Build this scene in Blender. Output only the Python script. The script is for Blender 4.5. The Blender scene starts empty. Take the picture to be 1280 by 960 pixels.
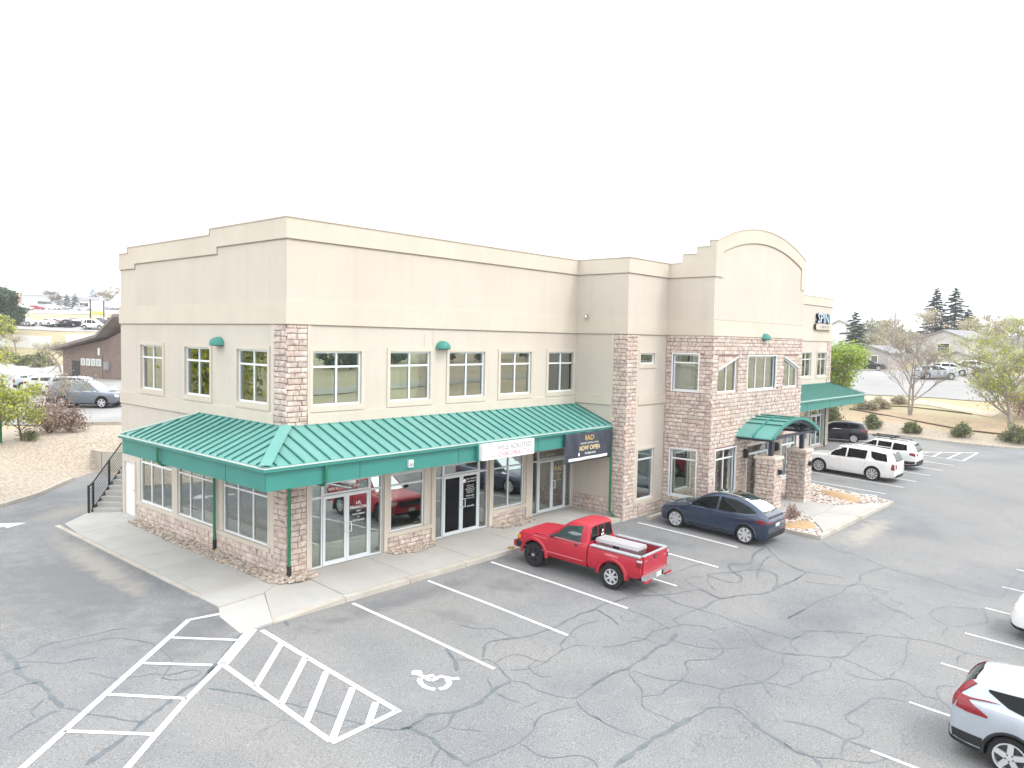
import bpy, bmesh, math, random
import numpy as np
from mathutils import Vector, Matrix
from mathutils.bvhtree import BVHTree
random.seed(7)
rnd = random.Random(11)
S = bpy.context.scene
COL = S.collection
R = math.radians
SL = 0.0415                                   # the lot falls away from the building, rise per metre

# ---------------------------------------------------------------- camera
CAM = Vector((-12.048, -19.233, 6.972)); F = 956.14
_y, _p, _r = R(-48.52), R(3.304), R(1.1357)
_fw = Vector((-math.sin(_y)*math.cos(_p), math.cos(_y)*math.cos(_p), -math.sin(_p)))
_rt = Vector((math.cos(_y), math.sin(_y), 0)); _up = _rt.cross(_fw)
_r2 = _rt*math.cos(_r)+_up*math.sin(_r); _u2 = -_rt*math.sin(_r)+_up*math.cos(_r)
cd = bpy.data.cameras.new('camera'); cam = bpy.data.objects.new('camera', cd); COL.objects.link(cam)
cd.sensor_width = 36; cd.lens = F/1280*36; cd.clip_end = 3000; cd.clip_start = 0.3
M = Matrix((( _r2.x, _u2.x, -_fw.x, CAM.x), (_r2.y, _u2.y, -_fw.y, CAM.y), (_r2.z, _u2.z, -_fw.z, CAM.z), (0, 0, 0, 1)))
cam.matrix_world = M
S.camera = cam
def at(u, v, depth):
    """a surveyed bearing and distance turned into a place in the world"""
    return CAM + (_fw + _r2*((u-640)/F) - _u2*((v-480)/F))*depth

# ---------------------------------------------------------------- sky, sun, exposure
w = bpy.data.worlds.new('World'); S.world = w; w.use_nodes = True
nt = w.node_tree; nt.nodes.clear()
SUN_EL, SUN_AZ = R(52), R(158)                # azimuth clockwise from +Y
sky = nt.nodes.new('ShaderNodeTexSky'); sky.sky_type = 'NISHITA'; sky.sun_disc = False
sky.sun_elevation = SUN_EL; sky.sun_rotation = SUN_AZ; sky.air_density = 1; sky.dust_density = 4
cl = nt.nodes.new('ShaderNodeMix'); cl.data_type = 'RGBA'; cl.inputs[0].default_value = 0.84
cl.inputs[7].default_value = (9.3, 9.45, 9.6, 1)      # thin bright cloud over most of the sky
bg = nt.nodes.new('ShaderNodeBackground'); bg.inputs[1].default_value = 0.115
wo = nt.nodes.new('ShaderNodeOutputWorld')
nt.links.new(sky.outputs[0], cl.inputs[6]); nt.links.new(cl.outputs[2], bg.inputs[0]); nt.links.new(bg.outputs[0], wo.inputs[0])
sd = bpy.data.lights.new('sun', 'SUN'); sun = bpy.data.objects.new('sun', sd); COL.objects.link(sun)
sd.energy = 0.55; sd.angle = R(11); sd.color = (1, 0.955, 0.9)
_sv = Vector((math.sin(SUN_AZ)*math.cos(SUN_EL), math.cos(SUN_AZ)*math.cos(SUN_EL), math.sin(SUN_EL)))
sun.rotation_euler = _sv.to_track_quat('Z', 'Y').to_euler(); sun.location = (0, 0, 60)
S.view_settings.view_transform = 'Standard'; S.view_settings.look = 'None'; S.view_settings.gamma = 1
S.view_settings.use_curve_mapping = False; S.view_settings.exposure = 1.33
try:
    S.cycles.max_bounces = 7; S.cycles.diffuse_bounces = 3; S.cycles.glossy_bounces = 4
    S.cycles.transparent_max_bounces = 12; S.cycles.caustics_reflective = False; S.cycles.caustics_refractive = False
except Exception: pass

# ---------------------------------------------------------------- materials
def node(n, t, **k):
    x = n.nodes.new(t)
    for a, b in k.items(): setattr(x, a, b)
    return x
def pm(name, c1, c2=None, sc=3.0, rough=.7, metal=0, bump=0, bsc=60, island=0, objrnd=0, coat=0, spec=.5, det=4, c3=None, sc3=.35, space='w', trans=0, streak=0):
    m = bpy.data.materials.new(name); m.use_nodes = True; n = m.node_tree; p = n.nodes['Principled BSDF']; L = n.links
    p.inputs['Roughness'].default_value = rough; p.inputs['Metallic'].default_value = metal
    p.inputs['Coat Weight'].default_value = coat; p.inputs['Coat Roughness'].default_value = .05
    p.inputs['Specular IOR Level'].default_value = spec
    if space == 'w': pos = node(n, 'ShaderNodeNewGeometry').outputs['Position']
    else: pos = node(n, 'ShaderNodeTexCoord').outputs['Object']
    col = node(n, 'ShaderNodeRGB').outputs[0]; col.default_value = (*c1, 1)
    def mix(a, b, f):
        x = node(n, 'ShaderNodeMix', data_type='RGBA')
        if isinstance(a, tuple): x.inputs[6].default_value = (*a, 1)
        else: L.new(a, x.inputs[6])
        if isinstance(b, tuple): x.inputs[7].default_value = (*b, 1)
        else: L.new(b, x.inputs[7])
        if isinstance(f, (int, float)): x.inputs[0].default_value = f
        else: L.new(f, x.inputs[0])
        return x.outputs[2]
    def noise(s, d=4, lo=.35, hi=.65):
        t = node(n, 'ShaderNodeTexNoise'); t.inputs['Scale'].default_value = s; t.inputs['Detail'].default_value = d
        L.new(pos, t.inputs['Vector'])
        r = node(n, 'ShaderNodeMapRange'); r.inputs[1].default_value = lo; r.inputs[2].default_value = hi
        L.new(t.outputs[0], r.inputs[0]); return r.outputs[0], t.outputs[0]
    if c2: col = mix(col, c2, noise(sc, det)[0])
    if c3: col = mix(col, c3, noise(sc3, 3, .42, .7)[0])
    if streak:
        vm_ = node(n, 'ShaderNodeVectorMath', operation='MULTIPLY'); vm_.inputs[1].default_value = (2.2, 2.2, .13); L.new(pos, vm_.inputs[0])
        t = node(n, 'ShaderNodeTexNoise'); t.inputs['Scale'].default_value = 1.6; t.inputs['Detail'].default_value = 6; L.new(vm_.outputs[0], t.inputs['Vector'])
        r = node(n, 'ShaderNodeMapRange'); r.inputs[1].default_value = .5; r.inputs[2].default_value = .72; r.inputs[4].default_value = streak; L.new(t.outputs[0], r.inputs[0])
        col = mix(col, tuple(q*.72 for q in c1), r.outputs[0])
    if island or objrnd:
        if island: rv = node(n, 'ShaderNodeNewGeometry').outputs['Random Per Island']
        else: rv = node(n, 'ShaderNodeObjectInfo').outputs['Random']
        amt = island or objrnd
        r = node(n, 'ShaderNodeMapRange'); r.inputs[3].default_value = 1-amt; r.inputs[4].default_value = 1+amt*.6
        L.new(rv, r.inputs[0])
        h = node(n, 'ShaderNodeHueSaturation'); L.new(r.outputs[0], h.inputs['Value']); L.new(col, h.inputs['Color'])
        r2 = node(n, 'ShaderNodeMath', operation='FRACT'); r3 = node(n, 'ShaderNodeMath', operation='MULTIPLY'); r3.inputs[1].default_value = 7.31
        L.new(rv, r3.inputs[0]); L.new(r3.outputs[0], r2.inputs[0])
        r4 = node(n, 'ShaderNodeMapRange'); r4.inputs[3].default_value = 1-amt; r4.inputs[4].default_value = 1+amt
        L.new(r2.outputs[0], r4.inputs[0]); L.new(r4.outputs[0], h.inputs['Saturation']); col = h.outputs[0]
    L.new(col, p.inputs['Base Color'])
    if bump:
        b = node(n, 'ShaderNodeBump'); b.inputs['Strength'].default_value = bump; b.inputs['Distance'].default_value = .02
        L.new(noise(bsc, 3)[1], b.inputs['Height']); L.new(b.outputs[0], p.inputs['Normal'])
    if trans:
        o = n.nodes['Material Output']; t = node(n, 'ShaderNodeBsdfTranslucent'); L.new(col, t.inputs[0])
        x = node(n, 'ShaderNodeMixShader'); x.inputs[0].default_value = trans
        L.new(p.outputs[0], x.inputs[1]); L.new(t.outputs[0], x.inputs[2]); L.new(x.outputs[0], o.inputs[0])
    return m
def glass(name, refl, tint, rough=.01, wav=0, see=True, body=(.01, .012, .013)):
    m = bpy.data.materials.new(name); m.use_nodes = True; n = m.node_tree; L = n.links
    for x in list(n.nodes):
        if x.type != 'OUTPUT_MATERIAL': n.nodes.remove(x)
    o = n.nodes['Material Output']
    g = node(n, 'ShaderNodeBsdfGlossy'); g.inputs['Roughness'].default_value = rough; g.inputs[0].default_value = (.93, 1, .97, 1)
    if see: t = node(n, 'ShaderNodeBsdfTransparent'); t.inputs[0].default_value = (*tint, 1)
    else: t = node(n, 'ShaderNodeBsdfDiffuse'); t.inputs[0].default_value = (*body, 1)
    f = node(n, 'ShaderNodeFresnel'); f.inputs[0].default_value = 1.5
    a = node(n, 'ShaderNodeMath', operation='ADD', use_clamp=True); a.inputs[1].default_value = refl; L.new(f.outputs[0], a.inputs[0])
    x = node(n, 'ShaderNodeMixShader'); L.new(a.outputs[0], x.inputs[0]); L.new(t.outputs[0], x.inputs[1]); L.new(g.outputs[0], x.inputs[2])
    if wav:
        tn = node(n, 'ShaderNodeTexNoise'); tn.inputs['Scale'].default_value = .9
        ge = node(n, 'ShaderNodeNewGeometry'); L.new(ge.outputs['Position'], tn.inputs['Vector'])
        b = node(n, 'ShaderNodeBump'); b.inputs['Strength'].default_value = wav; b.inputs['Distance'].default_value = .05
        L.new(tn.outputs[0], b.inputs['Height']); L.new(b.outputs[0], g.inputs['Normal'])
    L.new(x.outputs[0], o.inputs[0]); return m
MT = {}
MT['field'] = pm('stucco_field', (.575, .525, .455), (.595, .545, .475), 1.2, .9, bump=.5, bsc=70, c3=(.55, .495, .43), sc3=.25, streak=.16)
MT['cream'] = pm('stucco_cream', (.59, .535, .45), (.615, .56, .475), 1.4, .88, bump=.4, bsc=70, c3=(.56, .505, .425), sc3=.3, streak=.12)
MT['coping'] = pm('coping_metal', (.52, .44, .36), rough=.5)
MT['seal'] = pm('reveal_line', (.33, .27, .22), rough=.9)
MT['stone'] = pm('stone_veneer', (.585, .49, .43), (.70, .625, .55), 9, .92, bump=.9, bsc=38, island=.16, c3=(.45, .33, .30), sc3=7)
MT['stone_piece'] = pm('stone_veneer_piece', (.585, .49, .43), (.70, .625, .55), 9, .92, bump=.9, bsc=38, objrnd=.16, c3=(.45, .33, .30), sc3=7)
MT['mortar'] = pm('mortar', (.23, .14, .125), (.31, .21, .19), 12, .95, bump=.3)
MT['cap'] = pm('stone_cap', (.62, .52, .44), (.68, .58, .50), 6, .85, bump=.3)
MT['roof'] = pm('green_standing_seam', (.115, .315, .285), (.14, .345, .315), .8, .42, spec=.6, objrnd=.04, streak=.12)  # same paint as the fascia, made paler: sky reflection put into the colour
MT['rib'] = pm('green_seam', (.02, .16, .12), rough=.45)
MT['fascia'] = pm('green_fascia', (.035, .225, .192), (.04, .24, .205), 1.0, .5)
MT['gutter'] = pm('gutter_metal', (.55, .64, .59), rough=.4)
MT['pipe'] = pm('green_downspout', (.015, .17, .085), rough=.45)
MT['boot'] = pm('black_boot', (.02, .02, .022), rough=.7)
MT['frame'] = pm('white_window_frame', (.80, .83, .84), rough=.4)
MT['alu'] = pm('pale_aluminium', (.66, .70, .72), rough=.35)
MT['glass'] = glass('window_glass', .33, (.66, .74, .70), wav=.02)
MT['glass2'] = glass('upper_window_glass', .26, (.74, .82, .78), wav=.03)
MT['glassdark'] = glass('black_film_glass', -.03, (0, 0, 0), see=False, body=(.003, .002, .004))
MT['shade'] = pm('roller_shade', (.62, .68, .66), rough=.9)
MT['inner'] = pm('interior_paint', (.62, .55, .42), rough=.9)
MT['innerdark'] = pm('interior_floor', (.16, .12, .09), rough=.8)
MT['concrete'] = pm('concrete', (.40, .397, .38), (.455, .45, .43), 1.6, .9, bump=.15, bsc=80, c3=(.40, .385, .355), sc3=.8, objrnd=.05)
MT['kerb'] = pm('kerb_concrete', (.44, .42, .37), (.49, .465, .42), 2, .9, bump=.2, c3=(.40, .36, .30), sc3=1.3)
MT['line'] = pm('road_paint', (.72, .73, .73), (.64, .65, .65), 9, .8)
MT['wornline'] = pm('worn_road_paint', (.66, .67, .67), (.42, .43, .43), 7, .8)
MT['crack'] = pm('crack_sealant', (.10, .12, .135), (.145, .165, .175), 3, .6)
MT['rocks'] = pm('river_rock', (.47, .40, .34), rough=.85, island=.45)
MT['black'] = pm('black_metal', (.012, .013, .016), rough=.5)
MT['navy'] = pm('dark_blue_steel', (.02, .035, .06), rough=.45)
MT['white'] = pm('white_paint', (.8, .8, .8), rough=.5)
MT['tan'] = pm('tan_bark', (.36, .24, .13), (.44, .31, .18), 9, .95, bump=.5, bsc=30)
MT['silver'] = pm('bare_aluminium', (.62, .63, .65), (.5, .51, .53), 6, .28, metal=.8)
MT['bed_cap'] = pm('grey_bed_cap', (.30, .32, .34), (.36, .38, .40), 12, .6)

# ---------------------------------------------------------------- object helpers
def tag(o, label=None, cat=None, group=None, kind=None, category=None):
    cat = cat or category
    if label: o['label'] = label
    if cat: o['category'] = cat
    if group: o['group'] = group
    if kind: o['kind'] = kind
    return o
def empty(name, loc=(0, 0, 0), rot=(0, 0, 0), parent=None, **k):
    o = bpy.data.objects.new(name, None); COL.objects.link(o); o.location = loc; o.rotation_euler = rot
    o.empty_display_size = .2
    if parent: o.parent = parent
    return tag(o, **k)
class MB:
    def __init__(s): s.v = []; s.f = []; s.m = []; s.mats = []
    def mi(s, m):
        if m is None: return 0
        if m not in s.mats: s.mats.append(m)
        return s.mats.index(m)
    def add(s, vs, fs, m=None):
        b = len(s.v); s.v += [tuple(v) for v in vs]; i = s.mi(m)
        for f in fs: s.f.append(tuple(b+q for q in f)); s.m.append(i)
    def box(s, x0, x1, y0, y1, z0, z1, m=None):
        if x0 > x1: x0, x1 = x1, x0
        if y0 > y1: y0, y1 = y1, y0
        if z0 > z1: z0, z1 = z1, z0
        s.add([(x0, y0, z0), (x1, y0, z0), (x1, y1, z0), (x0, y1, z0), (x0, y0, z1), (x1, y0, z1), (x1, y1, z1), (x0, y1, z1)],
              [(0, 3, 2, 1), (4, 5, 6, 7), (0, 1, 5, 4), (1, 2, 6, 5), (2, 3, 7, 6), (3, 0, 4, 7)], m)
    def bar(s, a, b, w, h, m=None, up=(0, 0, 1)):
        a = Vector(a); b = Vector(b); d = (b-a).normalized(); up = Vector(up)
        if abs(d.dot(up)) > .99: up = Vector((1, 0, 0))
        r = d.cross(up).normalized(); u = r.cross(d)
        c = []
        for p in (a, b):
            for sx, sz in ((-1, -1), (1, -1), (1, 1), (-1, 1)): c.append(p+r*(sx*w/2)+u*(sz*h/2))
        s.add(c, [(0, 1, 2, 3), (4, 7, 6, 5), (0, 4, 5, 1), (1, 5, 6, 2), (2, 6, 7, 3), (3, 7, 4, 0)], m)
    def tube(s, pts, r, n=8, m=None, cap=True):
        pts = [Vector(p) for p in pts]; rs = r if isinstance(r, (list, tuple)) else [r]*len(pts); vs = []
        for i, p in enumerate(pts):
            d = (pts[min(i+1, len(pts)-1)]-pts[max(i-1, 0)]).normalized()
            a = Vector((0, 0, 1)) if abs(d.z) < .9 else Vector((1, 0, 0)); x = d.cross(a).normalized(); y = x.cross(d)
            for k in range(n):
                t = 2*math.pi*k/n; vs.append(p+(x*math.cos(t)+y*math.sin(t))*rs[i])
        fs = [(i*n+k, i*n+(k+1) % n, (i+1)*n+(k+1) % n, (i+1)*n+k) for i in range(len(pts)-1) for k in range(n)]
        if cap: fs += [tuple(range(n-1, -1, -1)), tuple((len(pts)-1)*n+k for k in range(n))]
        s.add(vs, fs, m)
    def prism(s, poly, d0, d1, fn, m=None):
        """poly: list of (a,b); fn(a,b,d) -> xyz; extruded from d0 to d1"""
        n = len(poly)
        s.add([fn(a, b, d0) for a, b in poly]+[fn(a, b, d1) for a, b in poly],
              [tuple(range(n-1, -1, -1)), tuple(range(n, 2*n))]+[(i, (i+1) % n, n+(i+1) % n, n+i) for i in range(n)], m)
    def lathe(s, prof, n, fn, m=None, closed=False):
        """prof: (radius, depth); fn(cos*r, sin*r, depth) -> xyz"""
        vs = [fn(r*math.cos(2*math.pi*k/n), r*math.sin(2*math.pi*k/n), d) for r, d in prof for k in range(n)]
        q = len(prof); rg = range(q) if closed else range(q-1)
        s.add(vs, [(i*n+k, i*n+(k+1) % n, ((i+1) % q)*n+(k+1) % n, ((i+1) % q)*n+k) for i in rg for k in range(n)], m)
    def mesh(s, name, mats=None, smooth=False, ang=None):
        me = bpy.data.meshes.new(name); me.from_pydata(s.v, [], s.f)
        for x in (mats if mats else s.mats): me.materials.append(x)
        if len(s.mats) > 1 or (mats and len(mats) > 1): me.polygons.foreach_set('material_index', s.m)
        me.update()
        if smooth:
            me.polygons.foreach_set('use_smooth', [True]*len(me.polygons))
            if ang: me.set_sharp_from_angle(angle=R(ang))
        return me
    def build(s, name, m=None, parent=None, smooth=False, ang=None, loc=None, **k):
        me = s.mesh(name, [m] if m else None, smooth, ang)
        o = bpy.data.objects.new(name, me); COL.objects.link(o)
        if loc: o.location = loc
        if parent: o.parent = parent
        return tag(o, **k)
def link(name, me, parent=None, loc=None, scale=None, rot=None, **k):
    o = bpy.data.objects.new(name, me); COL.objects.link(o)
    if parent: o.parent = parent
    if loc: o.location = loc
    if scale: o.scale = scale
    if rot: o.rotation_euler = rot
    return tag(o, **k)
def fixn(o):
    bm = bmesh.new(); bm.from_mesh(o.data); bmesh.ops.recalc_face_normals(bm, faces=bm.faces); bm.to_mesh(o.data); bm.free(); return o

class Fr:
    """a wall frame: axis 'X' is a wall at x=c (runs along y), 'Y' a wall at y=c (runs along x); s = side of the outward normal"""
    def __init__(f, ax, c, s): f.ax = ax; f.c = c; f.s = s
    def p(f, u, z, d): return (f.c+f.s*d, u, z) if f.ax == 'X' else (u, f.c+f.s*d, z)
    def box(f, mb, u0, u1, z0, z1, d0, d1, m=None):
        a = f.p(u0, z0, d0); b = f.p(u1, z1, d1); mb.box(a[0], b[0], a[1], b[1], a[2], b[2], m)
def wall(mb, fr, u0, u1, z0, z1, holes, th=.22, m=None):
    """solid wall with rectangular holes (u0,u1,z0,z1), reveals included"""
    us = sorted({u0, u1, *[h[0] for h in holes], *[h[1] for h in holes]}); us = [u for u in us if u0 <= u <= u1]
    zs = sorted({z0, z1, *[h[2] for h in holes], *[h[3] for h in holes]}); zs = [z for z in zs if z0 <= z <= z1]
    solid = [[not any(h[0] < (us[i]+us[i+1])/2 < h[1] and h[2] < (zs[j]+zs[j+1])/2 < h[3] for h in holes) for j in range(len(zs)-1)] for i in range(len(us)-1)]
    def S_(i, j): return 0 <= i < len(us)-1 and 0 <= j < len(zs)-1 and solid[i][j]
    for i in range(len(us)-1):
        for j in range(len(zs)-1):
            if not solid[i][j]: continue
            a, b, c, d = us[i], us[i+1], zs[j], zs[j+1]
            for dd in (0, -th): mb.add([fr.p(a, c, dd), fr.p(b, c, dd), fr.p(b, d, dd), fr.p(a, d, dd)], [(0, 1, 2, 3)], m)
            if not S_(i-1, j): mb.add([fr.p(a, c, 0), fr.p(a, d, 0), fr.p(a, d, -th), fr.p(a, c, -th)], [(0, 1, 2, 3)], m)
            if not S_(i+1, j): mb.add([fr.p(b, c, 0), fr.p(b, d, 0), fr.p(b, d, -th), fr.p(b, c, -th)], [(0, 1, 2, 3)], m)
            if not S_(i, j-1): mb.add([fr.p(a, c, 0), fr.p(b, c, 0), fr.p(b, c, -th), fr.p(a, c, -th)], [(0, 1, 2, 3)], m)
            if not S_(i, j+1): mb.add([fr.p(a, d, 0), fr.p(b, d, 0), fr.p(b, d, -th), fr.p(a, d, -th)], [(0, 1, 2, 3)], m)

# ---------------------------------------------------------------- lie of the land
LOT = [(-70, -48), (61, -48), (58.5, -18), (56.8, -10.2), (55.7, -8.3), (55.1, -6.3), (55, -4), (54.9, -1.7), (53.5, .2), (51, 5), (49.5, 14), (46, 16),
       (44.5, 11.4), (0, 11.4), (.6, 12.6), (2.2, 16.5), (3.2, 20.5), (2.9, 22.2), (1.2, 20.5), (-1.2, 17.6), (-2.8, 16.3), (-6, 15.2), (-14, 14.6), (-70, 15.5)]
_lp = np.array(LOT, float)
def sdist(X, Y):
    """distance outside the asphalt outline (negative inside), vectorised"""
    P = np.stack([X, Y], -1); d = np.full(X.shape, 1e9); ins = np.zeros(X.shape, bool)
    for i in range(len(_lp)):
        a = _lp[i]; b = _lp[(i+1) % len(_lp)]; ab = b-a; t = np.clip(((P-a)@ab)/(ab@ab), 0, 1)
        q = P-(a+t[..., None]*ab); d = np.minimum(d, np.hypot(q[..., 0], q[..., 1]))
        c = (a[1] > P[..., 1]) != (b[1] > P[..., 1])
        with np.errstate(divide='ignore', invalid='ignore'): xx = (b[0]-a[0])*(P[..., 1]-a[1])/(b[1]-a[1])+a[0]
        ins ^= c & (P[..., 0] < xx)
    return np.where(ins, -d, d)
def base(X, Y): return -.13+SL*np.clip(Y, -48, 0)
_cp = []
def cpz(u, v, d): p = at(u, v, d); _cp.append((p.x, p.y, p.z))
for q in [(85, 532, 45.5), (153, 528, 45.5), (40, 536, 45.5), (138, 511, 52), (20, 511, 52), (153, 490, 66), (60, 486, 70), (100, 474, 88), (20, 470, 90), (153, 462, 100), (60, 455, 112), (10, 450, 112),
          (20, 434, 122), (120, 434, 124), (10, 408, 140), (60, 410, 141), (120, 412, 142), (160, 410, 142), (30, 394, 200), (100, 396, 200), (160, 395, 200), (30, 388, 255), (100, 388, 255), (160, 388, 255),
          (20, 386, 330), (130, 386, 330), (30, 380, 520), (150, 385, 520),
          (1088, 531, 65), (1140, 536, 63.5), (1201, 543, 62), (1270, 551, 60.5), (1137, 516, 68), (1258, 530, 64.5), (1060, 518, 69), (1040, 520, 70), (1085, 496, 79), (1160, 498, 78), (1240, 505, 76), (1280, 506, 76),
          (1100, 484, 88), (1250, 487, 88), (1180, 471, 95), (1260, 474, 95), (1060, 470, 98), (1060, 461, 118), (1150, 461, 118), (1230, 462, 120), (1280, 464, 120), (1060, 452, 150), (1170, 452, 155), (1280, 455, 155),
          (1040, 449, 260), (1160, 449, 260), (1290, 452, 260), (1090, 447, 700), (1280, 450, 700), (1400, 470, 75), (1400, 455, 200)]: cpz(*q)
for x, y, z in [(-20, 40, 2.4), (-25, 24, 1.6), (-15, 25, 1.4), (-60, 30, 3), (-60, 80, 7), (-10, 70, 3), (-40, 150, 9), (20, 22, 1.5), (35, 22, 1.2), (25, 40, 2), (40, 70, 3), (80, 60, 5), (60, 150, 10), (150, 120, 10), (55, 25, .6), (62, 40, 2.5),
                (0, -62, -1.6), (60, -62, -1.2), (-60, -62, -1.4), (0, -90, -.8), (80, -90, -.3), (-60, -90, -1), (30, -140, .8), (120, -140, 1.5), (-60, -140, .5), (100, -40, 1), (90, -15, 2.6), (200, -60, 4), (0, -300, 3), (300, -300, 5), (-300, -300, 4), (-300, 0, 6), (-120, 0, 3), (-120, 60, 5), (-300, 300, 14), (0, 600, 26), (300, 600, 26), (600, 300, 16), (600, 0, 10), (600, -300, 12), (-80, -20, .8)]:
    _cp.append((x, y, z))
_c = np.array(_cp); _cx, _cy = _c[:, 0], _c[:, 1]; _cr = _c[:, 2]-base(_cx, _cy)
def _phi(r2): return .5*r2*np.log(r2+1e-9)
_sc = 60.0
_A = _phi(((_cx[:, None]-_cx)**2+(_cy[:, None]-_cy)**2)/_sc**2)+np.eye(len(_cx))*.012
_Pm = np.stack([np.ones_like(_cx), _cx/_sc, _cy/_sc], 1)
_K = np.block([[_A, _Pm], [_Pm.T, np.zeros((3, 3))]]); _wt = np.linalg.solve(_K, np.concatenate([_cr, np.zeros(3)]))
def rise(X, Y):
    shp = X.shape; x = X.ravel(); y = Y.ravel(); out = np.empty(x.shape)
    for i in range(0, len(x), 20000):
        a, b = x[i:i+20000], y[i:i+20000]
        out[i:i+20000] = _phi(((a[:, None]-_cx)**2+(b[:, None]-_cy)**2)/_sc**2)@_wt[:-3]+_wt[-3]+_wt[-2]*a/_sc+_wt[-1]*b/_sc
    out = out.reshape(shp); d = sdist(X, Y); t = np.clip(d/4.0, 0, 1); t = t*t*(3-2*t)
    return np.maximum(out, -.35)*t, d
def hz(x, y):
    X = np.array([float(x)]); Y = np.array([float(y)]); r, d = rise(X, Y); return float((base(X, Y)+r)[0])
def gz(x, y): return -.13+SL*max(min(y, 0), -48)      # asphalt level

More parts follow.
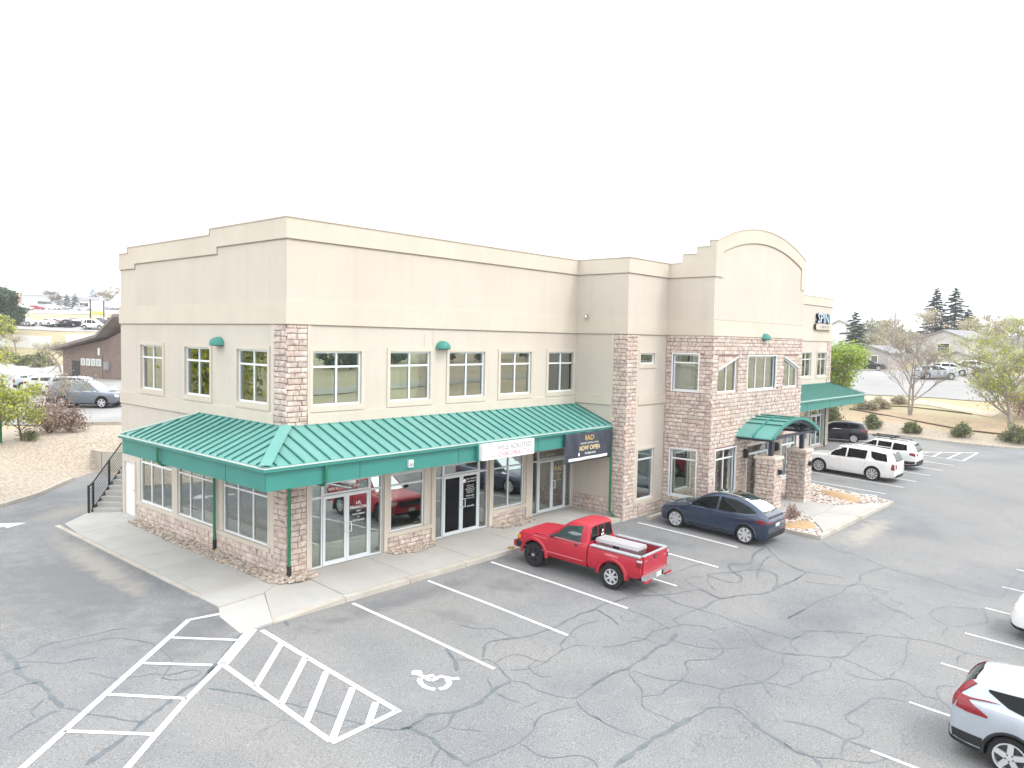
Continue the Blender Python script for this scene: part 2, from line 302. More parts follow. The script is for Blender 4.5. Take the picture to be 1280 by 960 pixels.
CRACKS = '''0.16:-7,0.43 -7.02,-0.07 -7.01,-0.63 -7.08,-1.04 -7.08,-1.55 -6.95,-2.01 -6.96,-2.66 -6.97,-3.36|0.07:-6.96,-0.56 -6.6,-0.45 -6.36,-0.2 -6.1,-0.14 -5.71,-0.24 -5.3,-0.29 -4.86,-0.3 -4.55,-0.5|0.06:-7.01,-0.68 -6.71,-0.93 -6.27,-1.4 -6.04,-1.41 -5.69,-1.55|0.05:-7.39,-1.07 -7.2,-1.03 -7.08,-1.04 -6.84,-1.05|0.06:-7.65,-2.04 -7.39,-1.94 -7.14,-1.89 -6.95,-2.01|0.07:-7.08,-2.77 -7.3,-2.97 -7.43,-3.18 -7.44,-3.43|0.1:-7.06,-3.4 -7.32,-3.46 -7.65,-3.63 -7.98,-3.85|0.08:-6.97,-3.36 -6.78,-3.66 -6.72,-3.89 -6.49,-4.23 -6.35,-4.51 -6.11,-4.88|0.12:-4.07,-3.66 -4.55,-4.01 -4.99,-4.2 -5.32,-4.4 -5.69,-4.64 -6.11,-4.88 -6.44,-5.11 -6.75,-5.31 -7.05,-5.45 -7.35,-5.61|0.05:-5.89,-0.56 -5.44,-0.67 -5.04,-0.77 -4.8,-1.11 -4.58,-1.49 -4.52,-1.79 -4.52,-2.26 -4.6,-2.81 -4.82,-3.14 -5.08,-3.43 -4.9,-3.71 -4.6,-3.82 -4.37,-3.72 -4.47,-3.47 -4.81,-3.42 -5,-3.3|0.05:-6.11,-2.18 -5.94,-2.44 -5.77,-2.85 -5.48,-2.98 -5.18,-3.08 -5,-3.3|0.06:-4.6,-4.46 -4.38,-4.85 -4.16,-5.2 -4.03,-5.62 -3.87,-5.96 -3.69,-6.23 -3.57,-6.51 -3.45,-6.9 -3.36,-7.27 -3.2,-7.63 -3.14,-7.86 -2.95,-8.13 -2.8,-8.34 -2.57,-8.41 -2.25,-8.39|0.09:-2.65,-2.38 -3.35,-3.01 -3.87,-3.47 -4.31,-3.87|0.1:-1.52,-2.34 -1.7,-2.82|0.14:-2.74,-8.33 -2.55,-8.42 -2.01,-8.32 -1.67,-8.54 -1.39,-8.63 -0.9,-8.68 -0.31,-8.5 0.25,-8.48|0.1:-2.77,-8.36 -2.59,-8.44 -2.55,-8.77 -2.53,-8.99 -2.64,-9.35 -2.66,-9.62 -2.64,-9.89 -2.66,-10.12|0.06:0.25,-8.48 0.42,-8.71 0.38,-9.13 0.47,-9.61 0.71,-9.93 1.24,-9.87 1.72,-9.85 2.31,-9.8|0.05:-1.58,-8.63 -1.83,-8.75 -2.08,-8.89 -2.41,-8.85|0.05:-2.03,-8.91 -1.85,-9.23 -1.68,-9.47|0.09:0.64,-7.29 1.3,-6.8 1.68,-6.88 2.06,-7.09 2.53,-7.23 3.06,-7.29 3.55,-7.29 4.39,-7.21 5.2,-7.29|0.05:1.52,-5.51 1.78,-6.09 2.06,-6.29 2.02,-6.78 2.03,-7.06|0.1:0.32,-6.36 0.07,-6.91 -0.31,-7.35|0.05:0.1,-6.94 0.37,-7.24 0.66,-7.44 0.64,-7.66 0.48,-8.02 0.25,-8.48|0.04:0.64,-7.66 1.1,-7.61 1.39,-7.78 1.46,-8.23 1.56,-8.4|0.05:4.55,-7.81 3.9,-7.68 3.16,-7.86 2.6,-8.03 2.39,-8.28 1.8,-8.36 1.54,-8.42 0.99,-8.37 0.64,-8.13|0.04:2.39,-8.28 2.86,-8.35 3.02,-8.59|0.04:1.46,-8.23 1.09,-8.29 0.91,-8.74 1.11,-8.96|0.05:-0.36,-8.65 -0.39,-8.96 -0.32,-9.26|0.05:-0.04,-8.03 -0.27,-8.44|0.05:0.61,-10.03 0.43,-10.33 0.36,-10.71 0.35,-11.12|0.05:0.42,-10.13 0.05,-9.98 -0.35,-9.87 -0.7,-9.98 -1.05,-10.15 -1.47,-10.22 -1.8,-10.18 -2.09,-10.16 -2.36,-10.08 -2.64,-10.07|0.05:-1.47,-10.26 -1.48,-10.52 -1.49,-10.8 -1.27,-11.05 -0.94,-11.29 -0.91,-11.54 -1.03,-11.71|0.04:-0.5,-9.42 -0.14,-9.47 0.02,-9.48|0.05:-2.64,-9.35 -2.89,-9.47 -3.14,-9.66|0.12:1.45,-9.81 2,-9.79 2.41,-9.83 2.7,-9.93 3.16,-9.88 3.66,-9.85 4.26,-9.77 4.55,-9.83 4.93,-9.78 5.39,-9.64|0.06:4.89,-9.19 4.48,-9.3 4.12,-9.18 3.76,-9.12 3.23,-8.84|0.06:4.89,-9.19 5.25,-9.23 5.55,-9.35 6.03,-9.48 6.32,-9.81 6.38,-10.07 6.32,-10.2 6.81,-10.43|0.05:4.27,-8.98 4.48,-9.3 4.44,-9.66|0.06:4.95,-9.79 4.98,-10.15 5.1,-10.55 5.44,-10.92 5.74,-11.13 6.01,-11.36|0.06:5.76,-10.35 5.7,-10.65 5.48,-10.92 5.07,-11.06 4.69,-11.03 4.33,-10.78 4.04,-10.67 3.57,-10.99 3.1,-11.06|0.05:2.7,-10.04 2.75,-10.36 2.85,-10.78 3.1,-11.06 3.21,-11.37 3.4,-11.72 3.46,-11.91 3.96,-12.13 4.4,-12.36 5.01,-12.42 5.71,-12.37 6.31,-12.11 6.67,-12.53|0.05:2.67,-9.95 2.34,-10.31 2.01,-10.74 1.51,-11.05 1.4,-11.36 1.43,-11.62 1.42,-11.96|0.05:1.82,-10.86 2.15,-11.07 2.46,-11.05 3.07,-11.08|0.13:-0.82,-11.91 -0.42,-11.9 0.07,-11.91 0.59,-11.89 0.94,-11.97 1.47,-12.01 1.83,-12.04|0.06:1.83,-12.04 2.14,-12.1 2.42,-12.08 2.63,-12.23 2.79,-12.41 2.77,-12.68 2.57,-12.95|0.11:2.57,-12.95 2.4,-13.34 2.29,-13.69 2.16,-13.97 2.15,-14.23|0.05:3.46,-11.91 3.15,-11.99 2.63,-12.23|0.06:0.4,-10.57 0.33,-10.86 0.32,-11.18 0.36,-11.51 0.46,-11.85|0.05:4.48,-11.77 4.41,-12.04 4.4,-12.36 4.09,-12.65 3.88,-12.86|0.05:4.4,-12.36 4.59,-12.63 4.63,-12.88 4.67,-12.98|0.05:7.06,-10.46 7.03,-10.8 6.75,-11.11 6.34,-11.43 6.29,-11.71 6.31,-12.11|0.05:5.12,-7.3 5,-7.82 4.72,-8.33|0.05:7.43,-9.22 6.31,-9.12 6.08,-9.22 5.99,-9.45|0.05:8.75,-11.26 9.44,-11.3 9.86,-11.33|0.07:4.96,-7.3 5.58,-7.2 6.13,-7.33 6.89,-7.47 7.49,-7.89 8.15,-8.19 8.79,-8.4 8.85,-8.69 8.69,-9.1 8.84,-9.35 9.24,-9.48|0.07:7.56,-6.56 7.71,-7.07 7.6,-7.72 7.5,-8.17 7.33,-8.7 7.39,-9.25 7.42,-9.84 7.34,-10.47 7.38,-11.02 7.38,-11.52 7.45,-11.93|0.07:7.45,-11.93 8.02,-12.02|0.08:7.39,-9.25 7.97,-9.26 8.44,-9.23 9.24,-9.48 9.77,-9.76 10.28,-10.01 11.09,-10.03 12.5,-10.12 13.29,-10.04|0.06:15.15,-7.86 14.37,-8.5 13.69,-9.14 13.42,-9.71 13.38,-10.01|0.1:14.89,-7.91 13.78,-8.02 12.65,-8.4 12.01,-7.98 11.42,-8.27 11.15,-8.68 10.85,-8.94 10.37,-8.94 10.26,-8.54 10.33,-7.99 10.65,-8.06 11.13,-8.35 11.6,-8.53 12.27,-8.87 12.21,-9.46 11.6,-9.77 10.74,-10.02|0.05:10.25,-8.03 9.7,-8.37 9.16,-8.87|0.05:10.13,-8.03 9.79,-7.74 9.4,-7.72 9.1,-8.06 8.97,-8.52 8.81,-8.93 8.68,-9.21|0.05:9.14,-7.1 9.97,-7.17 10.79,-7.2 11.45,-7.41|0.07:14.32,-8.46 13.3,-8.59 12.27,-8.87 11.37,-9.18|0.06:5.16,-7.32 4.95,-7.91 4.71,-8.37|0.05:5.81,-7.88 5.82,-8.52 5.59,-9.22 5.5,-9.43|0.08:17.5,-9.06 16.81,-9.86 16.75,-10.67 16.1,-11.74 15.93,-12.72 15.78,-13.66 15.54,-14.35 15.7,-15.24|0.07:16.1,-11.74 14.57,-11.46 13.65,-11.63 12.73,-11.52 11.91,-11.56 10.81,-11.33 9.68,-11.32 8.7,-11.27|0.05:13.73,-9.13 13.27,-9.89 13.38,-10.22 13.59,-10.64 13.7,-11.2|0.05:12.68,-10.12 12.15,-10.14 11.41,-10.07|0.04:12.26,-10.34 12.47,-10.85 13.06,-11.58 13.45,-11.69 13.37,-12.28 13.55,-12.61|0.05:12.18,-12.62 11.91,-13.06 11.8,-13.44 11.46,-13.78|0.05:12.3,-13.96 13.09,-14.08 13.55,-14.33 14.01,-14.98|0.06:12.3,-13.96 11.9,-14.34 11.8,-14.69 12.19,-14.98 12.78,-15.29 12.54,-15.6 12.57,-16.21|0.09:14.15,-15 13.18,-15.29 12.78,-15.29|0.05:20.14,-15.22 17.61,-15.2 15.7,-15.24|0.06:11.67,-14.58 10.72,-14.65|0.05:7.67,-11.78 8.23,-11.96 8.71,-12.39 9.27,-13.13|0.04:29.72,-11.16 33.19,-11.32 35.31,-11.28 38.12,-11.61|0.04:31.36,-12.84 28.67,-12.97|0.04:28.03,-14.07 25.23,-14.07|0.06:7.4,-11.69 7.44,-11.94 8.16,-12.01 8.38,-12.11 8.8,-12.58 9.25,-13.12|0.07:6.32,-12.13 6.64,-12.5 7.19,-13.16 7.78,-13.24 8.3,-13.25 9.3,-13.31 9.63,-13.68 9.88,-14.11 10.05,-14.47 10.09,-14.85 10.03,-15.39 10.16,-16.03|0.05:7.14,-13.17 7.11,-13.58 6.96,-13.97 6.87,-14.4 7.14,-14.36 7.72,-14.42 8.55,-14.32 9.44,-14.13 9.82,-14.12|0.05:6.41,-13.53 6.41,-13.87 6.55,-14.16 6.87,-14.4 6.98,-14.72 6.78,-15.02 6.54,-15.21 6.62,-15.49 6.14,-15.92|0.05:6.62,-15.49 7.34,-15.32 7.69,-15.64|0.05:10.33,-13.49 10.1,-13.8 9.88,-14.11|0.05:4.61,-12.82 5.15,-12.99 5.39,-12.93 5.97,-13.07 6.28,-13.23 6.7,-13.14 6.83,-12.96|0.06:5.99,-15.01 5.83,-14.71 5.59,-14.44 4.83,-14.32 4.34,-14.24 4.06,-14.43 4.04,-14.67 3.64,-14.73 3.35,-14.57|0.09:3.12,-13.42 3.26,-13.68 3.37,-14 3.34,-14.31 3.31,-14.58 3.35,-14.97 3.18,-15.35|0.1:2.28,-13.76 2.19,-13.99 2.2,-14.27 2.12,-14.46 1.99,-14.59|0.06:2.2,-14.27 2.42,-14.6 2.68,-14.99 2.89,-15.23 3.31,-15.4|0.08:3.3,-14.57 2.63,-14.72|0.05:7.44,-11.94 7.06,-12 6.71,-12.35|0.05:10.03,-15.39 9.47,-15.28 9.03,-15.37'''
# ---------------------------------------------------------------- ground
def axis(segs):
    o = [segs[0][0]]
    for a, b, s in segs:
        n = max(1, round((b-a)/s)); o += [a+(b-a)*(i+1)/n for i in range(n)]
    return np.array(o)
gx = axis([(-900, -300, 100), (-300, -80, 20), (-80, -20, 4), (-20, 10, 1), (10, 44, 2), (44, 110, 1), (110, 200, 4), (200, 400, 20), (400, 1500, 110)])
gy = axis([(-900, -300, 100), (-300, -80, 20), (-80, -20, 4), (-20, 34, 1), (34, 130, 2), (130, 260, 6), (260, 400, 20), (400, 1500, 110)])
GX, GY = np.meshgrid(gx, gy, indexing='ij')
rr, dd = rise(GX, GY)
GZ = base(GX, GY)+rr-.07*(dd <= 0)
nx, ny = GX.shape
vs = np.stack([GX, GY, GZ], -1).reshape(-1, 3)
ii = np.arange(nx*ny).reshape(nx, ny)
fs = np.stack([ii[:-1, :-1], ii[1:, :-1], ii[1:, 1:], ii[:-1, 1:]], -1).reshape(-1, 4)
me = bpy.data.meshes.new('ground'); me.from_pydata(vs.tolist(), [], fs.tolist())
ca = me.color_attributes.new('zone', 'FLOAT_COLOR', 'POINT')
x, y = GX.ravel(), GY.ravel(); d = dd.ravel()
bark = ((x > 44) & (d < 3.6) & (y < 12)) | ((x < 12) & (y > 11) & (d < 9) & (y < 34))
tanb = (x > 44) & (d >= 3.6) & (d < 9) & (y < 14)
green = (x > 60) & (x < 74) & (y < 4) & (y > -8) & (d > 11)
zc = np.zeros((nx*ny, 4), np.float32); zc[:, 0] = bark; zc[:, 1] = tanb; zc[:, 2] = green; zc[:, 3] = 1
ca.data.foreach_set('color', zc.ravel())
me.polygons.foreach_set('use_smooth', [True]*len(me.polygons))
m = pm('dry_grass', (.40, .33, .20), (.33, .30, .17), .5, .95, bump=.9, bsc=9, c3=(.46, .40, .28), sc3=.06)
n = m.node_tree; P = n.nodes['Principled BSDF']; src = P.inputs['Base Color'].links[0].from_socket
vc = node(n, 'ShaderNodeVertexColor'); vc.layer_name = 'zone'; sp = node(n, 'ShaderNodeSeparateColor'); n.links.new(vc.outputs[0], sp.inputs[0])
geo = node(n, 'ShaderNodeNewGeometry')
def ntx(s, d=3):
    t = node(n, 'ShaderNodeTexNoise'); t.inputs['Scale'].default_value = s; t.inputs['Detail'].default_value = d; n.links.new(geo.outputs['Position'], t.inputs['Vector'])
    r = node(n, 'ShaderNodeMapRange'); r.inputs[1].default_value = .38; r.inputs[2].default_value = .62; n.links.new(t.outputs[0], r.inputs[0]); return r.outputs[0]
def mx(a, b, f):
    q = node(n, 'ShaderNodeMix', data_type='RGBA')
    for s_, i in ((a, 6), (b, 7)):
        if isinstance(s_, tuple): q.inputs[i].default_value = (*s_, 1)
        else: n.links.new(s_, q.inputs[i])
    n.links.new(f, q.inputs[0]); return q.outputs[2]
gm = mx((.46, .40, .325), (.31, .26, .205), ntx(8, 8))
tb = mx((.47, .365, .25), (.40, .30, .19), ntx(2.5, 6)); gg = mx((.33, .32, .17), (.42, .36, .24), ntx(1.6, 6))
c = mx(src, gg, sp.outputs[2]); c = mx(c, tb, sp.outputs[1]); c = mx(c, gm, sp.outputs[0])
n.links.new(c, P.inputs['Base Color']); me.materials.append(m); MT['ground'] = m
g = bpy.data.objects.new('ground', me); COL.objects.link(g); g['kind'] = 'structure'

def drape(name, poly, step, off, mat_, fn=None, **k):
    bm = bmesh.new(); vv = [bm.verts.new((px, py, 0)) for px, py in poly]; bm.faces.new(vv)
    bmesh.ops.triangulate(bm, faces=bm.faces)
    xs = [p[0] for p in poly]; ys = [p[1] for p in poly]
    for ax, lo, hi in ((0, min(xs), max(xs)), (1, min(ys), max(ys))):
        q = math.ceil(lo/step)*step
        while q < hi:
            co = (q, 0, 0) if ax == 0 else (0, q, 0); no = (1, 0, 0) if ax == 0 else (0, 1, 0)
            bmesh.ops.bisect_plane(bm, geom=bm.verts[:]+bm.edges[:]+bm.faces[:], plane_co=co, plane_no=no); q += step
    X = np.array([v.co.x for v in bm.verts]); Y = np.array([v.co.y for v in bm.verts])
    Z = fn(X, Y) if fn else base(X, Y)+rise(X, Y)[0]
    for v, z in zip(bm.verts, Z): v.co.z = z+off
    bmesh.ops.recalc_face_normals(bm, faces=bm.faces)
    if sum(f.normal.z for f in bm.faces) < 0: bmesh.ops.reverse_faces(bm, faces=bm.faces)
    me = bpy.data.meshes.new(name); bm.to_mesh(me); bm.free(); me.materials.append(mat_)
    o = bpy.data.objects.new(name, me); COL.objects.link(o); return tag(o, kind='structure', **k)

# asphalt: bleached binder, fine stone speckle, broad wear, hairline cracks, sand deposits
am = pm('asphalt', (.215, .225, .233), (.262, .268, .272), .5, .93, bump=.35, bsc=55, c3=(.285, .28, .268), sc3=.13)
n = am.node_tree; P = n.nodes['Principled BSDF']; src = P.inputs['Base Color'].links[0].from_socket; geo = node(n, 'ShaderNodeNewGeometry')
def mulc(a, v, f):
    q = node(n, 'ShaderNodeMix', data_type='RGBA', blend_type='MULTIPLY'); n.links.new(a, q.inputs[6]); q.inputs[7].default_value = (*v, 1)
    n.links.new(f, q.inputs[0]); return q.outputs[2]
def rngs(o, a, b, c_=0., d_=1.):
    r = node(n, 'ShaderNodeMapRange'); r.inputs[1].default_value = a; r.inputs[2].default_value = b; r.inputs[3].default_value = c_; r.inputs[4].default_value = d_
    n.links.new(o, r.inputs[0]); return r.outputs[0]
def ns(s, d=3):
    t = node(n, 'ShaderNodeTexNoise'); t.inputs['Scale'].default_value = s; t.inputs['Detail'].default_value = d; n.links.new(geo.outputs['Position'], t.inputs['Vector']); return t.outputs[0]
c = mulc(src, (.62, .62, .63), rngs(ns(42, 2), .42, .60)); c = mulc(c, (1.35, 1.34, 1.32), rngs(ns(33, 2), .60, .74))
c = mulc(c, (.80, .82, .86), rngs(ns(.22, 4), .52, .68))
warp = node(n, 'ShaderNodeMix', data_type='RGBA'); warp.inputs[0].default_value = .22
t = node(n, 'ShaderNodeTexNoise'); t.inputs['Scale'].default_value = .7; t.inputs['Detail'].default_value = 5; n.links.new(geo.outputs['Position'], t.inputs['Vector'])
n.links.new(geo.outputs['Position'], warp.inputs[6])
sc_ = node(n, 'ShaderNodeVectorMath', operation='SCALE'); sc_.inputs['Scale'].default_value = 9; n.links.new(t.outputs['Color'], sc_.inputs[0]); n.links.new(sc_.outputs[0], warp.inputs[7])
vo = node(n, 'ShaderNodeTexVoronoi', feature='DISTANCE_TO_EDGE'); vo.inputs['Scale'].default_value = .42; n.links.new(warp.outputs[2], vo.inputs['Vector'])
hm = node(n, 'ShaderNodeMath', operation='MULTIPLY'); n.links.new(rngs(vo.outputs[0], .0, .012, 1, 0), hm.inputs[0]); n.links.new(rngs(ns(.3, 2), .45, .6, 0, .55), hm.inputs[1])
c = mulc(c, (.6, .62, .66), hm.outputs[0])
def blot(c, cx, cy, rx, ry, ang, col, amt, lo=.3):
    mp = node(n, 'ShaderNodeMapping', vector_type='TEXTURE'); mp.inputs['Location'].default_value = (cx, cy, 0); mp.inputs['Rotation'].default_value = (0, 0, R(ang)); mp.inputs['Scale'].default_value = (rx, ry, 50)
    n.links.new(geo.outputs['Position'], mp.inputs[0]); ln = node(n, 'ShaderNodeVectorMath', operation='LENGTH'); n.links.new(mp.outputs[0], ln.inputs[0])
    ad = node(n, 'ShaderNodeMath', operation='ADD'); n.links.new(ln.outputs['Value'], ad.inputs[0]); n.links.new(rngs(ns(2.2, 6), .3, .7, -.4, .4), ad.inputs[1])
    q = node(n, 'ShaderNodeMix', data_type='RGBA'); n.links.new(c, q.inputs[6]); q.inputs[7].default_value = (*col, 1); n.links.new(rngs(ad.outputs[0], lo, 1.1, amt, 0), q.inputs[0]); return q.outputs[2]
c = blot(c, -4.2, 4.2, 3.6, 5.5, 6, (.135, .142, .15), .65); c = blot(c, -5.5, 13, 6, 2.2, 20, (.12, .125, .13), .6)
c = blot(c, -3.1, 5.5, .55, 4.6, -3, (.33, .31, .275), .7); c = blot(c, -1.5, 13.3, 2.2, .8, 30, (.33, .30, .26), .55)
c = blot(c, 20.8, -9.8, 3.2, .62, 2, (.38, .355, .31), .65); c = blot(c, 1.5, -3.3, 3.5, .5, 0, (.125, .13, .14), .6); c = blot(c, 9, -4.4, 4, 1.1, 0, (.15, .15, .155), .5)
c = blot(c, -3.4, -1.6, 1.6, 1.1, 40, (.11, .115, .12), .6); c = blot(c, 38, -14, 16, 5, 0, (.21, .205, .20), .5)
for q_ in ((4.6, -4.6), (1.7, -5.1), (9.9, -5.0), (12.7, -5.4), (30.8, -5.2), (36, -5.1)): c = blot(c, q_[0], q_[1], .55, .9, 10, (.12, .125, .13), .45)
n.links.new(c, P.inputs['Base Color']); MT['asphalt'] = am
flat = lambda X, Y: base(X, Y)
drape('parking_lot', LOT, 6, 0, am, flat)
def pxy(L): return [tuple(at(*q)[:2]) for q in L]
old = pm('old_asphalt', (.30, .30, .295), (.36, .355, .35), .6, .95, bump=.3, c3=(.24, .235, .23), sc3=.15); MT['old'] = old; MT['grv'] = pm('gravel_road', (.38, .36, .31), (.30, .29, .24), .12, .95)
pale = pm('pale_concrete_lot', (.40, .39, .375), (.45, .44, .42), .4, .95, c3=(.36, .355, .345), sc3=.1); paler = pm('grey_street', (.30, .295, .29), (.35, .34, .33), .6, .95, c3=(.27, .27, .265), sc3=.15)
drape('upper_parking_lot', pxy([(-60, 536, 45.5), (155, 528, 45.5), (230, 524, 45.5), (230, 505, 66), (200, 470, 104), (140, 466, 104), (-60, 474, 92)]), 1, .05, old)
drape('concrete_yard', pxy([(-60, 472, 93), (90, 472, 93), (90, 455, 109), (-60, 456, 108)]), 1, .06, pale)
drape('side_road', pxy([(1040, 492, 82), (1160, 497, 79), (1300, 508, 75.5), (1460, 516, 75), (1460, 476, 96), (1290, 466, 100), (1180, 463, 106), (1040, 464, 114)]), 1, .06, paler)
drape('dealer_lot', pxy([(-60, 410, 137), (170, 413, 138), (170, 408, 150), (-60, 404, 150)]), 2, .08, pale)
drape('back_lot', pxy([(-60, 391, 215), (170, 392, 215), (170, 386, 300), (-60, 386, 300)]), 6, .1, pale)
drape('far_road', [(-60, -74), (140, -70), (140, -78), (-60, -82)], 6, .1, MT['grv'])
drape('dirt_path', pxy([(1080, 500, 76), (1160, 505, 73), (1240, 521, 67), (1250, 517, 69), (1165, 499, 76), (1082, 494, 80)]), 1, .04, pm('dirt', (.52, .43, .33), (.46, .37, .28), 2, .95))
# dark edging strips in the planted slope
eb = MB()
for pl in ([(1062, 508, 72), (1100, 519, 68.5), (1150, 527, 65.5), (1205, 536, 63), (1260, 544, 61.5), (1300, 548, 61)], [(1085, 504, 73.5), (1130, 508, 72), (1180, 513, 70), (1215, 518, 68.5)]):
    q = [at(*p) for p in pl]; q = [(p.x, p.y, hz(p.x, p.y)+.05) for p in q]; eb.tube(q, .07, 5)
eb.build('edging_strip', pm('edging', (.10, .07, .05), rough=.9), kind='structure')

# kerbs round the lot
kb = MB()
def kerb(pts, top=.14, wd=.16):
    for a, b in zip(pts, pts[1:]):
        a = Vector((a[0], a[1], 0)); b = Vector((b[0], b[1], 0)); L_ = (b-a).length; k = max(1, round(L_/3.0)); dn = (b-a).normalized(); nr = Vector((dn.y, -dn.x, 0))*wd
        for i in range(k):
            p = a+(b-a)*(i/k)+dn*.01; q = a+(b-a)*((i+1)/k)-dn*.01
            vs = []
            for e in (p, q):
                zb = gz(e.x, e.y)
                vs += [(e.x, e.y, zb-.2), (e.x, e.y, zb+top-.02), (e.x-nr.x*.15, e.y-nr.y*.15, zb+top), (e.x-nr.x, e.y-nr.y, zb+top), (e.x-nr.x, e.y-nr.y, zb-.2)]
            kb.add(vs, [(0, 1, 6, 5), (1, 2, 7, 6), (2, 3, 8, 7), (3, 4, 9, 8), (0, 4, 3, 2, 1), (5, 6, 7, 8, 9)])
kerb([(61, -40), (58.5, -18), (56.8, -10.2), (55.7, -8.3), (55.1, -6.3), (55, -4), (54.9, -1.7), (53.5, .2), (51, 5), (49.5, 14)])
kerb([(1.2, 20.5), (-1.2, 17.6), (-2.8, 16.3), (-6, 15.2), (-14, 14.6), (-40, 15)])
fixn(kb.build('kerb', MT['kerb'], kind='structure'))
kb2 = MB(); q = pxy([(60, 534, 45.4), (230, 524, 45.4)]); N_ = 12
for i in range(N_):
    a = Vector(q[0]).lerp(Vector(q[1]), i/N_); b = Vector(q[0]).lerp(Vector(q[1]), (i+.98)/N_); kb2.bar((a.x, a.y, hz(a.x, a.y)+.05), (b.x, b.y, hz(b.x, b.y)+.05), .18, .28)
kb2.build('upper_kerb', MT['kerb'], kind='structure')

# ---------------------------------------------------------------- painted markings and sealed cracks
def strip(mb, pts, w, off=.004, m=None, fn=gz, wob=0):
    P = [Vector((p[0], p[1], 0)) for p in pts]; L = []; Rr = []
    for i, p in enumerate(P):
        a = P[max(i-1, 0)]; b = P[min(i+1, len(P)-1)]; t = (b-a).normalized(); nn = Vector((-t.y, t.x, 0))
        ww = w*(1+(rnd.uniform(-wob, wob) if wob else 0))/2
        if wob and i in (0, len(P)-1): ww *= .35
        l = p+nn*ww; r_ = p-nn*ww; L.append((l.x, l.y, fn(l.x, l.y)+off)); Rr.append((r_.x, r_.y, fn(r_.x, r_.y)+off))
    k = len(P); mb.add(L+Rr, [(i, k+i, k+i+1, i+1) for i in range(k-1)], m)
def line(pts, w=.11, m='line', name='painted_line', **k):
    mb = MB(); strip(mb, pts, w, .008); return mb.build(name, MT[m], kind='structure')
for i in range(6):
    x_ = .41+2.74*i; line([(x_, -2.62 if i < 5 else -3.0), (x_+.03, -5.2), (x_, -7.85 if i < 5 else -7.25)], .105)
for x_ in (.5, 3.27, 5.98, 8.79, 11.5, 14.24, 17.0, 19.7): line([(x_, -15.05), (x_, -20.4)], .10, 'wornline')
for x_, a, b in ((29.4, -2.7, -8.05), (32.1, -2.7, -8.2), (34.6, -2.7, -8.2), (37.45, -2.7, -8.25), (40.15, -2.7, -8.3), (42.95, -2.7, -8.35)): line([(x_, a), (x_, b)], .11)
for pl in ([(45.7, -2.7), (45.8, -8.3)], [(45.8, -8.3), (51.13, -8.2)], [(51.13, -8.2), (46.5, -4.9)], [(45.75, -5.6), (47.9, -5.7)], [(45.75, -6.5), (48.8, -6.4)], [(45.8, -7.38), (49.9, -7.37)]): line(pl, .13)
line([(-2.55, -1.03), (-3.3, -.89), (-5.13, -2.45), (-7.23, -4.25), (-12.5, -8.75)], .13)
line([(-3.8, -3.6), (-5.14, -4.63), (-6.1, -5.46), (-11.2, -10.0)], .13); line([(-2.45, -2.42), (-3.86, -3.66)], .26)
for a, b in (((-7.23, -4.25), (-6.13, -5.43)), ((-6.19, -3.35), (-5.1, -4.6)), ((-5.13, -2.45), (-4.05, -3.56)), ((-4.08, -1.6), (-3.0, -2.75)), ((-8.3, -5.2), (-7.2, -6.4)), ((-9.35, -6.1), (-8.25, -7.3))): line([a, b], .10)
line([(-2.3, -2.62), (-2.34, -5.2), (-2.36, -7.8)], .13); line([(-2.3, -7.8), (-3.97, -7.86)], .13); line([(-3.95, -7.8), (-3.87, -3.72)], .13)
for a, b in (((-2.34, -3.56), (-3.86, -5.03)), ((-2.36, -4.58), (-3.89, -6.04)), ((-2.42, -5.47), (-3.88, -6.92)), ((-2.44, -6.44), (-3.9, -7.78)), ((-2.46, -7.24), (-3.06, -7.78))): line([a, b], .14)
def symbol(dx=0, dy=0, m='line'):
    mb = MB()
    for pl in SYM: strip(mb, [(x+dx, y+dy) for x, y in pl], .12, .009)
    mb.build('painted_wheelchair_symbol', MT[m], kind='structure')
SYM = [[(-.80, -7.17), (-1.05, -7.09)], [(-1.02, -6.95), (-1.02, -7.31)], [(-1.02, -7.31), (-.86, -7.31), (-.73, -7.30), (-.62, -7.58), (-.49, -7.64)],
       [(-1.11, -7.08), (-1.2, -7.14), (-1.27, -7.28), (-1.30, -7.44), (-1.27, -7.58), (-1.22, -7.66)], [(-1.15, -7.71), (-1.02, -7.75), (-.90, -7.72), (-.78, -7.64), (-.72, -7.5)]]
def symbol_full(dx, dy, m, s=1):
    mb = MB()
    for pl in SYM: strip(mb, [(-.9+(x+.9)*s+dx, -7.3+(y+7.3)*s+dy) for x, y in pl], .12, .009)
    c_ = [(-1.0+.13*math.cos(t*.785), -6.83+.13*math.sin(t*.785)) for t in range(8)]
    c_ = [(-.9+(x+.9)*s+dx, -7.3+(y+7.3)*s+dy) for x, y in c_]
    mb.add([(x, y, gz(x, y)+.010) for x, y in c_], [tuple(range(8))]); mb.build('painted_wheelchair_symbol', MT[m], kind='structure')
symbol_full(0, 0, 'line'); symbol_full(29.1, -.15, 'wornline', 1.15)
am2 = MB(); am2.add([(x, y, gz(x, y)+.009) for x, y in [(-4.9, 12.4), (-3.75, 12.75), (-3.75, 13.15), (-2.95, 12.6), (-3.7, 12.15), (-3.7, 12.45), (-4.9, 12.1)]], [(0, 1, 5, 6), (2, 3, 1), (1, 3, 5), (5, 3, 4)])
am2.build('painted_arrow', MT['wornline'], kind='structure')
cm = MB()
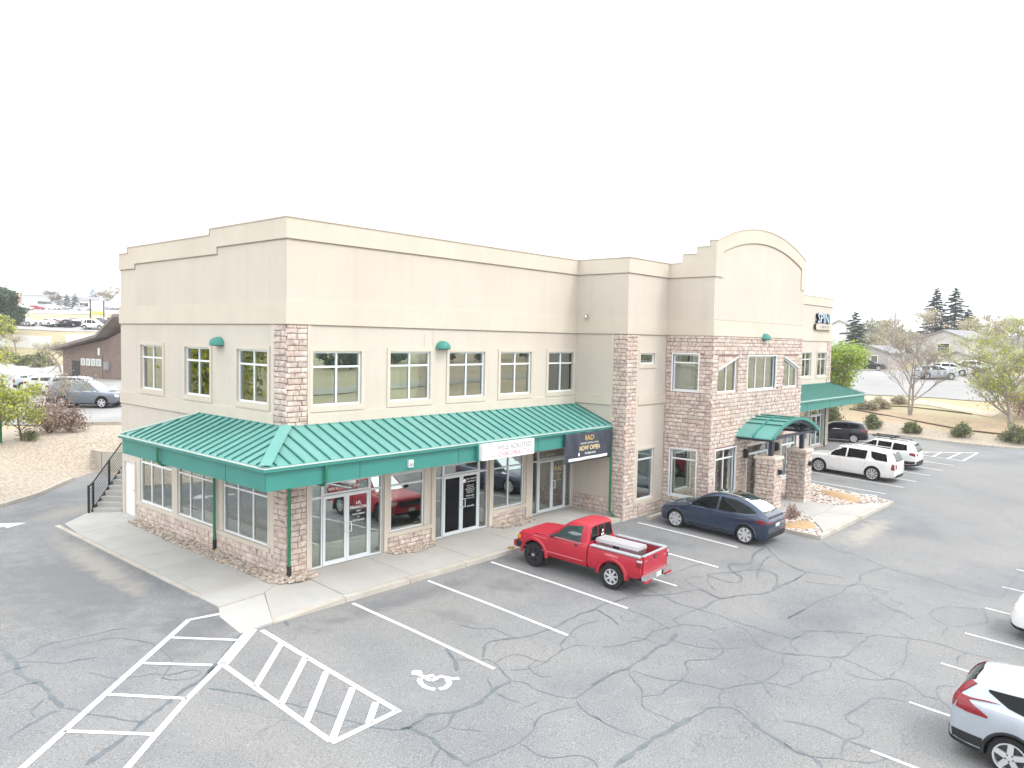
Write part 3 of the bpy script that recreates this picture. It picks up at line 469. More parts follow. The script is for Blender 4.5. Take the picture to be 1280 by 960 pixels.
def smooth(pts):
    o = []
    for i in range(len(pts)-1):
        p0, p1, p2, p3 = [Vector(pts[min(max(j, 0), len(pts)-1)]) for j in (i-1, i, i+1, i+2)]
        k = max(2, min(7, int((p2-p1).length/.14)))
        for t in range(k):
            t /= k; q = .5*((2*p1)+(p2-p0)*t+(2*p0-5*p1+4*p2-p3)*t*t+(3*p1-p0-3*p2+p3)*t**3)
            j = .025 if t else 0; o.append((q.x+rnd.uniform(-j, j), q.y+rnd.uniform(-j, j)))
    return o+[tuple(pts[-1])]
for s_ in CRACKS.split('|'):
    w_, pl = s_.split(':'); pl = [tuple(map(float, q.split(','))) for q in pl.split()]
    pl = smooth(pl); w_ = float(w_)
    strip(cm, pl, w_*.66 if w_ < .08 else w_*.72, .004, None, gz, .55)
cm.build('crack_sealant_lines', MT['crack'], kind='structure')

# ---------------------------------------------------------------- sidewalk slabs, rock beds
def slab(par, poly, zf, th=.22, name='slab', m='concrete', gap=.008):
    cx_ = sum(p[0] for p in poly)/len(poly); cy_ = sum(p[1] for p in poly)/len(poly)
    pp = []
    for x, y in poly:
        l = math.hypot(x-cx_, y-cy_); k = 1-gap*1.5/max(l, .1); pp.append((cx_+(x-cx_)*k, cy_+(y-cy_)*k))
    mb = MB(); n_ = len(pp); top = [(x, y, zf(x, y)) for x, y in pp]; bot = [(x, y, zf(x, y)-th) for x, y in pp]
    mb.add(top+bot, [tuple(range(n_)), tuple(range(2*n_-1, n_-1, -1))]+[(i, n_+i, n_+(i+1) % n_, (i+1) % n_) for i in range(n_)])
    o = mb.build(name, MT[m], par); return fixn(o)
sw = empty('sidewalk', (0, 0, 0), kind='structure')
zs_side = lambda x, y: x*.042
zs_front = lambda x, y: y*.045
ys = [.55, 2.0, 3.56, 5.1, 6.55, 8.0, 9.5, 11.35]
for a, b in zip(ys, ys[1:]):
    slab(sw, [(-2.27, a), (0, a), (0, b), (-2.27, b)] if b < 11 else [(-2.27, a), (0, a), (0, b+1.1), (-.9, b+1.1), (-2.1, b)], zs_side)
    slab(sw, [(-2.43, a), (-2.275, a), (-2.275, b), (-2.43, b)], zs_side, name='kerb_stone', m='kerb')
slab(sw, [(-2.42, -.7), (-1.1, -.7), (0, -.0), (0, .55), (-2.42, .55)], zs_side)
slab(sw, [(-2.42, -.7), (-2.66, -1.2), (-2.78, -2.46), (-1.9, -2.46), (-1.1, -.7)], lambda x, y: min(-.05, -.13+SL*y+.012+.09*max(0, min(1, (x+2.7)/1.6))) if y < -1 else zs_side(x, y)-.02)
slab(sw, [(-1.1, -.7), (-1.9, -2.46), (.42, -2.2), (.42, 0), (0, 0)], lambda x, y: zs_front(x, y)-.012 if x > -1.5 else -.215)
xs_ = [.42, 2.9, 5.45, 8.0, 10.55, 13.735]
for a, b in zip(xs_, xs_[1:]):
    slab(sw, [(a, -2.2), (b, -2.2), (b, 0), (a, 0)], zs_front)
xk = [-1.9, .3, 2.6, 4.9, 7.2, 9.5, 11.8, 14.4]
for a, b in zip(xk, xk[1:]): slab(sw, [(a, -2.46), (b, -2.46), (b, -2.21), (a, -2.21)], lambda x, y: -.10 if x > -1 else -.205, name='kerb_stone', m='kerb')

ico = []
for q in range(6):
    bm = bmesh.new(); bmesh.ops.create_icosphere(bm, subdivisions=1, radius=1)
    for v in bm.verts: v.co = v.co*rnd.uniform(.72, 1.15)
    ico.append(([v.co.copy() for v in bm.verts], [tuple(v.index for v in f.verts) for f in bm.faces])); bm.free()
def rocks(name, polys, n_, zf, s0, s1, mat_, parent=None, **k):
    mb = MB(); tot = 0
    def inside(p, poly):
        c = False
        for i in range(len(poly)):
            a, b = poly[i], poly[i-1]
            if (a[1] > p[1]) != (b[1] > p[1]) and p[0] < (b[0]-a[0])*(p[1]-a[1])/(b[1]-a[1])+a[0]: c = not c
        return c
    ar = [abs(sum(p[i-1][0]*p[i][1]-p[i][0]*p[i-1][1] for i in range(len(p))))/2 for p in polys]
    for poly, A in zip(polys, ar):
        X = [p[0] for p in poly]; Y = [p[1] for p in poly]; need = int(n_*A/sum(ar))
        while need > 0:
            p = (rnd.uniform(min(X), max(X)), rnd.uniform(min(Y), max(Y)))
            if not inside(p, poly): continue
            need -= 1; v, f = rnd.choice(ico); s_ = rnd.uniform(s0, s1); a = rnd.uniform(0, 6.28); ca_, sa = math.cos(a)*s_, math.sin(a)*s_; el = rnd.uniform(.6, 1); z0 = zf(*p)
            mb.add([(p[0]+q.x*ca_-q.y*sa*el, p[1]+q.x*sa+q.y*ca_*el, z0+q.z*s_*.55+s_*.2) for q in v], f)
    return mb.build(name, mat_, parent, kind='stuff', **k)
side_bed = [(-.62, -.1), (-.02, -.02), (-.02, 9.95), (-.5, 9.8), (-.66, 6), (-.60, 3)]
corner_bed = [(-.62, -.1), (-.45, -.42), (.1, -.62), (.75, -.5), (.85, -.02), (-.02, -.02)]
b1 = [(3.6, -.02), (3.75, -.45), (4.5, -.66), (5.45, -.5), (5.78, -.02)]; b2 = [(8.55, -.02), (8.7, -.5), (9.6, -.7), (10.6, -.55), (10.95, -.02)]
rocks('river_rock_bed', [side_bed, corner_bed, b1, b2], 2300, lambda x, y: .012+min(0, y)*.04+min(0, x)*.04, .035, .085, MT['rocks'], label='tan and pink river rock laid along the foot of the walls', category='river rock')

# entrance island
isl = empty('entrance_island', (0, 0, 0), kind='structure')
IP = [(17.72, -4.6), (17.72, -8.95), (27.25, -9.0), (28.25, -4.6)]
zi = lambda x, y: gz(x, y)+.135
slab(isl, [(17.9, -4.62), (17.9, -8.78), (27.05, -8.83), (28.05, -4.62)], lambda x, y: zi(x, y)-.05, m='kerb', name='island_base')
P_ = [IP[0], IP[1], (22.5, -8.97), IP[2], IP[3]]
for a, b in zip(P_, P_[1:]):
    A_ = Vector(a); B_ = Vector(b); nrm = Vector(((B_-A_).y, -(B_-A_).x)).normalized()*-.18; k = 3
    for i in range(k):
        p = A_.lerp(B_, i/k); q = A_.lerp(B_, (i+1)/k); slab(isl, [tuple(p), tuple(q), tuple(q+nrm), tuple(p+nrm)], zi, name='kerb_stone', m='kerb', th=.3)
walk = [(19.7, -4.62), (19.7, -6.1), (20.5, -6.4), (20.5, -7.5), (19.3, -8.4), (18.4, -8.8), (26.6, -8.82), (24.8, -7.95), (23.9, -7.3), (23.6, -6.2), (24.0, -4.62)]
slab(isl, [(19.7, -4.62), (19.7, -6.1), (20.5, -6.4), (23.6, -6.3), (24.0, -4.62)], zi, name='walk_slab')
slab(isl, [(20.5, -6.4), (20.5, -7.5), (22, -7.6), (23.95, -7.4), (23.6, -6.3)], zi, name='walk_slab')
slab(isl, [(20.5, -7.5), (19.3, -8.35), (18.5, -8.77), (22.6, -8.79), (22, -7.6)], zi, name='walk_slab')
slab(isl, [(22, -7.6), (22.6, -8.79), (26.6, -8.8), (24.9, -7.95), (23.95, -7.4)], zi, name='walk_slab')
lb = [(17.9, -4.7), (19.65, -4.7), (19.65, -6.15), (20.4, -6.5), (20.4, -7.45), (19.2, -8.3), (18.4, -8.7), (17.92, -8.7)]
rb = [(23.7, -6.3), (24.1, -4.7), (28.0, -4.7), (27.1, -8.65), (26.6, -8.65), (24.9, -7.85), (24.0, -7.25)]
MT['pale_rocks'] = pm('pale_rock', (.62, .53, .48), rough=.85, island=.4)
rocks('island_rock_beds', [lb, rb], 1500, lambda x, y: zi(x, y)-.03, .04, .11, MT['pale_rocks'], label='pale pink rock covering the planting beds beside the entrance walk', category='rock bed')
for (cx_, cy_, rx, ry, a_) in ((18.75, -7.75, .95, .5, -12), (26.1, -6.9, 1.25, .62, 62), (24.6, -5.6, .7, .4, 40)):
    vs = []; N_ = 14
    for rg, h_ in ((1, .0), (.75, .08), (.35, .12)):
        for k in range(N_):
            t = 2*math.pi*k/N_; e = 1+.1*math.sin(3*t+cx_); x = rx*rg*e*math.cos(t); y = ry*rg*e*math.sin(t); c_, s_ = math.cos(R(a_)), math.sin(R(a_))
            X_, Y_ = cx_+x*c_-y*s_, cy_+x*s_+y*c_; vs.append((X_, Y_, zi(X_, Y_)+h_))
    mb = MB(); mb.add(vs, [(r_*N_+k, r_*N_+(k+1) % N_, (r_+1)*N_+(k+1) % N_, (r_+1)*N_+k) for r_ in range(2) for k in range(N_)]+[tuple(2*N_+k for k in range(N_))])
    mb.build('bark_mound', MT['tan'], kind='structure', smooth=True)

# ---------------------------------------------------------------- the building
BL = empty('office_building', (0, 0, 0), label='two-storey cream stucco and stone office building with green metal awnings', category='building')
S1, F1, R1, F2, R2, F3 = Fr('X', 0, -1), Fr('Y', 0, -1), Fr('X', 13.736, -1), Fr('Y', -2.49, -1), Fr('X', 16.82, -1), Fr('Y', -4.62, -1)
XR = 30.3; XE = 44.05; LB = 11.48; ZP = 10.28; ST = 7.30
R3, F4, R4, F5, S2, BK = Fr('X', 26.42, 1), Fr('Y', -2.49, -1), Fr('X', XR, 1), Fr('Y', 0, -1), Fr('X', XE, 1), Fr('Y', LB, 1)
MTR = MT['frame']
def window(fr, u0, u1, z0, z1, vm=(), hm=(), gl='glass2', fw=.055, rec=.05, m='frame', shade=None, name='window'):
    mb = MB(); d0, d1 = -rec-.07, -rec
    fr.box(mb, u0, u1, z0, z0+fw, d0, d1); fr.box(mb, u0, u1, z1-fw, z1, d0, d1)
    fr.box(mb, u0, u0+fw, z0+fw, z1-fw, d0, d1); fr.box(mb, u1-fw, u1, z0+fw, z1-fw, d0, d1)
    us = [u0+fw]; zs = [z0+fw]
    for v in vm: fr.box(mb, v-.028, v+.028, z0+fw, z1-fw, d0+.003, d1-.004)
    for h in hm:
        e = [u0+fw]+[q for v in vm for q in (v-.028, v+.028)]+[u1-fw]
        for a, b in zip(e[::2], e[1::2]): fr.box(mb, a, b, h-.028, h+.028, d0+.004, d1-.002)
    wn = mb.build(name, MT[m], BL)
    ue = [u0+fw]+[q for v in vm for q in (v-.028, v+.028)]+[u1-fw]; ze = [z0+fw]+[q for h in hm for q in (h-.028, h+.028)]+[z1-fw]
    for a, b in zip(ue[::2], ue[1::2]):
        for c_, d_ in zip(ze[::2], ze[1::2]):
            p = MB(); fr.box(p, a, b, c_, d_, d0+.02, d0+.032); p.build('pane', MT[gl], wn)
    if shade:
        p = MB(); fr.box(p, u0+.04, u1-.04, shade, z1-.04, d0-.10, d0-.09); p.build('roller_shade', MT['shade'], wn)
    return wn
def trim(fr, u0, u1, z0, z1, w_=.12, wb=.17):
    mb = MB(); d = .035
    fr.box(mb, u0-w_, u1+w_, z1, z1+w_, 0, d); fr.box(mb, u0-w_, u1+w_, z0-wb, z0, 0, d)
    fr.box(mb, u0-w_, u0, z0, z1, 0, d); fr.box(mb, u1, u1+w_, z0, z1, 0, d); mb.build('window_surround', MT['cream'], BL)
UF = [(.86, 2.62), (3.76, 5.5), (6.38, 8.17), (9.02, 10.8), (11.87, 13.60)]
US = [(.98, 2.73), (4.45, 6.19), (7.88, 9.67)]
LSd = [(1.01, 3.68), (4.27, 6.83), (7.25, 9.86)]
h = lambda L, z0, z1: [(a, b, z0, z1) for a, b in L]
mirx = lambda L: [(XR+13.736-b, XR+13.736-a) for a, b in L]
D = [(.86, 3.53), (5.82, 8.49), (11.03, 13.66)]; W1 = (3.86, 5.32); W2 = (8.78, 10.52)
w_ = MB(); wall(w_, S1, .22, LB-.22, -.3, 9.89, h(US, 4.92, 6.53)+h(LSd, .68, 2.56)+[(10.2, 11.3, -.1, 2.12)]); wall(w_, S1, .22, 10.67, 9.89, 10.09, []); wall(w_, S1, .22, 4.38, 10.09, ZP, []); w_.build('side_wall', MT['field'], BL)
w_ = MB(); wall(w_, F1, 0, 13.736, -.3, ZP, h(UF, 4.90, 6.52)+h(D, -.02, 2.56)+[(*W1, .61, 2.52), (*W2, .58, 2.54)]); w_.build('front_wall', MT['field'], BL)
w_ = MB(); wall(w_, R1, -2.49, 0, -.5, ZP, []); w_.build('bay_return_wall', MT['field'], BL)
w_ = MB(); wall(w_, F2, 13.956, 16.82, -.5, ZP, [(14.73, 15.84, 6.09, 6.53), (14.72, 16.02, .46, 2.55)]); w_.build('bay_wall', MT['field'], BL)
w_ = MB(); wall(w_, R2, -4.32, -2.49, 9.9, ZP, []); wall(w_, R2, -4.62, -2.49, -.6, 9.9, [(-4.03, -2.83, 4.98, 6.52), (-4.06, -2.84, .5, 2.49)])
wall(w_, R2, -4.32, -3.13, ZP, 10.64, []); wall(w_, R2, -4.32, -3.80, 10.64, 10.91, []); w_.build('centre_return_wall', MT['field'], BL)
TRL = [(17.31, 4.93), (19.12, 4.93), (19.12, 6.41), (17.31, 5.87)]; TRR = [(24.12, 4.93), (25.93, 4.93), (25.93, 5.87), (24.12, 6.41)]
w_ = MB(); wall(w_, F3, 17.04, 26.42, -.6, 9.9, [(17.31, 19.12, 4.93, 6.41), (24.12, 25.93, 4.93, 6.41), (20.12, 23.18, 4.94, 6.46), (17.31, 19.2, .5, 2.52), (24.2, 26.1, .5, 2.52), (20.45, 22.92, -.25, 2.48)])
for tr in (TRL, TRR):     # the masonry over each raked window head
    a, b = (tr[3], tr[2]) if tr is TRL else (tr[2], tr[3])
    if tr is TRL: poly = [(17.31, 5.87), (19.12, 6.41), (17.31, 6.41)]
    else: poly = [(25.93, 5.87), (25.93, 6.41), (24.12, 6.41)]
    w_.prism(poly, 0, -.22, lambda a_, b_, d_: F3.p(a_, b_, d_))
RAD_ = 12.85; ZC = 12.06
arc = lambda x, top=ZC, r=RAD_: top-(r-math.sqrt(r*r-(x-21.62)**2))
ap = [(16.82, 9.9)]+[(26.42, 9.9)]+[(26.42-9.6*i/32, arc(26.42-9.6*i/32)) for i in range(33)]
w_.prism(ap, 0, -.3, lambda a_, b_, d_: F3.p(a_, b_, d_))
w_.build('centre_wall', MT['field'], BL)
w_ = MB(); wall(w_, R3, -4.40, -2.49, -.6, 9.89, []); wall(w_, F4, 26.42, XR-.22, -.5, ZP, []); wall(w_, R4, -2.49, 0, -.5, ZP, [])
UFr = mirx(UF); Dr = mirx(D); W1r, W2r = mirx([W1, W2])
wall(w_, F5, XR, XE, -.3, ZP, h(UFr, 4.90, 6.52)+h(Dr, -.02, 2.56)+[(*W1r, .61, 2.52), (*W2r, .58, 2.54)])
wall(w_, S2, .22, LB-.22, -.3, ZP, []); wall(w_, BK, 0, XE, -.3, 9.89, []); w_.build('rear_and_right_walls', MT['field'], BL)
rf = MB(); rf.box(.22, XE-.22, .22, LB-.22, 9.3, 9.4); rf.box(13.96, XR-.22, -2.27, .1, 9.3, 9.41); rf.box(17.05, 26.2, -4.4, -2.2, 9.3, 9.42); rf.build('flat_roof', pm('roof_membrane', (.5, .5, .48)), BL)

# raised bands and copings
def band(fr, u0, u1, z0, z1, d=.05, m='cream', name='stucco_band'):
    mb = MB(); fr.box(mb, u0, u1, z0, z1, 0, d); return mb.build(name, MT[m], BL)
def stepband(fr, poly, d=.05, m='cream', name='parapet_band'):
    mb = MB(); mb.prism(poly, 0.001, d, lambda a_, b_, d_: fr.p(a_, b_, d_)); return fixn(mb.build(name, MT[m], BL))
stepband(S1, [(-.05, 9.72), (3.95, 9.72), (3.95, 9.50), (10.1, 9.50), (10.1, 9.33), (LB+.05, 9.33), (LB+.05, 9.91), (10.67, 9.91), (10.67, 10.11), (4.38, 10.11), (4.38, 10.30), (-.05, 10.30)])
band(F1, .002, 13.68, 9.72, 10.30, name='parapet_band'); band(F1, .002, 13.68, ST, 7.95)
band(S1, -.052, LB+.05, ST, 7.95); band(S1, .62, LB+.05, 4.27, 4.70, .045); band(F1, .68, 13.68, 4.27, 4.70, .045)
band(R1, -2.54, -.002, 9.72, 10.30, name='parapet_band'); band(R1, -2.54, -.002, ST, 7.95); band(R1, -1.86, -.002, 4.42, 4.80, .045)
band(F2, 13.738, 16.77, 9.72, 10.30, name='parapet_band'); band(F2, 13.738, 16.77, ST, 7.95); band(F2, 14.64, 16.8, 4.42, 4.80, .045)
band(R2, -4.67, -2.492, ST, 7.95)
stepband(R2, [(-2.492, 9.72), (-2.492, 10.30), (-3.11, 10.30), (-3.11, 10.66), (-3.78, 10.66), (-3.78, 10.93), (-4.43, 10.93), (-4.43, 11.15), (-4.67, 11.15), (-4.67, 9.72)])
band(F3, 16.822, 26.42, ST, 7.95)
ia = [(17.46+(25.92-17.46)*i/24) for i in range(25)]
stepband(F3, [(16.822, 9.72), (17.46, 9.72), (17.46, arc(17.46)-.58)]+[(x_, arc(x_)-.58) for x_ in ia[1:-1]]+[(25.92, arc(25.92)-.58), (25.92, 9.72), (26.42, 9.72)]+[(26.42-9.6*i/32, arc(26.42-9.6*i/32)+.012) for i in range(33)])
band(F5, XR+.06, XE+.05, 9.72, 10.30, name='parapet_band'); band(F5, XR+.06, XE+.05, ST, 7.95)
cp_ = MB()
def coping(fr, u0, u1, z, dd=.075): fr.box(cp_, u0, u1, z, z+.035, -.26, dd)
coping(S1, 0.19, 4.38, 10.30); coping(S1, 4.38, 10.67, 10.112); coping(S1, 10.67, LB, 9.912); coping(F1, -.07, 13.66, 10.302); coping(R1, -2.23, .2, 10.304); coping(F2, 13.66, 16.74, 10.306)
coping(R2, -3.11, -2.3, 10.302); coping(R2, -3.78, -3.13, 10.662); coping(R2, -4.43, -3.80, 10.932); coping(F5, XR, XE+.07, 10.30)
S1.box(cp_, 4.38, 4.42, 10.112, 10.335, -.26, .07); S1.box(cp_, 10.67, 10.71, 9.912, 10.14, -.26, .07)
for i in range(32):
    a, b = 16.80+9.64*i/32, 16.80+9.64*(i+1)/32
    cp_.add([F3.p(u, arc(min(max(u, 16.82), 26.42))+e, dd_) for u in (a, b) for e, dd_ in ((.012, .075), (.045, .075), (.045, -.32), (.012, -.32))], [(0, 1, 5, 4), (1, 2, 6, 5), (2, 3, 7, 6), (3, 0, 4, 7)])
cp_.build('coping', MT['coping'], BL)
sl = MB()      # dark sealant lines under the bands
for fr, a, b in ((S1, -.03, LB), (F1, 0, 13.7), (R1, -2.5, 0), (F2, 13.74, 16.8), (F5, XR, XE+.03)):
    fr.box(sl, a, b, 7.276, 7.298, 0, .03)
    if fr is not S1: fr.box(sl, a, b, 9.696, 9.718, 0, .03)
S1.box(sl, -.03, 3.95, 9.696, 9.718, 0, .03); S1.box(sl, 3.95, 10.1, 9.476, 9.498, 0, .03); S1.box(sl, 10.1, LB, 9.306, 9.328, 0, .03); R2.box(sl, -4.64, -2.5, 9.696, 9.718, 0, .03)
S1.box(sl, .66, LB, 4.25, 4.268, 0, .03); F1.box(sl, .7, 13.7, 4.25, 4.268, 0, .03); F2.box(sl, 14.66, 16.8, 4.40, 4.418, 0, .03); R1.box(sl, -1.85, 0, 4.40, 4.418, 0, .03)
F3.box(sl, 16.83, 26.42, 7.956, 7.968, 0, .02); 
for i in range(24):
    a, b = ia[i], ia[i+1]; sl.add([F3.p(u, arc(u)-.58-e, dd_) for u in (a, b) for e, dd_ in ((.002, .002), (.002, .03), (.03, .03), (.03, .002))], [(0, 1, 5, 4), (1, 2, 6, 5), (2, 3, 7, 6), (3, 0, 4, 7)])
for v_ in (5.62,): F1.box(sl, v_-.006, v_+.006, 4.72, 7.27, 0, .003)
F1.box(sl, 5.22-.005, 5.22+.005, 6.66, 7.1, 0, .003)
sl.build('reveal_lines', MT['seal'], BL)
# vertical cream margins by the stone piers
for fr, a, b, z0, z1 in ((S1, .62, .78, 0.1, ST), (F1, .68, .82, 0.1, ST), (R1, -1.88, -1.74, .6, ST), (F2, 14.48, 14.64, .4, ST), (F1, 3.56, 3.70, 0, 2.7), (F1, 5.62, 5.80, 0, 2.7), (F1, 8.52, 8.70, 0, 2.7), (F1, 10.62, 11.0, 0, 2.7)):
    if fr is F1 and z1 < 3: band(fr, a, b, z0, z1, .06, name='stucco_margin')
    else: band(fr, a, b, z0, z1, .025, name='stucco_margin')
for a, b in US: trim(S1, a, b, 4.92, 6.53)
for a, b in UF: trim(F1, a, b if b < 13 else 13.5, 4.90, 6.52)
for a, b in UFr[:2]: trim(F5, a, b, 4.90, 6.52)
trim(F2, 14.73, 15.84, 6.09, 6.53); trim(F2, 14.72, 16.02, .46, 2.55, .10, .12)
band(S1, .84, 10.1, .545, .68, .06, name='stucco_sill'); band(F1, 3.7, 5.62, .47, .61, .06, name='stucco_sill'); band(F1, 8.7, 10.62, .44, .58, .06, name='stucco_sill')
# windows
for a, b in US: window(S1, a, b, 4.92, 6.53, [(a+b)/2], [6.08])
for i, (a, b) in enumerate(UF): window(F1, a, b, 4.90, 6.52, [(a+b)/2], [6.06])
for a, b in UFr: window(F5, a, b, 4.90, 6.52, [(a+b)/2], [6.06])
for a, b in LSd:
    q = (b-a)/3; window(S1, a, b, .68, 2.56, [a+q, a+2*q], [2.16], gl='glass')
def doorset(fr, a, b, x0, x1, glleaf='glass', shade=None, side=None):
    window(fr, a, x0, 0, 2.56, [], [2.13], gl='glass', m='alu', fw=.045, name='sidelight', shade=side)
    window(fr, x1, b, 0, 2.56, [], [2.13], gl='glass', m='alu', fw=.045, name='sidelight', shade=side)
    window(fr, x0, x1, 2.17, 2.56, [], [], gl='glass', m='alu', fw=.05, name='transom_window', shade=shade)
    c_ = (x0+x1)/2
    for p, q, hx in ((x0+.02, c_-.004, c_-.10), (c_+.004, x1-.02, c_+.10)):
        mb = MB(); d0, d1 = -.105, -.045; fw = .085
        fr.box(mb, p, q, .01, .14, d0, d1); fr.box(mb, p, q, 2.05, 2.15, d0, d1); fr.box(mb, p, p+fw, .14, 2.05, d0, d1); fr.box(mb, q-fw, q, .14, 2.05, d0, d1)
        dr = mb.build('door', MT['alu'], BL)
        g_ = MB(); fr.box(g_, p+fw, q-fw, .14, 2.05, -.08, -.07); g_.build('pane', MT[glleaf], dr)
        hd = MB(); s_ = .05 if hx > c_ else -.05; hh = hx-s_*1.1
        hd.tube([fr.p(hh, .95, -.045), fr.p(hh, .95, .02), fr.p(hh+s_*1.6, .95, .03), fr.p(hh+s_*1.6, 1.25, .03), fr.p(hh, 1.25, .02), fr.p(hh, 1.25, -.045)], .014, 6); hd.build('handle', MT['frame'], dr)
doorset(F1, .86, 3.53, 1.27, 3.04); doorset(F1, 5.82, 8.49, 6.24, 8.03, 'glassdark', 2.18, 1.72); doorset(F1, 11.03, 13.66, 11.45, 13.22)
a, b = Dr[0]; doorset(F5, a, b, b-.41-1.79, b-.41); a, b = Dr[1]; doorset(F5, a, b, a+.42, a+2.2)
window(F1, *W1, .61, 2.52, [], [2.13], gl='glass', m='alu'); window(F1, *W2, .58, 2.54, [9.65], [2.13], gl='glass', m='alu', shade=1.72)
window(F5, *W1r, .61, 2.52, [], [2.13], gl='glass', m='alu'); window(F5, *W2r, .58, 2.54, [sum(W2r)/2], [2.13], gl='glass', m='alu')
window(F2, 14.73, 15.84, 6.09, 6.53); window(F2, 14.72, 16.02, .46, 2.55, [], [2.13], gl='glass', m='alu')
window(R2, -4.03, -2.83, 4.98, 6.52, [], [6.16]); window(R2, -4.06, -2.84, .5, 2.49, [], [2.08], gl='glass')
window(F3, 20.12, 23.18, 4.94, 6.46, [21.14, 22.16], []); window(F3, 17.31, 19.2, .5, 2.52, [18.25], [2.1], gl='glass'); window(F3, 24.2, 26.1, .5, 2.52, [25.15], [2.1], gl='glass')
for tr in (TRL, TRR):
    mb = MB(); cx_ = sum(p[0] for p in tr)/4; cz_ = sum(p[1] for p in tr)/4; inn = []
    for x, z in tr: inn.append((x+(.06 if x < cx_ else -.06), z+(.06 if z < 5.2 else -.075)))
    for i in range(4):
        j = (i+1) % 4; q = [tr[i], tr[j], inn[j], inn[i]]; mb.prism(q, -.12, -.05, lambda a_, b_, d_: F3.p(a_, b_, d_))
    ztop = lambda x: inn[3][1]+(inn[2][1]-inn[3][1])*(x-inn[3][0])/(inn[2][0]-inn[3][0])
    F3.box(mb, cx_-.028, cx_+.028, 4.99, ztop(cx_), -.117, -.054)
    o = fixn(mb.build('window', MTR, BL))
    for x0, x1 in ((inn[0][0], cx_-.028), (cx_+.028, inn[1][0])):
        g_ = MB(); g_.prism([(x0, 4.99), (x1, 4.99), (x1, ztop(x1)), (x0, ztop(x0))], -.10, -.088, lambda a_, b_, d_: F3.p(a_, b_, d_)); fixn(g_.build('pane', MT['glass2'], o))
# the entrance door behind the canopy, the white steel side door
mb = MB(); Z0 = -.20
F3.box(mb, 20.45, 20.53, Z0, 2.48, -.12, -.05); F3.box(mb, 22.84, 22.92, Z0, 2.48, -.12, -.05); F3.box(mb, 20.53, 22.84, 2.40, 2.48, -.12, -.05); F3.box(mb, 20.53, 22.84, 1.98, 2.08, -.12, -.05)
F3.box(mb, 20.53, 20.64, Z0, 1.98, -.11, -.055); F3.box(mb, 21.58, 21.69, Z0, 1.98, -.11, -.055); F3.box(mb, 22.73, 22.84, Z0, 1.98, -.11, -.055); F3.box(mb, 20.64, 21.58, Z0, Z0+.2, -.11, -.055); F3.box(mb, 21.69, 22.73, Z0, Z0+.2, -.11, -.055)
o = mb.build('entrance_door', MT['alu'], BL)
for a, b, c_, d_ in ((20.64, 21.58, Z0+.2, 1.98), (21.69, 22.73, Z0+.2, 1.98), (20.53, 22.84, 2.08, 2.40)): g_ = MB(); F3.box(g_, a, b, c_, d_, -.09, -.08); g_.build('pane', MT['glass'], o)
mb = MB(); S1.box(mb, 10.2, 10.3, -.05, 2.12, -.1, .03); S1.box(mb, 11.2, 11.3, -.05, 2.12, -.1, .03); S1.box(mb, 10.3, 11.2, 2.04, 2.12, -.1, .03)
o = mb.build('side_door', MT['cream'], BL); g_ = MB(); S1.box(g_, 10.3, 11.2, -.04, 2.04, -.08, -.03); g_.build('door_leaf', MT['white'], o)
g_ = MB(); g_.tube([S1.p(10.42, 1.0, -.03), S1.p(10.42, 1.0, .03), S1.p(10.54, 1.0, .035)], .014, 6); g_.build('handle', MT['silver'], o)
# rooms behind the glass
it = MB()
for z0, z1 in ((-.06, 0.0), (3.6, 4.3), (7.0, 7.2)):
    it.box(.24, XE-.24, .24, LB-.24, z0, z1); it.box(13.97, XR-.24, -2.26, .24, z0-.002, z1-.003); it.box(17.05, 26.18, -4.38, -2.26, z0-.004, z1-.006)
it.build('floor_slab', MT['innerdark'], BL)
it = MB()
for z0, z1 in ((0, 3.6), (4.3, 7.0)):
    it.box(4.4, 40, 4.4, 8, z0+.002, z1-.002)
    for x_ in (5.55, 8.62, 13.9, 31.2, 36): it.box(x_, x_+.12, .25, 4.4, z0+.001, z1-.001)
    it.box(.25, 4.4, 6.98, 7.1, z0+.001, z1-.001); it.box(16.5, 16.9, -2.2, 4.39, z0+.003, z1-.003)
it.box(3.2, 4.4, .3, 2.4, 4.31, 5.9)
it.build('partition', MT['inner'], BL)

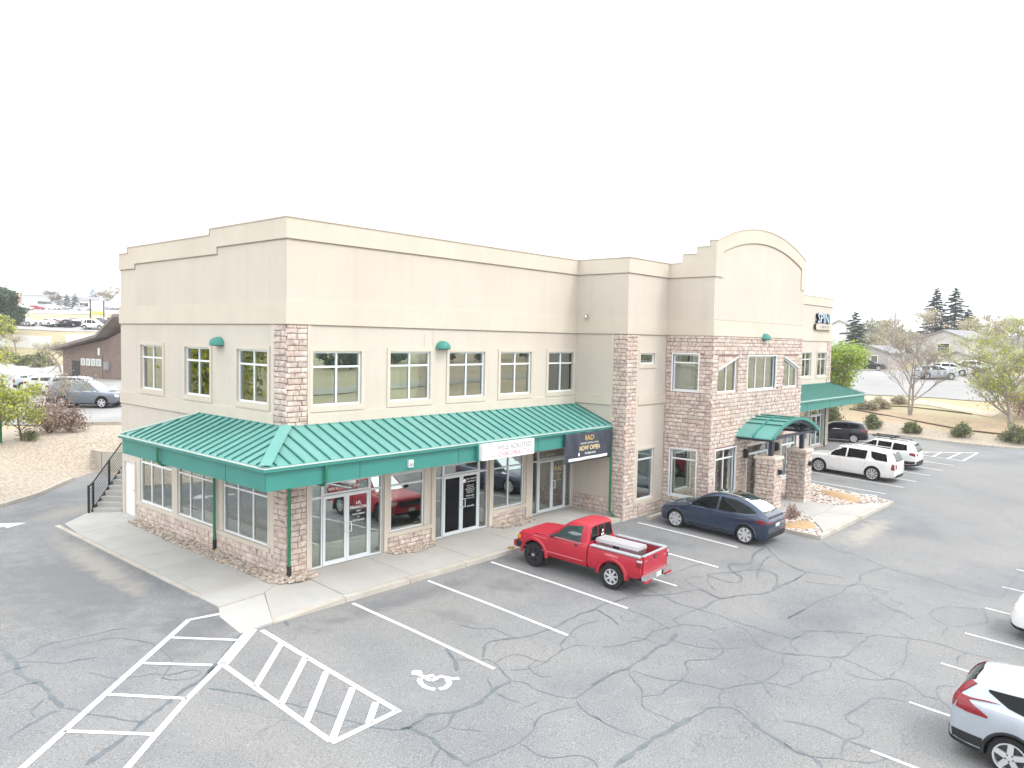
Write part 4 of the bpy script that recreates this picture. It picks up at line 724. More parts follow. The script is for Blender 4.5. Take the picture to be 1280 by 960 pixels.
# ---------------------------------------------------------------- stone veneer
def unit_stone(rg):
    ring = [(-.5, -.5), (0, -.5), (.5, -.5), (.5, 0), (.5, .5), (0, .5), (-.5, .5), (-.5, 0)]
    vs = [(x, 0, z) for x, z in ring]; k = []
    for x, z in ring: vs.append((x*rg.uniform(.90, .97), -rg.uniform(.55, 1.0), z*rg.uniform(.80, .93)))
    vs.append((rg.uniform(-.15, .15), -rg.uniform(.8, 1.15), rg.uniform(-.12, .12)))
    return vs, [(i, (i+1) % 8, 8+(i+1) % 8, 8+i) for i in range(8)]+[(8+i, 8+(i+1) % 8, 16) for i in range(8)]
US_ = [unit_stone(rnd) for _ in range(10)]; USM = []
for v, f in US_:
    b_ = MB(); b_.add(v, f); USM.append(b_.mesh('stone', [MT['stone_piece']]))
def lay(fr, u0, u1, z0, z1, holes=(), g0=0, g1=0, lmin=.22, lmax=.52, off=0):
    """courses of stones; g0,g1: how far alternate courses turn the corner; returns stone rectangles"""
    out = []; z = z0; j = off
    while z < z1-.05:
        hgt = rnd.uniform(.145, .185)
        if z1-(z+hgt) < .08: hgt = z1-z
        a = u0-(g0 if j % 2 else 0); e = u1+(g1 if j % 2 else 0); u = a
        while u < e-.04:
            l = rnd.uniform(lmin, lmax)
            if e-(u+l) < .14: l = e-u
            r_ = [u, u+l, z, z+hgt]; ok = True
            for q in holes:
                ou = min(r_[1], q[1])-max(r_[0], q[0]); oz = min(r_[3], q[3])-max(r_[2], q[2])
                if ou > .001 and oz > .001:
                    if q[0] <= r_[0]+.02 and q[1] >= r_[1]-.02 and oz > .6*(r_[3]-r_[2]): ok = False; break
                    if oz >= ou or oz > .6*(r_[3]-r_[2]):
                        if (r_[0]+r_[1])/2 < (q[0]+q[1])/2: r_[1] = q[0]
                        else: r_[0] = q[1]
                    else:
                        if (r_[2]+r_[3])/2 < (q[2]+q[3])/2: r_[3] = q[2]
                        else: r_[2] = q[3]
                    if r_[1]-r_[0] < .05 or r_[3]-r_[2] < .04: ok = False; break
            if ok: out.append((fr, *r_))
            u += l
        z += hgt; j += 1
    return out
def place(stones, par, cnt=300, parfn=None):
    def score(s):
        fr, a, b, c_, d_ = s; p = Vector(fr.p((a+b)/2, (c_+d_)/2, 0)); v = CAM-p; nn = Vector((fr.s, 0, 0)) if fr.ax == 'X' else Vector((0, fr.s, 0))
        return (b-a)*(d_-c_)*max(.0, v.normalized().dot(nn))/v.length_squared
    st_ = sorted(stones, key=score, reverse=True); mb = MB()
    for i, (fr, a, b, c_, d_) in enumerate(st_):
        k = rnd.randrange(10); dp = rnd.uniform(.03, .055); g_ = .006
        if i < cnt:
            link('stone', USM[k], par, fr.p((a+b)/2, (c_+d_)/2, .01), (b-a-g_*2, dp, d_-c_-g_*2), (0, 0, {('Y', -1): 0, ('X', -1): -math.pi/2, ('X', 1): math.pi/2, ('Y', 1): math.pi}[(fr.ax, fr.s)]))
        else:
            v, f = US_[k]; mb.add([fr.p((a+b)/2+q[0]*(b-a-g_*2), (c_+d_)/2+q[2]*(d_-c_-g_*2), .01-q[1]*dp) for q in v], f)
    if mb.v: mb.build('stone_veneer', MT['stone'], par, kind='stuff')
sts = []; mo = MB()
def sf(fr, u0, u1, z0, z1, holes=(), g0=0, g1=0, off=0):
    sts.extend(lay(fr, u0, u1, z0, z1, holes, g0, g1, off=off))
    mo = MB(); us = sorted({u0, u1, *[q[0] for q in holes], *[q[1] for q in holes]}); zs = sorted({z0, z1, *[q[2] for q in holes], *[q[3] for q in holes]})
    for a, b in zip(us, us[1:]):
        for c_, d_ in zip(zs, zs[1:]):
            if not any(q[0] < (a+b)/2 < q[1] and q[2] < (c_+d_)/2 < q[3] for q in holes): fr.box(mo, a, b, c_, d_, .001, .013)
    mo.build('mortar', MT['mortar'], BL)
sf(S1, 0, .60, -.06, 7.27, (), .05, 0, 1); sf(F1, 0, .66, -.06, 7.27, (), .05, 0, 0)
sf(S1, .66, 10.1, -.04, .54); sf(F1, 3.72, 5.6, -.02, .465); sf(F1, 8.72, 10.6, -.02, .435)
sf(R1, -2.49, -1.88, -.25, 7.27, (), .05, 0, 1); sf(F2, 13.736, 14.48, -.25, 7.27, (), .05, 0, 0); sf(R1, -1.86, -.02, -.1, .60); sf(F2, 14.5, 16.80, -.28, .335)
h2 = lambda L: [(a-.035, b+.035, c_-.035, d_+.035) for a, b, c_, d_ in L]
sf(R2, -4.62, -2.51, -.36, 7.28, h2([(-4.03, -2.83, 4.98, 6.52), (-4.06, -2.84, .5, 2.49)]), .05, 0, 1)
sf(F3, 16.82, 26.42, -.28, 7.28, h2([(17.31, 19.12, 4.93, 6.415), (24.12, 25.93, 4.93, 6.415), (20.12, 23.18, 4.94, 6.46), (17.31, 19.2, .5, 2.52), (24.2, 26.1, .5, 2.52), (20.45, 22.92, -.35, 2.48)]), .05, .05, 0)
sf(R3, -4.62, -2.5, -.3, 7.28); sf(F5, 43.3, XE, -.1, 7.27); sf(F5, 37.4, 43.3, -.1, .0)
rk_ = MB(); cz_ = F3     # stones cut along the raked window heads
for (xa, za, xb, zb2) in ((17.31, 5.87, 19.12, 6.41), (25.93, 5.87, 24.12, 6.41)):
    x0, x1 = min(xa, xb), max(xa, xb); ln_ = lambda x: za+(zb2-za)*(x-xa)/(xb-xa)+.045
    for s_ in lay(F3, x0, x1, 5.87, 6.45):
        _, a, b, c_, d_ = s_; a += .006; b -= .006; c_ += .006; d_ -= .006; poly = [(a, c_), (b, c_), (b, d_), (a, d_)]; out = []
        for i in range(4):
            p, q = poly[i-1], poly[i]; fp, fq = p[1]-ln_(p[0]), q[1]-ln_(q[0])
            if (fp < 0) != (fq < 0): t = fp/(fp-fq); out.append((p[0]+(q[0]-p[0])*t, p[1]+(q[1]-p[1])*t))
            if fq >= 0: out.append(q)
        if len(out) > 2: rk_.prism(out, .0, rnd.uniform(.035, .055), lambda a_, b_, d__: F3.p(a_, b_, d__))
    mb = MB(); mb.prism([(x0, ln_(x0)), (x1, ln_(x1)), (x1, 6.44), (x0, 6.44)], .001, .013, lambda a_, b_, d__: F3.p(a_, b_, d__)); fixn(mb.build('mortar', MT['mortar'], BL))
    mb = MB(); mb.bar(F3.p(xa, za+.02, .02), F3.p(xb, zb2+.02, .02), .12, .045); mb.build('window_casing', MT['frame'], BL)
fixn(rk_.build('cut_stones', MT['stone'], BL, kind='stuff'))
place(sts, BL)
# white stone-side frames round the centre windows
for fr, a, b, c_, d_ in ((R2, -4.03, -2.83, 4.98, 6.52), (R2, -4.06, -2.84, .5, 2.49), (F3, 20.12, 23.18, 4.94, 6.46), (F3, 17.31, 19.2, .5, 2.52), (F3, 24.2, 26.1, .5, 2.52)):
    mb = MB(); e = .045; fr.box(mb, a-e, a, c_-e, d_+e, -.1, .06); fr.box(mb, b, b+e, c_-e, d_+e, -.1, .06); fr.box(mb, a, b, d_, d_+e, -.1, .06); fr.box(mb, a, b, c_-e, c_, -.1, .06); mb.build('window_casing', MT['frame'], BL)

# ---------------------------------------------------------------- green awnings
def awning(side, x0, x1):
    zE, zR = 3.60, 4.34; EY = -1.9; W_ = 1.8 if side == 'L' else 1.95
    aw = MB(); g_, fa, so = MT['gutter'], MT['fascia'], MT['cream']
    sx = -1 if side == 'L' else 1
    X0 = x0 if side == 'R' else x0-W_; X1 = x1 if side == 'L' else x1+W_
    YB, YH = (7.03, 5.16) if side == 'L' else (6.0, 4.2)
    aw.box(X0+(.07 if side == 'L' else 0), X1-(.07 if side == 'R' else 0), EY+.06, EY+.10, 2.98, 3.52, fa)
    xe = x0-W_ if side == 'L' else x1+W_
    aw.box(xe-sx*.06, xe-sx*.10, EY+.10, YB-.06, 2.98, 3.52, fa); aw.box(xe-sx*.06, (x0 if side == 'L' else x1)+sx*.02, YB-.06, YB-.02, 2.98, 3.58, fa)
    aw.box(X0+(.1 if side == 'L' else 0), X1-(.1 if side == 'R' else 0), EY+.10, -.07, 3.0, 3.02, so); aw.box(xe-sx*.10, (x0 if side == 'L' else x1)+sx*.07, -.07, YB-.06, 3.0, 3.02, so)
    # gutter: green trough with a pale lip
    aw.box(X0-(.05 if side == 'L' else 0), X1+(.05 if side == 'R' else 0), EY-.05, EY+.06, 3.49, 3.575, MT['fascia']); aw.box(X0-(.06 if side == 'L' else 0), X1+(.06 if side == 'R' else 0), EY-.065, EY+.05, 3.575, 3.60, g_)
    aw.box(xe+sx*.05, xe-sx*.06, EY+.06, YB+.03, 3.49, 3.573, MT['fascia']); aw.box(xe+sx*.065, xe-sx*.05, EY+.05, YB+.04, 3.573, 3.60, g_)
    for q in (1.2, 5.1, 9.1) if side == 'L' else (35, 39, 43): aw.box(q, q+.012, EY+.052, EY+.06, 2.985, 3.49, MT['rib'])
    for q in (.2,) if side == 'L' else (): aw.box(xe-sx*.06, xe-sx*.052, q, q+.012, 2.985, 3.49, MT['rib'])
    # flashings
    aw.box(x0+(.0 if side == 'L' else .0), x1, -.06, -.002, 4.30, 4.38, MT['roof'])
    if side == 'L': aw.box(x0-.06, x0-.002, -.06, YH, 4.302, 4.382, MT['roof'])
    A = fixn(aw.build('awning', None, BL))
    def plane_f(x, y): return zE+(y-EY)/(-EY)*(zR-zE)
    def plane_s(x, y): return zE+(W_-sx*(x-(x0 if side == 'L' else x1)))/W_*(zR-zE) if True else 0
    def panel(poly, fn, seam):
        mb = MB(); n_ = len(poly); mb.add([(x, y, fn(x, y)+.02) for x, y in poly]+[(x, y, fn(x, y)+.004) for x, y in poly], [tuple(range(n_)), tuple(range(2*n_-1, n_-1, -1))]+[(i, n_+i, n_+(i+1) % n_, (i+1) % n_) for i in range(n_)], MT['roof'])
        if seam:
            (a, b) = seam; L_ = math.hypot(b[0]-a[0], b[1]-a[1]); k_ = max(0, 1-(.2 if not (abs(b[1]) < 1e-6 and x0 < b[0] < x1) and not (side == 'L' and abs(b[0]-x0) < 1e-6) else .0)/max(L_, .21)); b = (a[0]+(b[0]-a[0])*k_, a[1]+(b[1]-a[1])*k_)
            if L_ > .25: mb.bar((a[0], a[1], fn(*a)+.042), (b[0], b[1], fn(*b)+.042), .034, .046, MT['rib'])
        fixn(mb.build('roof_panel', None, A))
    xs = []; q = .17-.41*40
    while q < X1: 
        if q > X0: xs.append(q)
        q += .41
    xs = [X0]+xs+[X1]; cr = x0 if side == 'L' else x1
    top = lambda x: (min(0, (x-cr)*1.9/W_) if side == 'L' else min(0, (cr-x)*1.9/W_))
    for a, b in zip(xs, xs[1:]):
        poly = [(a, EY), (b, EY), (b, top(b)), (a, top(a))]
        if a < cr < b: poly = [(a, EY), (b, EY), (b, top(b)), (cr, 0), (a, top(a))]
        if abs(top(a)-EY) < 1e-6: poly = poly[:-1] if a == X0 else poly
        if abs(top(b)-EY) < 1e-6: poly = [p for i, p in enumerate(poly) if i != 2]
        panel(poly, plane_f, ((a, EY), (a, top(a))) if a > X0+.01 and a > X0 else None)
    ys_ = [EY]; q = .17-.41*5
    while q < YB:
        if q > EY+.05: ys_.append(q)
        q += .41
    ys_.append(YB)
    def topx(y):
        if y < 0: d_ = -y/1.9*W_
        elif y <= YH: d_ = 0
        else: d_ = (y-YH)/(YB-YH)*W_
        return cr+sx*d_
    for a, b in zip(ys_, ys_[1:]):
        poly = [(xe, a), (xe, b), (topx(b), b)]
        for k_ in (YH, 0):
            if a < k_ < b: poly.append((cr, k_))
        poly.append((topx(a), a))
        poly = [p for i, p in enumerate(poly) if i == 0 or (abs(p[0]-poly[i-1][0])+abs(p[1]-poly[i-1][1])) > 1e-6]
        if abs(poly[0][0]-poly[-1][0])+abs(poly[0][1]-poly[-1][1]) < 1e-6: poly.pop()
        if len(poly) > 2: panel(poly, plane_s, ((xe, a), (topx(a), a)) if a > EY+.01 else None)
    mb = MB(); mb.add([(cr, YH, zR+.02), (xe, YB, zE+.02), (cr, YB, zE+.02)], [(0, 1, 2)], MT['roof']); mb.build('roof_panel', None, A)
    mb = MB(); hp = Vector((cr, 0, zR+.085)); he = Vector((xe, EY, zE+.085)); sd_ = Vector((he.y-hp.y, -(he.x-hp.x), 0)).normalized()*.17
    mb.add([hp-sd_-Vector((0, 0, .012)), hp, hp+sd_-Vector((0, 0, .012)), he+sd_*.9-Vector((0, 0, .012)), he, he-sd_*.9-Vector((0, 0, .012))], [(0, 1, 4, 5), (1, 2, 3, 4)], MT['roof']); mb.build('hip_flashing', None, A)
    mb = MB(); mb.bar((cr, YH, zR+.05), (xe, YB, zE+.05), .1, .05, MT['gutter']); mb.build('hip_cap', None, A)
    return A
A1 = awning('L', 0, 13.736); A2 = awning('R', XR, XE)
def pipe(pts, foot=True, r=.045):
    mb = MB(); mb.tube(pts, r, 8, MT['pipe'])
    if foot: p = Vector(pts[-1]); mb.tube([p+Vector((0, 0, .02)), p+Vector((0, 0, -.25))], r*1.35, 8, MT['boot']); mb.tube([p+Vector((0, 0, -.22)), p+Vector((-.06, -.06, -.3))], r*1.1, 8, MT['boot'])
    return mb.build('downspout', None, BL, smooth=True, ang=40)
pipe([(-1.83, 4.2, 3.5), (-1.83, 4.2, 3.05), (-1.7, 4.18, 2.93), (-.25, 4.04, 2.93), (-.1, 4.02, 2.8), (-.1, 4.02, .32)])
pipe([(.02, -1.93, 3.5), (.02, -1.93, 3.05), (.02, -1.8, 2.93), (.03, -.22, 2.93), (.04, -.11, 2.8), (.04, -.11, .3)])
pipe([(13.62, -1.95, 3.5), (13.62, -1.95, .12), (13.62, -2.05, .02), (13.60, -2.15, -.02)], False)
pipe([(43.15, -.12, 2.95), (43.15, -.12, .2)])
def walllamp(fr, u, z):
    o = empty('wall_lamp', (0, 0, 0)); mb = MB(); vs = []; N_ = 12; M_ = 6
    for i in range(M_+1):
        e = i/M_*math.pi/2
        for k in range(N_+1):
            t = math.pi*k/N_; vs.append(fr.p(u+.29*math.cos(t)*math.cos(e), z+.27*math.sin(t)*math.cos(e)**.6 if e < 1.5 else z, .02+.32*math.sin(e)))
    mb.add(vs, [(i*(N_+1)+k, i*(N_+1)+k+1, (i+1)*(N_+1)+k+1, (i+1)*(N_+1)+k) for i in range(M_) for k in range(N_)])
    p = Vector(fr.p(u, z, 0)); o.location = p; s_ = mb.build('lamp_shade', MT['fascia'], o, smooth=True)
    b_ = MB(); fr.box(b_, u-.2, u+.2, z-.02, z+.01, .02, .22); l_ = b_.build('lamp', MT['boot'], o)
    for q in (s_, l_): q.data.transform(Matrix.Translation(-p))
    return o
tag(walllamp(S1, 3.82, 6.62), 'green dome wall lamp on the left side wall between two upper windows', 'wall lamp', 'green dome lamps on the building')
tag(walllamp(F1, 6.02, 6.62), 'green dome wall lamp high on the long front wall above the awning', 'wall lamp', 'green dome lamps on the building')
tag(walllamp(F3, 21.75, 7.22), 'small green dome wall lamp at the top of the stone entrance block', 'wall lamp', 'green dome lamps on the building')
mb = MB(); mb.lathe([(.0, -.12), (.05, -.11), (.075, -.06), (.08, 0), (.05, .05), (0, .05)], 12, lambda a, b, d_: (a, b, d_)); mb.bar((0, 0, .03), (.14, 0, .05), .05, .05)
cmr = mb.build('security_camera', MT['silver'], smooth=True, loc=(13.58, -.55, 8.0)); tag(cmr, 'small round security camera on the wall return near the inner corner', 'camera')
mb = MB(); mb.box(-.09, .09, -.08, 0, -.11, .11, MT['white']); mb.box(-.06, .06, -.11, -.08, -.06, .02, MT['silver']); o = mb.build('fascia_lamp', None, loc=(3.05, -1.84, 3.2)); tag(o, 'small white lamp box fixed to the green fascia above the first door', 'lamp')

# ---------------------------------------------------------------- lettering
def text(s, size, fr, u, z, d_, mat_, par, xs=1.0, off=0.0, wob=None, o_=None, ext=.003):
    cu = bpy.data.curves.new('lettering', 'FONT'); cu.body = s; cu.size = size; cu.align_x = 'CENTER'; cu.offset = off*size; cu.resolution_u = 2
    ob = bpy.data.objects.new('lettering', cu); COL.objects.link(ob); dg = bpy.context.evaluated_depsgraph_get()
    me = bpy.data.meshes.new_from_object(ob.evaluated_get(dg)); bpy.data.objects.remove(ob); bpy.data.curves.remove(cu)
    loc = Vector(par.location) if par and par.parent is None else Vector((0, 0, 0))
    for v in me.vertices:
        uu, zz = u+v.co.x*xs, z+v.co.y; q = Vector(fr.p(uu, zz, d_+ext+(wob(uu, zz) if wob else 0))); v.co = q-loc
    me.materials.clear(); me.materials.append(mat_); me.name = 'lettering'
    o = bpy.data.objects.new('lettering', me); COL.objects.link(o); o.parent = par; return o
PF = Fr('Y', -1.84, -1)
grey = pm('grey_lettering', (.22, .22, .25)); pinkl = pm('pink_lettering', (.45, .17, .20)); gold = pm('gold_lettering', (.72, .50, .16)); wlet = pm('white_lettering', (.85, .85, .85)); goldl = pm('pale_gold_lettering', (.85, .70, .38))
sg = empty('shop_sign', (7.22, -1.84, 3.27), label='long white sign reading WELL ADJUSTED CHIROPRACTIC on the green fascia', category='sign')
def loc_to(o, par): o.data.transform(Matrix.Translation(-Vector(par.location))); return o
mb = MB(); mb.box(5.92, 8.54, -2.13, -1.97, 3.0, 3.53); loc_to(mb.build('sign_panel', pm('sign_white', (.86, .84, .85), rough=.4), sg), sg)
mb = MB(); mb.box(5.86, 8.58, -1.97, -1.84, 2.97, 3.56); loc_to(mb.build('sign_box', MT['fascia'], sg), sg)
text('WELL ADJUSTED', .235, PF, 7.5, 3.29, .29, grey, sg, 1.0, .012); text('CHIROPRACTIC', .235, PF, 7.5, 3.06, .29, pinkl, sg, 1.0, .006)
mb = MB()
for k in range(16):
    t0, t1 = k*math.pi/8, (k+1)*math.pi/8; r_ = lambda t, s_: (6.42+.11*s_*math.cos(t), 3.265+.19*s_*math.sin(t))
    mb.add([PF.p(*r_(t0, 1), .293), PF.p(*r_(t1, 1), .293), PF.p(*r_(t1, .86), .293), PF.p(*r_(t0, .86), .293)], [(0, 1, 2, 3)])
loc_to(mb.build('logo', grey, sg), sg)
# banner
bn = empty('banner', (12.05, -1.95, 2.95), label='dark vinyl NOW OPEN banner with gold lettering hanging from the awning end', category='banner')
def bw(u, z): 
    k = (z-2.35)/1.15; return .03*math.sin((u-10.5)*5.1+z*1.3)*(.4+.6*k)+.022*math.sin((u-10.5)*11+z*4)*k+.03*math.sin(z*2.4)
vs = []; NU, NZ = 46, 16
for j in range(NZ+1):
    for i in range(NU+1):
        u = 10.53+3.03*i/NU; zz = 2.35+1.16*j/NZ; top = -.045*abs(math.sin(i/NU*math.pi*4)) if j == NZ else 0
        vs.append((u, -1.97-bw(u, zz), zz+top))
mb = MB(); mb.add(vs, [(j*(NU+1)+i, j*(NU+1)+i+1, (j+1)*(NU+1)+i+1, (j+1)*(NU+1)+i) for j in range(NZ) for i in range(NU)])
o = mb.build('cloth', pm('banner_vinyl', (.035, .045, .065), (.05, .06, .085), 2, .38), bn, smooth=True); loc_to(o, bn)
so_ = o.modifiers.new('thickness', 'SOLIDIFY'); so_.thickness = .006
BF = Fr('Y', -1.97, -1)
text('RAD', .27, BF, 12.02, 3.17, .012, gold, bn, 1.0, .01, bw); text('AESTHETIC DENTAL STUDIO', .088, BF, 12.05, 3.03, .012, wlet, bn, 1.05, .012, bw)
text('NOW OPEN', .25, BF, 12.05, 2.79, .012, goldl, bn, 1.0, .022, bw); text('970-888-2040', .115, BF, 12.12, 2.62, .012, wlet, bn, 1.05, .014, bw)
mb = MB(); N_ = 40
for i in range(N_):
    a, b = 10.78+2.55*i/N_, 10.78+2.55*(i+1)/N_; mb.add([(a, -1.985-bw(a, 2.44), 2.42), (b, -1.985-bw(b, 2.44), 2.42), (b, -1.985-bw(b, 2.5), 2.53), (a, -1.985-bw(a, 2.5), 2.53)], [(0, 1, 2, 3)])
loc_to(mb.build('white_strip', wlet, bn), bn); text('www.raddentalstudio.com', .07, BF, 12.05, 2.45, .022, grey, bn, 1.2, .004, bw)
mb = MB(); mb.box(11.32, 11.40, -1.99-bw(11.36, 2.66)-.002, -1.985-bw(11.36, 2.66), 2.60, 2.72); loc_to(mb.build('phone_mark', wlet, bn), bn)
# door and transom lettering
GF = Fr('Y', .067, -1)
def bt(s, size, u, z, xs=1, m=wlet, off=.012, d_=.002): return text(s, size, GF, u, z, d_, m, BL, xs, off)
bt('4200 W. 17TH ST. UNIT 1', .115, 2.12, 2.30); bt('LPL', .13, 2.62, 1.74); bt('FINANCIAL', .13, 2.62, 1.60); bt('WEST', .07, 2.62, 1.50); bt('INVESTMENTS', .075, 2.62, 1.40); bt('BY', .06, 2.62, 1.31); bt('970.356.4600', .085, 2.62, 1.20)
bt('WELL ADJUSTED', .07, 7.66, 1.90); bt('CHIROPRACTIC', .07, 7.66, 1.80)
mb = MB(); mb.lathe([(.0, 0), (.075, 0)], 14, lambda a, b, d_: (7.30+a, .063, 1.87+b)); mb.build('logo', wlet, BL)
for i, s_ in enumerate(['MONDAY 8-6', 'TUESDAY 8-6', 'WEDNESDAY 8-12', 'THURSDAY 8-6', 'FRIDAY 8-12']): bt(s_, .055, 7.6, 1.66-.065*i, 1.1, wlet, .004)
bt('970-301-4200', .075, 7.6, 1.28); bt('WALK INS WELCOME', .045, 7.6, 1.2); bt('SCAN HERE', .075, 7.62, .90)
bt('4200 W. UNIT 3', .075, 12.25, 2.30, 1, goldl); bt('RAD', .30, 12.82, 1.62, 1, goldl, -.004); 
for i, s_ in enumerate(['DENTAL STUDIO', 'DDS', '970', 'NOW OPEN']): bt(s_, .06, 12.80, 1.48-.09*i, 1.1, goldl, 0)
# right hand sign: channel letters over a rounded panel
SF = Fr('Y', 0, -1)
s3 = empty('spine_sign', (42.1, -.1, 8.7), label='blue channel-letter SPINE sign high at the far end of the front wall', category='sign')
blue = pm('sign_blue', (.50, .72, .86), rough=.4); dk = pm('letter_side', (.01, .02, .05), rough=.5)
for k in range(7): text('SPINE', .92, SF, 42.1, 8.56, .02+k*.025, dk, s3, 1.2, .004)
text('SPINE', .92, SF, 42.1, 8.56, .20, blue, s3, 1.2, .004)
mb = MB(); pc = []
for k in range(24):
    t = 2*math.pi*k/24; pc.append((42.05+(1.42 if math.cos(t) > 0 else -1.42)+.17*math.cos(t), 8.28+.19*math.sin(t)))
mb.prism(pc, .02, .18, lambda a, b, d_: SF.p(a, b, d_), MT['black']); mb.prism(pc, .181, .20, lambda a, b, d_: SF.p(a, b, d_), MT['cream']); loc_to(fixn(mb.build('sign_panel', None, s3)), s3)
text('CENTER', .26, SF, 42.05, 8.19, .205, grey, s3, 1.8, .004)

# ---------------------------------------------------------------- entrance canopy on stone pillars
CN = empty('entrance_canopy', (21.75, -6.2, -.25), label='arched green metal canopy on two stone pillars over the main entrance', category='canopy')
def cb(mb, name, m=None, par=CN, **k): o = mb.build(name, m, par, **k); o.data.transform(Matrix.Translation(-Vector(CN.location))); return o
CX0, CX1, CY0, CY1 = 19.15, 24.35, -6.35, -4.60; RC = 5.3
cz = lambda x, o_=0: 3.70+o_-(RC-math.sqrt(RC*RC-(x-21.75)**2))
N_ = 5; mbp = []
for s_ in range(2):                               # two bays of lapped panels either side of the middle seam
    ya = CY0+(CY1-CY0)*s_/2; yb = CY0+(CY1-CY0)*(s_+1)/2
    for i in range(10):
        a, b = CX0+(CX1-CX0)*i/10, CX0+(CX1-CX0)*(i+1)/10; e = .05 if i < 5 else 0; e2 = 0 if i < 5 else .05
        mb = MB(); za, zb = cz(a)+(.0 if i < 5 else .05), cz(b)+(.05 if i < 5 else 0.)
        vs = [(a, ya+.02, za), (b, ya+.02, zb), (b, yb-.02, zb), (a, yb-.02, za)]; mb.add(vs+[(p[0], p[1], p[2]-.045) for p in vs], [(0, 1, 2, 3), (7, 6, 5, 4), (0, 4, 5, 1), (1, 5, 6, 2), (2, 6, 7, 3), (3, 7, 4, 0)])
        cb(mb, 'roof_panel', MT['roof'])
        xl = a if i >= 5 else b; zl_ = za if i >= 5 else zb; q_ = MB(); q_.box(xl-.05, xl+.05, ya+.05, yb-.05, zl_-.02, zl_+.035) if 0 < i < 9 and i not in (4,) or i == 5 else None
        if q_.v: cb(q_, 'panel_lap', MT['rib'])
for y_ in (CY0, (CY0+CY1)/2, CY1-.03):
    mb = MB()
    for i in range(20):
        a, b = CX0-.03+(CX1-CX0+.06)*i/20, CX0-.03+(CX1-CX0+.06)*(i+1)/20; mb.bar((a, y_, cz(a)+.03), (b, y_, cz(b)+.03), .06, .13)
    cb(mb, 'roof_rib', MT['fascia'])
mb = MB()
for y_ in (-6.2, -5.4, -4.7):
    for i in range(20):
        a, b = CX0+.1+(CX1-CX0-.2)*i/20, CX0+.1+(CX1-CX0-.2)*(i+1)/20; mb.bar((a, y_, cz(a)-.12), (b, y_, cz(b)-.12), .08, .12)
for x_ in (19.35, 20.15, 23.4, 24.15): mb.bar((x_, -6.2, cz(x_)-.2), (x_, -4.62, cz(x_)-.2), .09, .12)
mb.bar((19.35, -6.2, 3.0), (24.15, -6.2, 3.0), .1, .1); cb(mb, 'frame', MT['navy'])
for px in (19.68, 23.17):
    base_z = -.27; mb = MB(); mb.box(px+.015, px+.755, -6.185, -5.42, base_z, 2.06); pl = cb(mb, 'stone_pillar', MT['mortar'])
    fr4 = [Fr('X', px, -1), Fr('Y', -6.2, -1), Fr('X', px+.77, 1), Fr('Y', -5.4, 1)]
    sp = lay(fr4[0], -6.2, -5.4, base_z, 2.06, (), .05, .0, .2, .42, 1)+lay(fr4[1], px, px+.77, base_z, 2.06, (), .05, .05, .2, .42, 0)+lay(fr4[2], -6.2, -5.4, base_z, 2.06, (), 0, 0, .2, .42, 1)+lay(fr4[3], px, px+.77, base_z, 2.06, (), .05, .05, .2, .42, 0)
    bs = len(bpy.data.objects); before = set(bpy.data.objects); place(sp, pl)
    for o in set(bpy.data.objects)-before:
        if o.get('kind') == 'stuff': o.data.transform(Matrix.Translation(-Vector(CN.location)))
        else: o.location = o.location-CN.location
    mb = MB(); mb.box(px-.09, px+.86, -6.29, -5.31, 2.06, 2.15); mb.box(px-.06, px+.83, -6.26, -5.34, 2.15, 2.18); cb(mb, 'pillar_cap', MT['cap'])
    mb = MB(); mb.box(px+.28, px+.46, -5.98, -5.80, 2.18, 3.35); cb(mb, 'post', MT['navy'])
    mb = MB(); mb.box(px+.30, px+.50, -6.36, -6.25, 1.42, 1.62); mb.box(px+.34, px+.46, -6.40, -6.36, 1.46, 1.58); cb(mb, 'pillar_lamp', MT['boot'])
for x_ in (20.05, 23.45):
    mb = MB(); mb.box(x_-.09, x_+.09, -4.80, -4.68, 1.95, 2.35); mb.box(x_-.06, x_+.06, -4.86, -4.8, 2.0, 2.3); o = mb.build('wall_sconce', MT['boot'], BL)

# ---------------------------------------------------------------- stair and railing at the back corner
sa, se = Vector((.77, .64, 0)).normalized(), Vector((.64, -.77, 0)).normalized(); B_ = Vector((-.74, 12.40, -.06))
stt = empty('outdoor_stairs', tuple(B_), label='grey concrete outdoor steps climbing behind the left end of the building', category='stairs')
for i in range(12):
    mb = MB(); p = sa*(.28*i); z = .17*(i+1); c_ = [p, p+se*1.12, p+se*1.12+sa*.31, p+sa*.31]
    mb.add([(q.x, q.y, z-.17-(0 if i == 0 else .1)) for q in c_]+[(q.x, q.y, z) for q in c_], [(0, 3, 2, 1), (4, 5, 6, 7), (0, 1, 5, 4), (1, 2, 6, 5), (2, 3, 7, 6), (3, 0, 4, 7)]); mb.build('step', MT['concrete'], stt)
mb = MB(); mb.bar(-se*.02+Vector((0, 0, -.02)), sa*3.3-se*.02+Vector((0, 0, 1.95)), .05, .26); mb.build('stringer', MT['black'], stt)
rl = empty('stair_railing', tuple(B_), label='black metal railing with thin parallel bars beside the back stairs', category='railing')
for q in (-.18, .12, 1.25, 2.35, 3.35):
    mb = MB(); z = max(0, q)*.607; p = sa*q-se*.06; mb.bar(p+Vector((0, 0, z-.05)), p+Vector((0, 0, z+1.1)), .07, .07); mb.build('post', MT['black'], rl)
mb = MB()
for j in range(9):
    zz = .14+.115*j; a = sa*-.18-se*.06; b = sa*.12-se*.06; c_ = sa*3.35-se*.06; mb.bar(a+Vector((0, 0, zz-.05)), b+Vector((0, 0, zz+.05)), .014, .014); mb.bar(b+Vector((0, 0, zz+.05)), c_+Vector((0, 0, zz+2.03)), .014, .014)
mb.build('bars', MT['black'], rl)
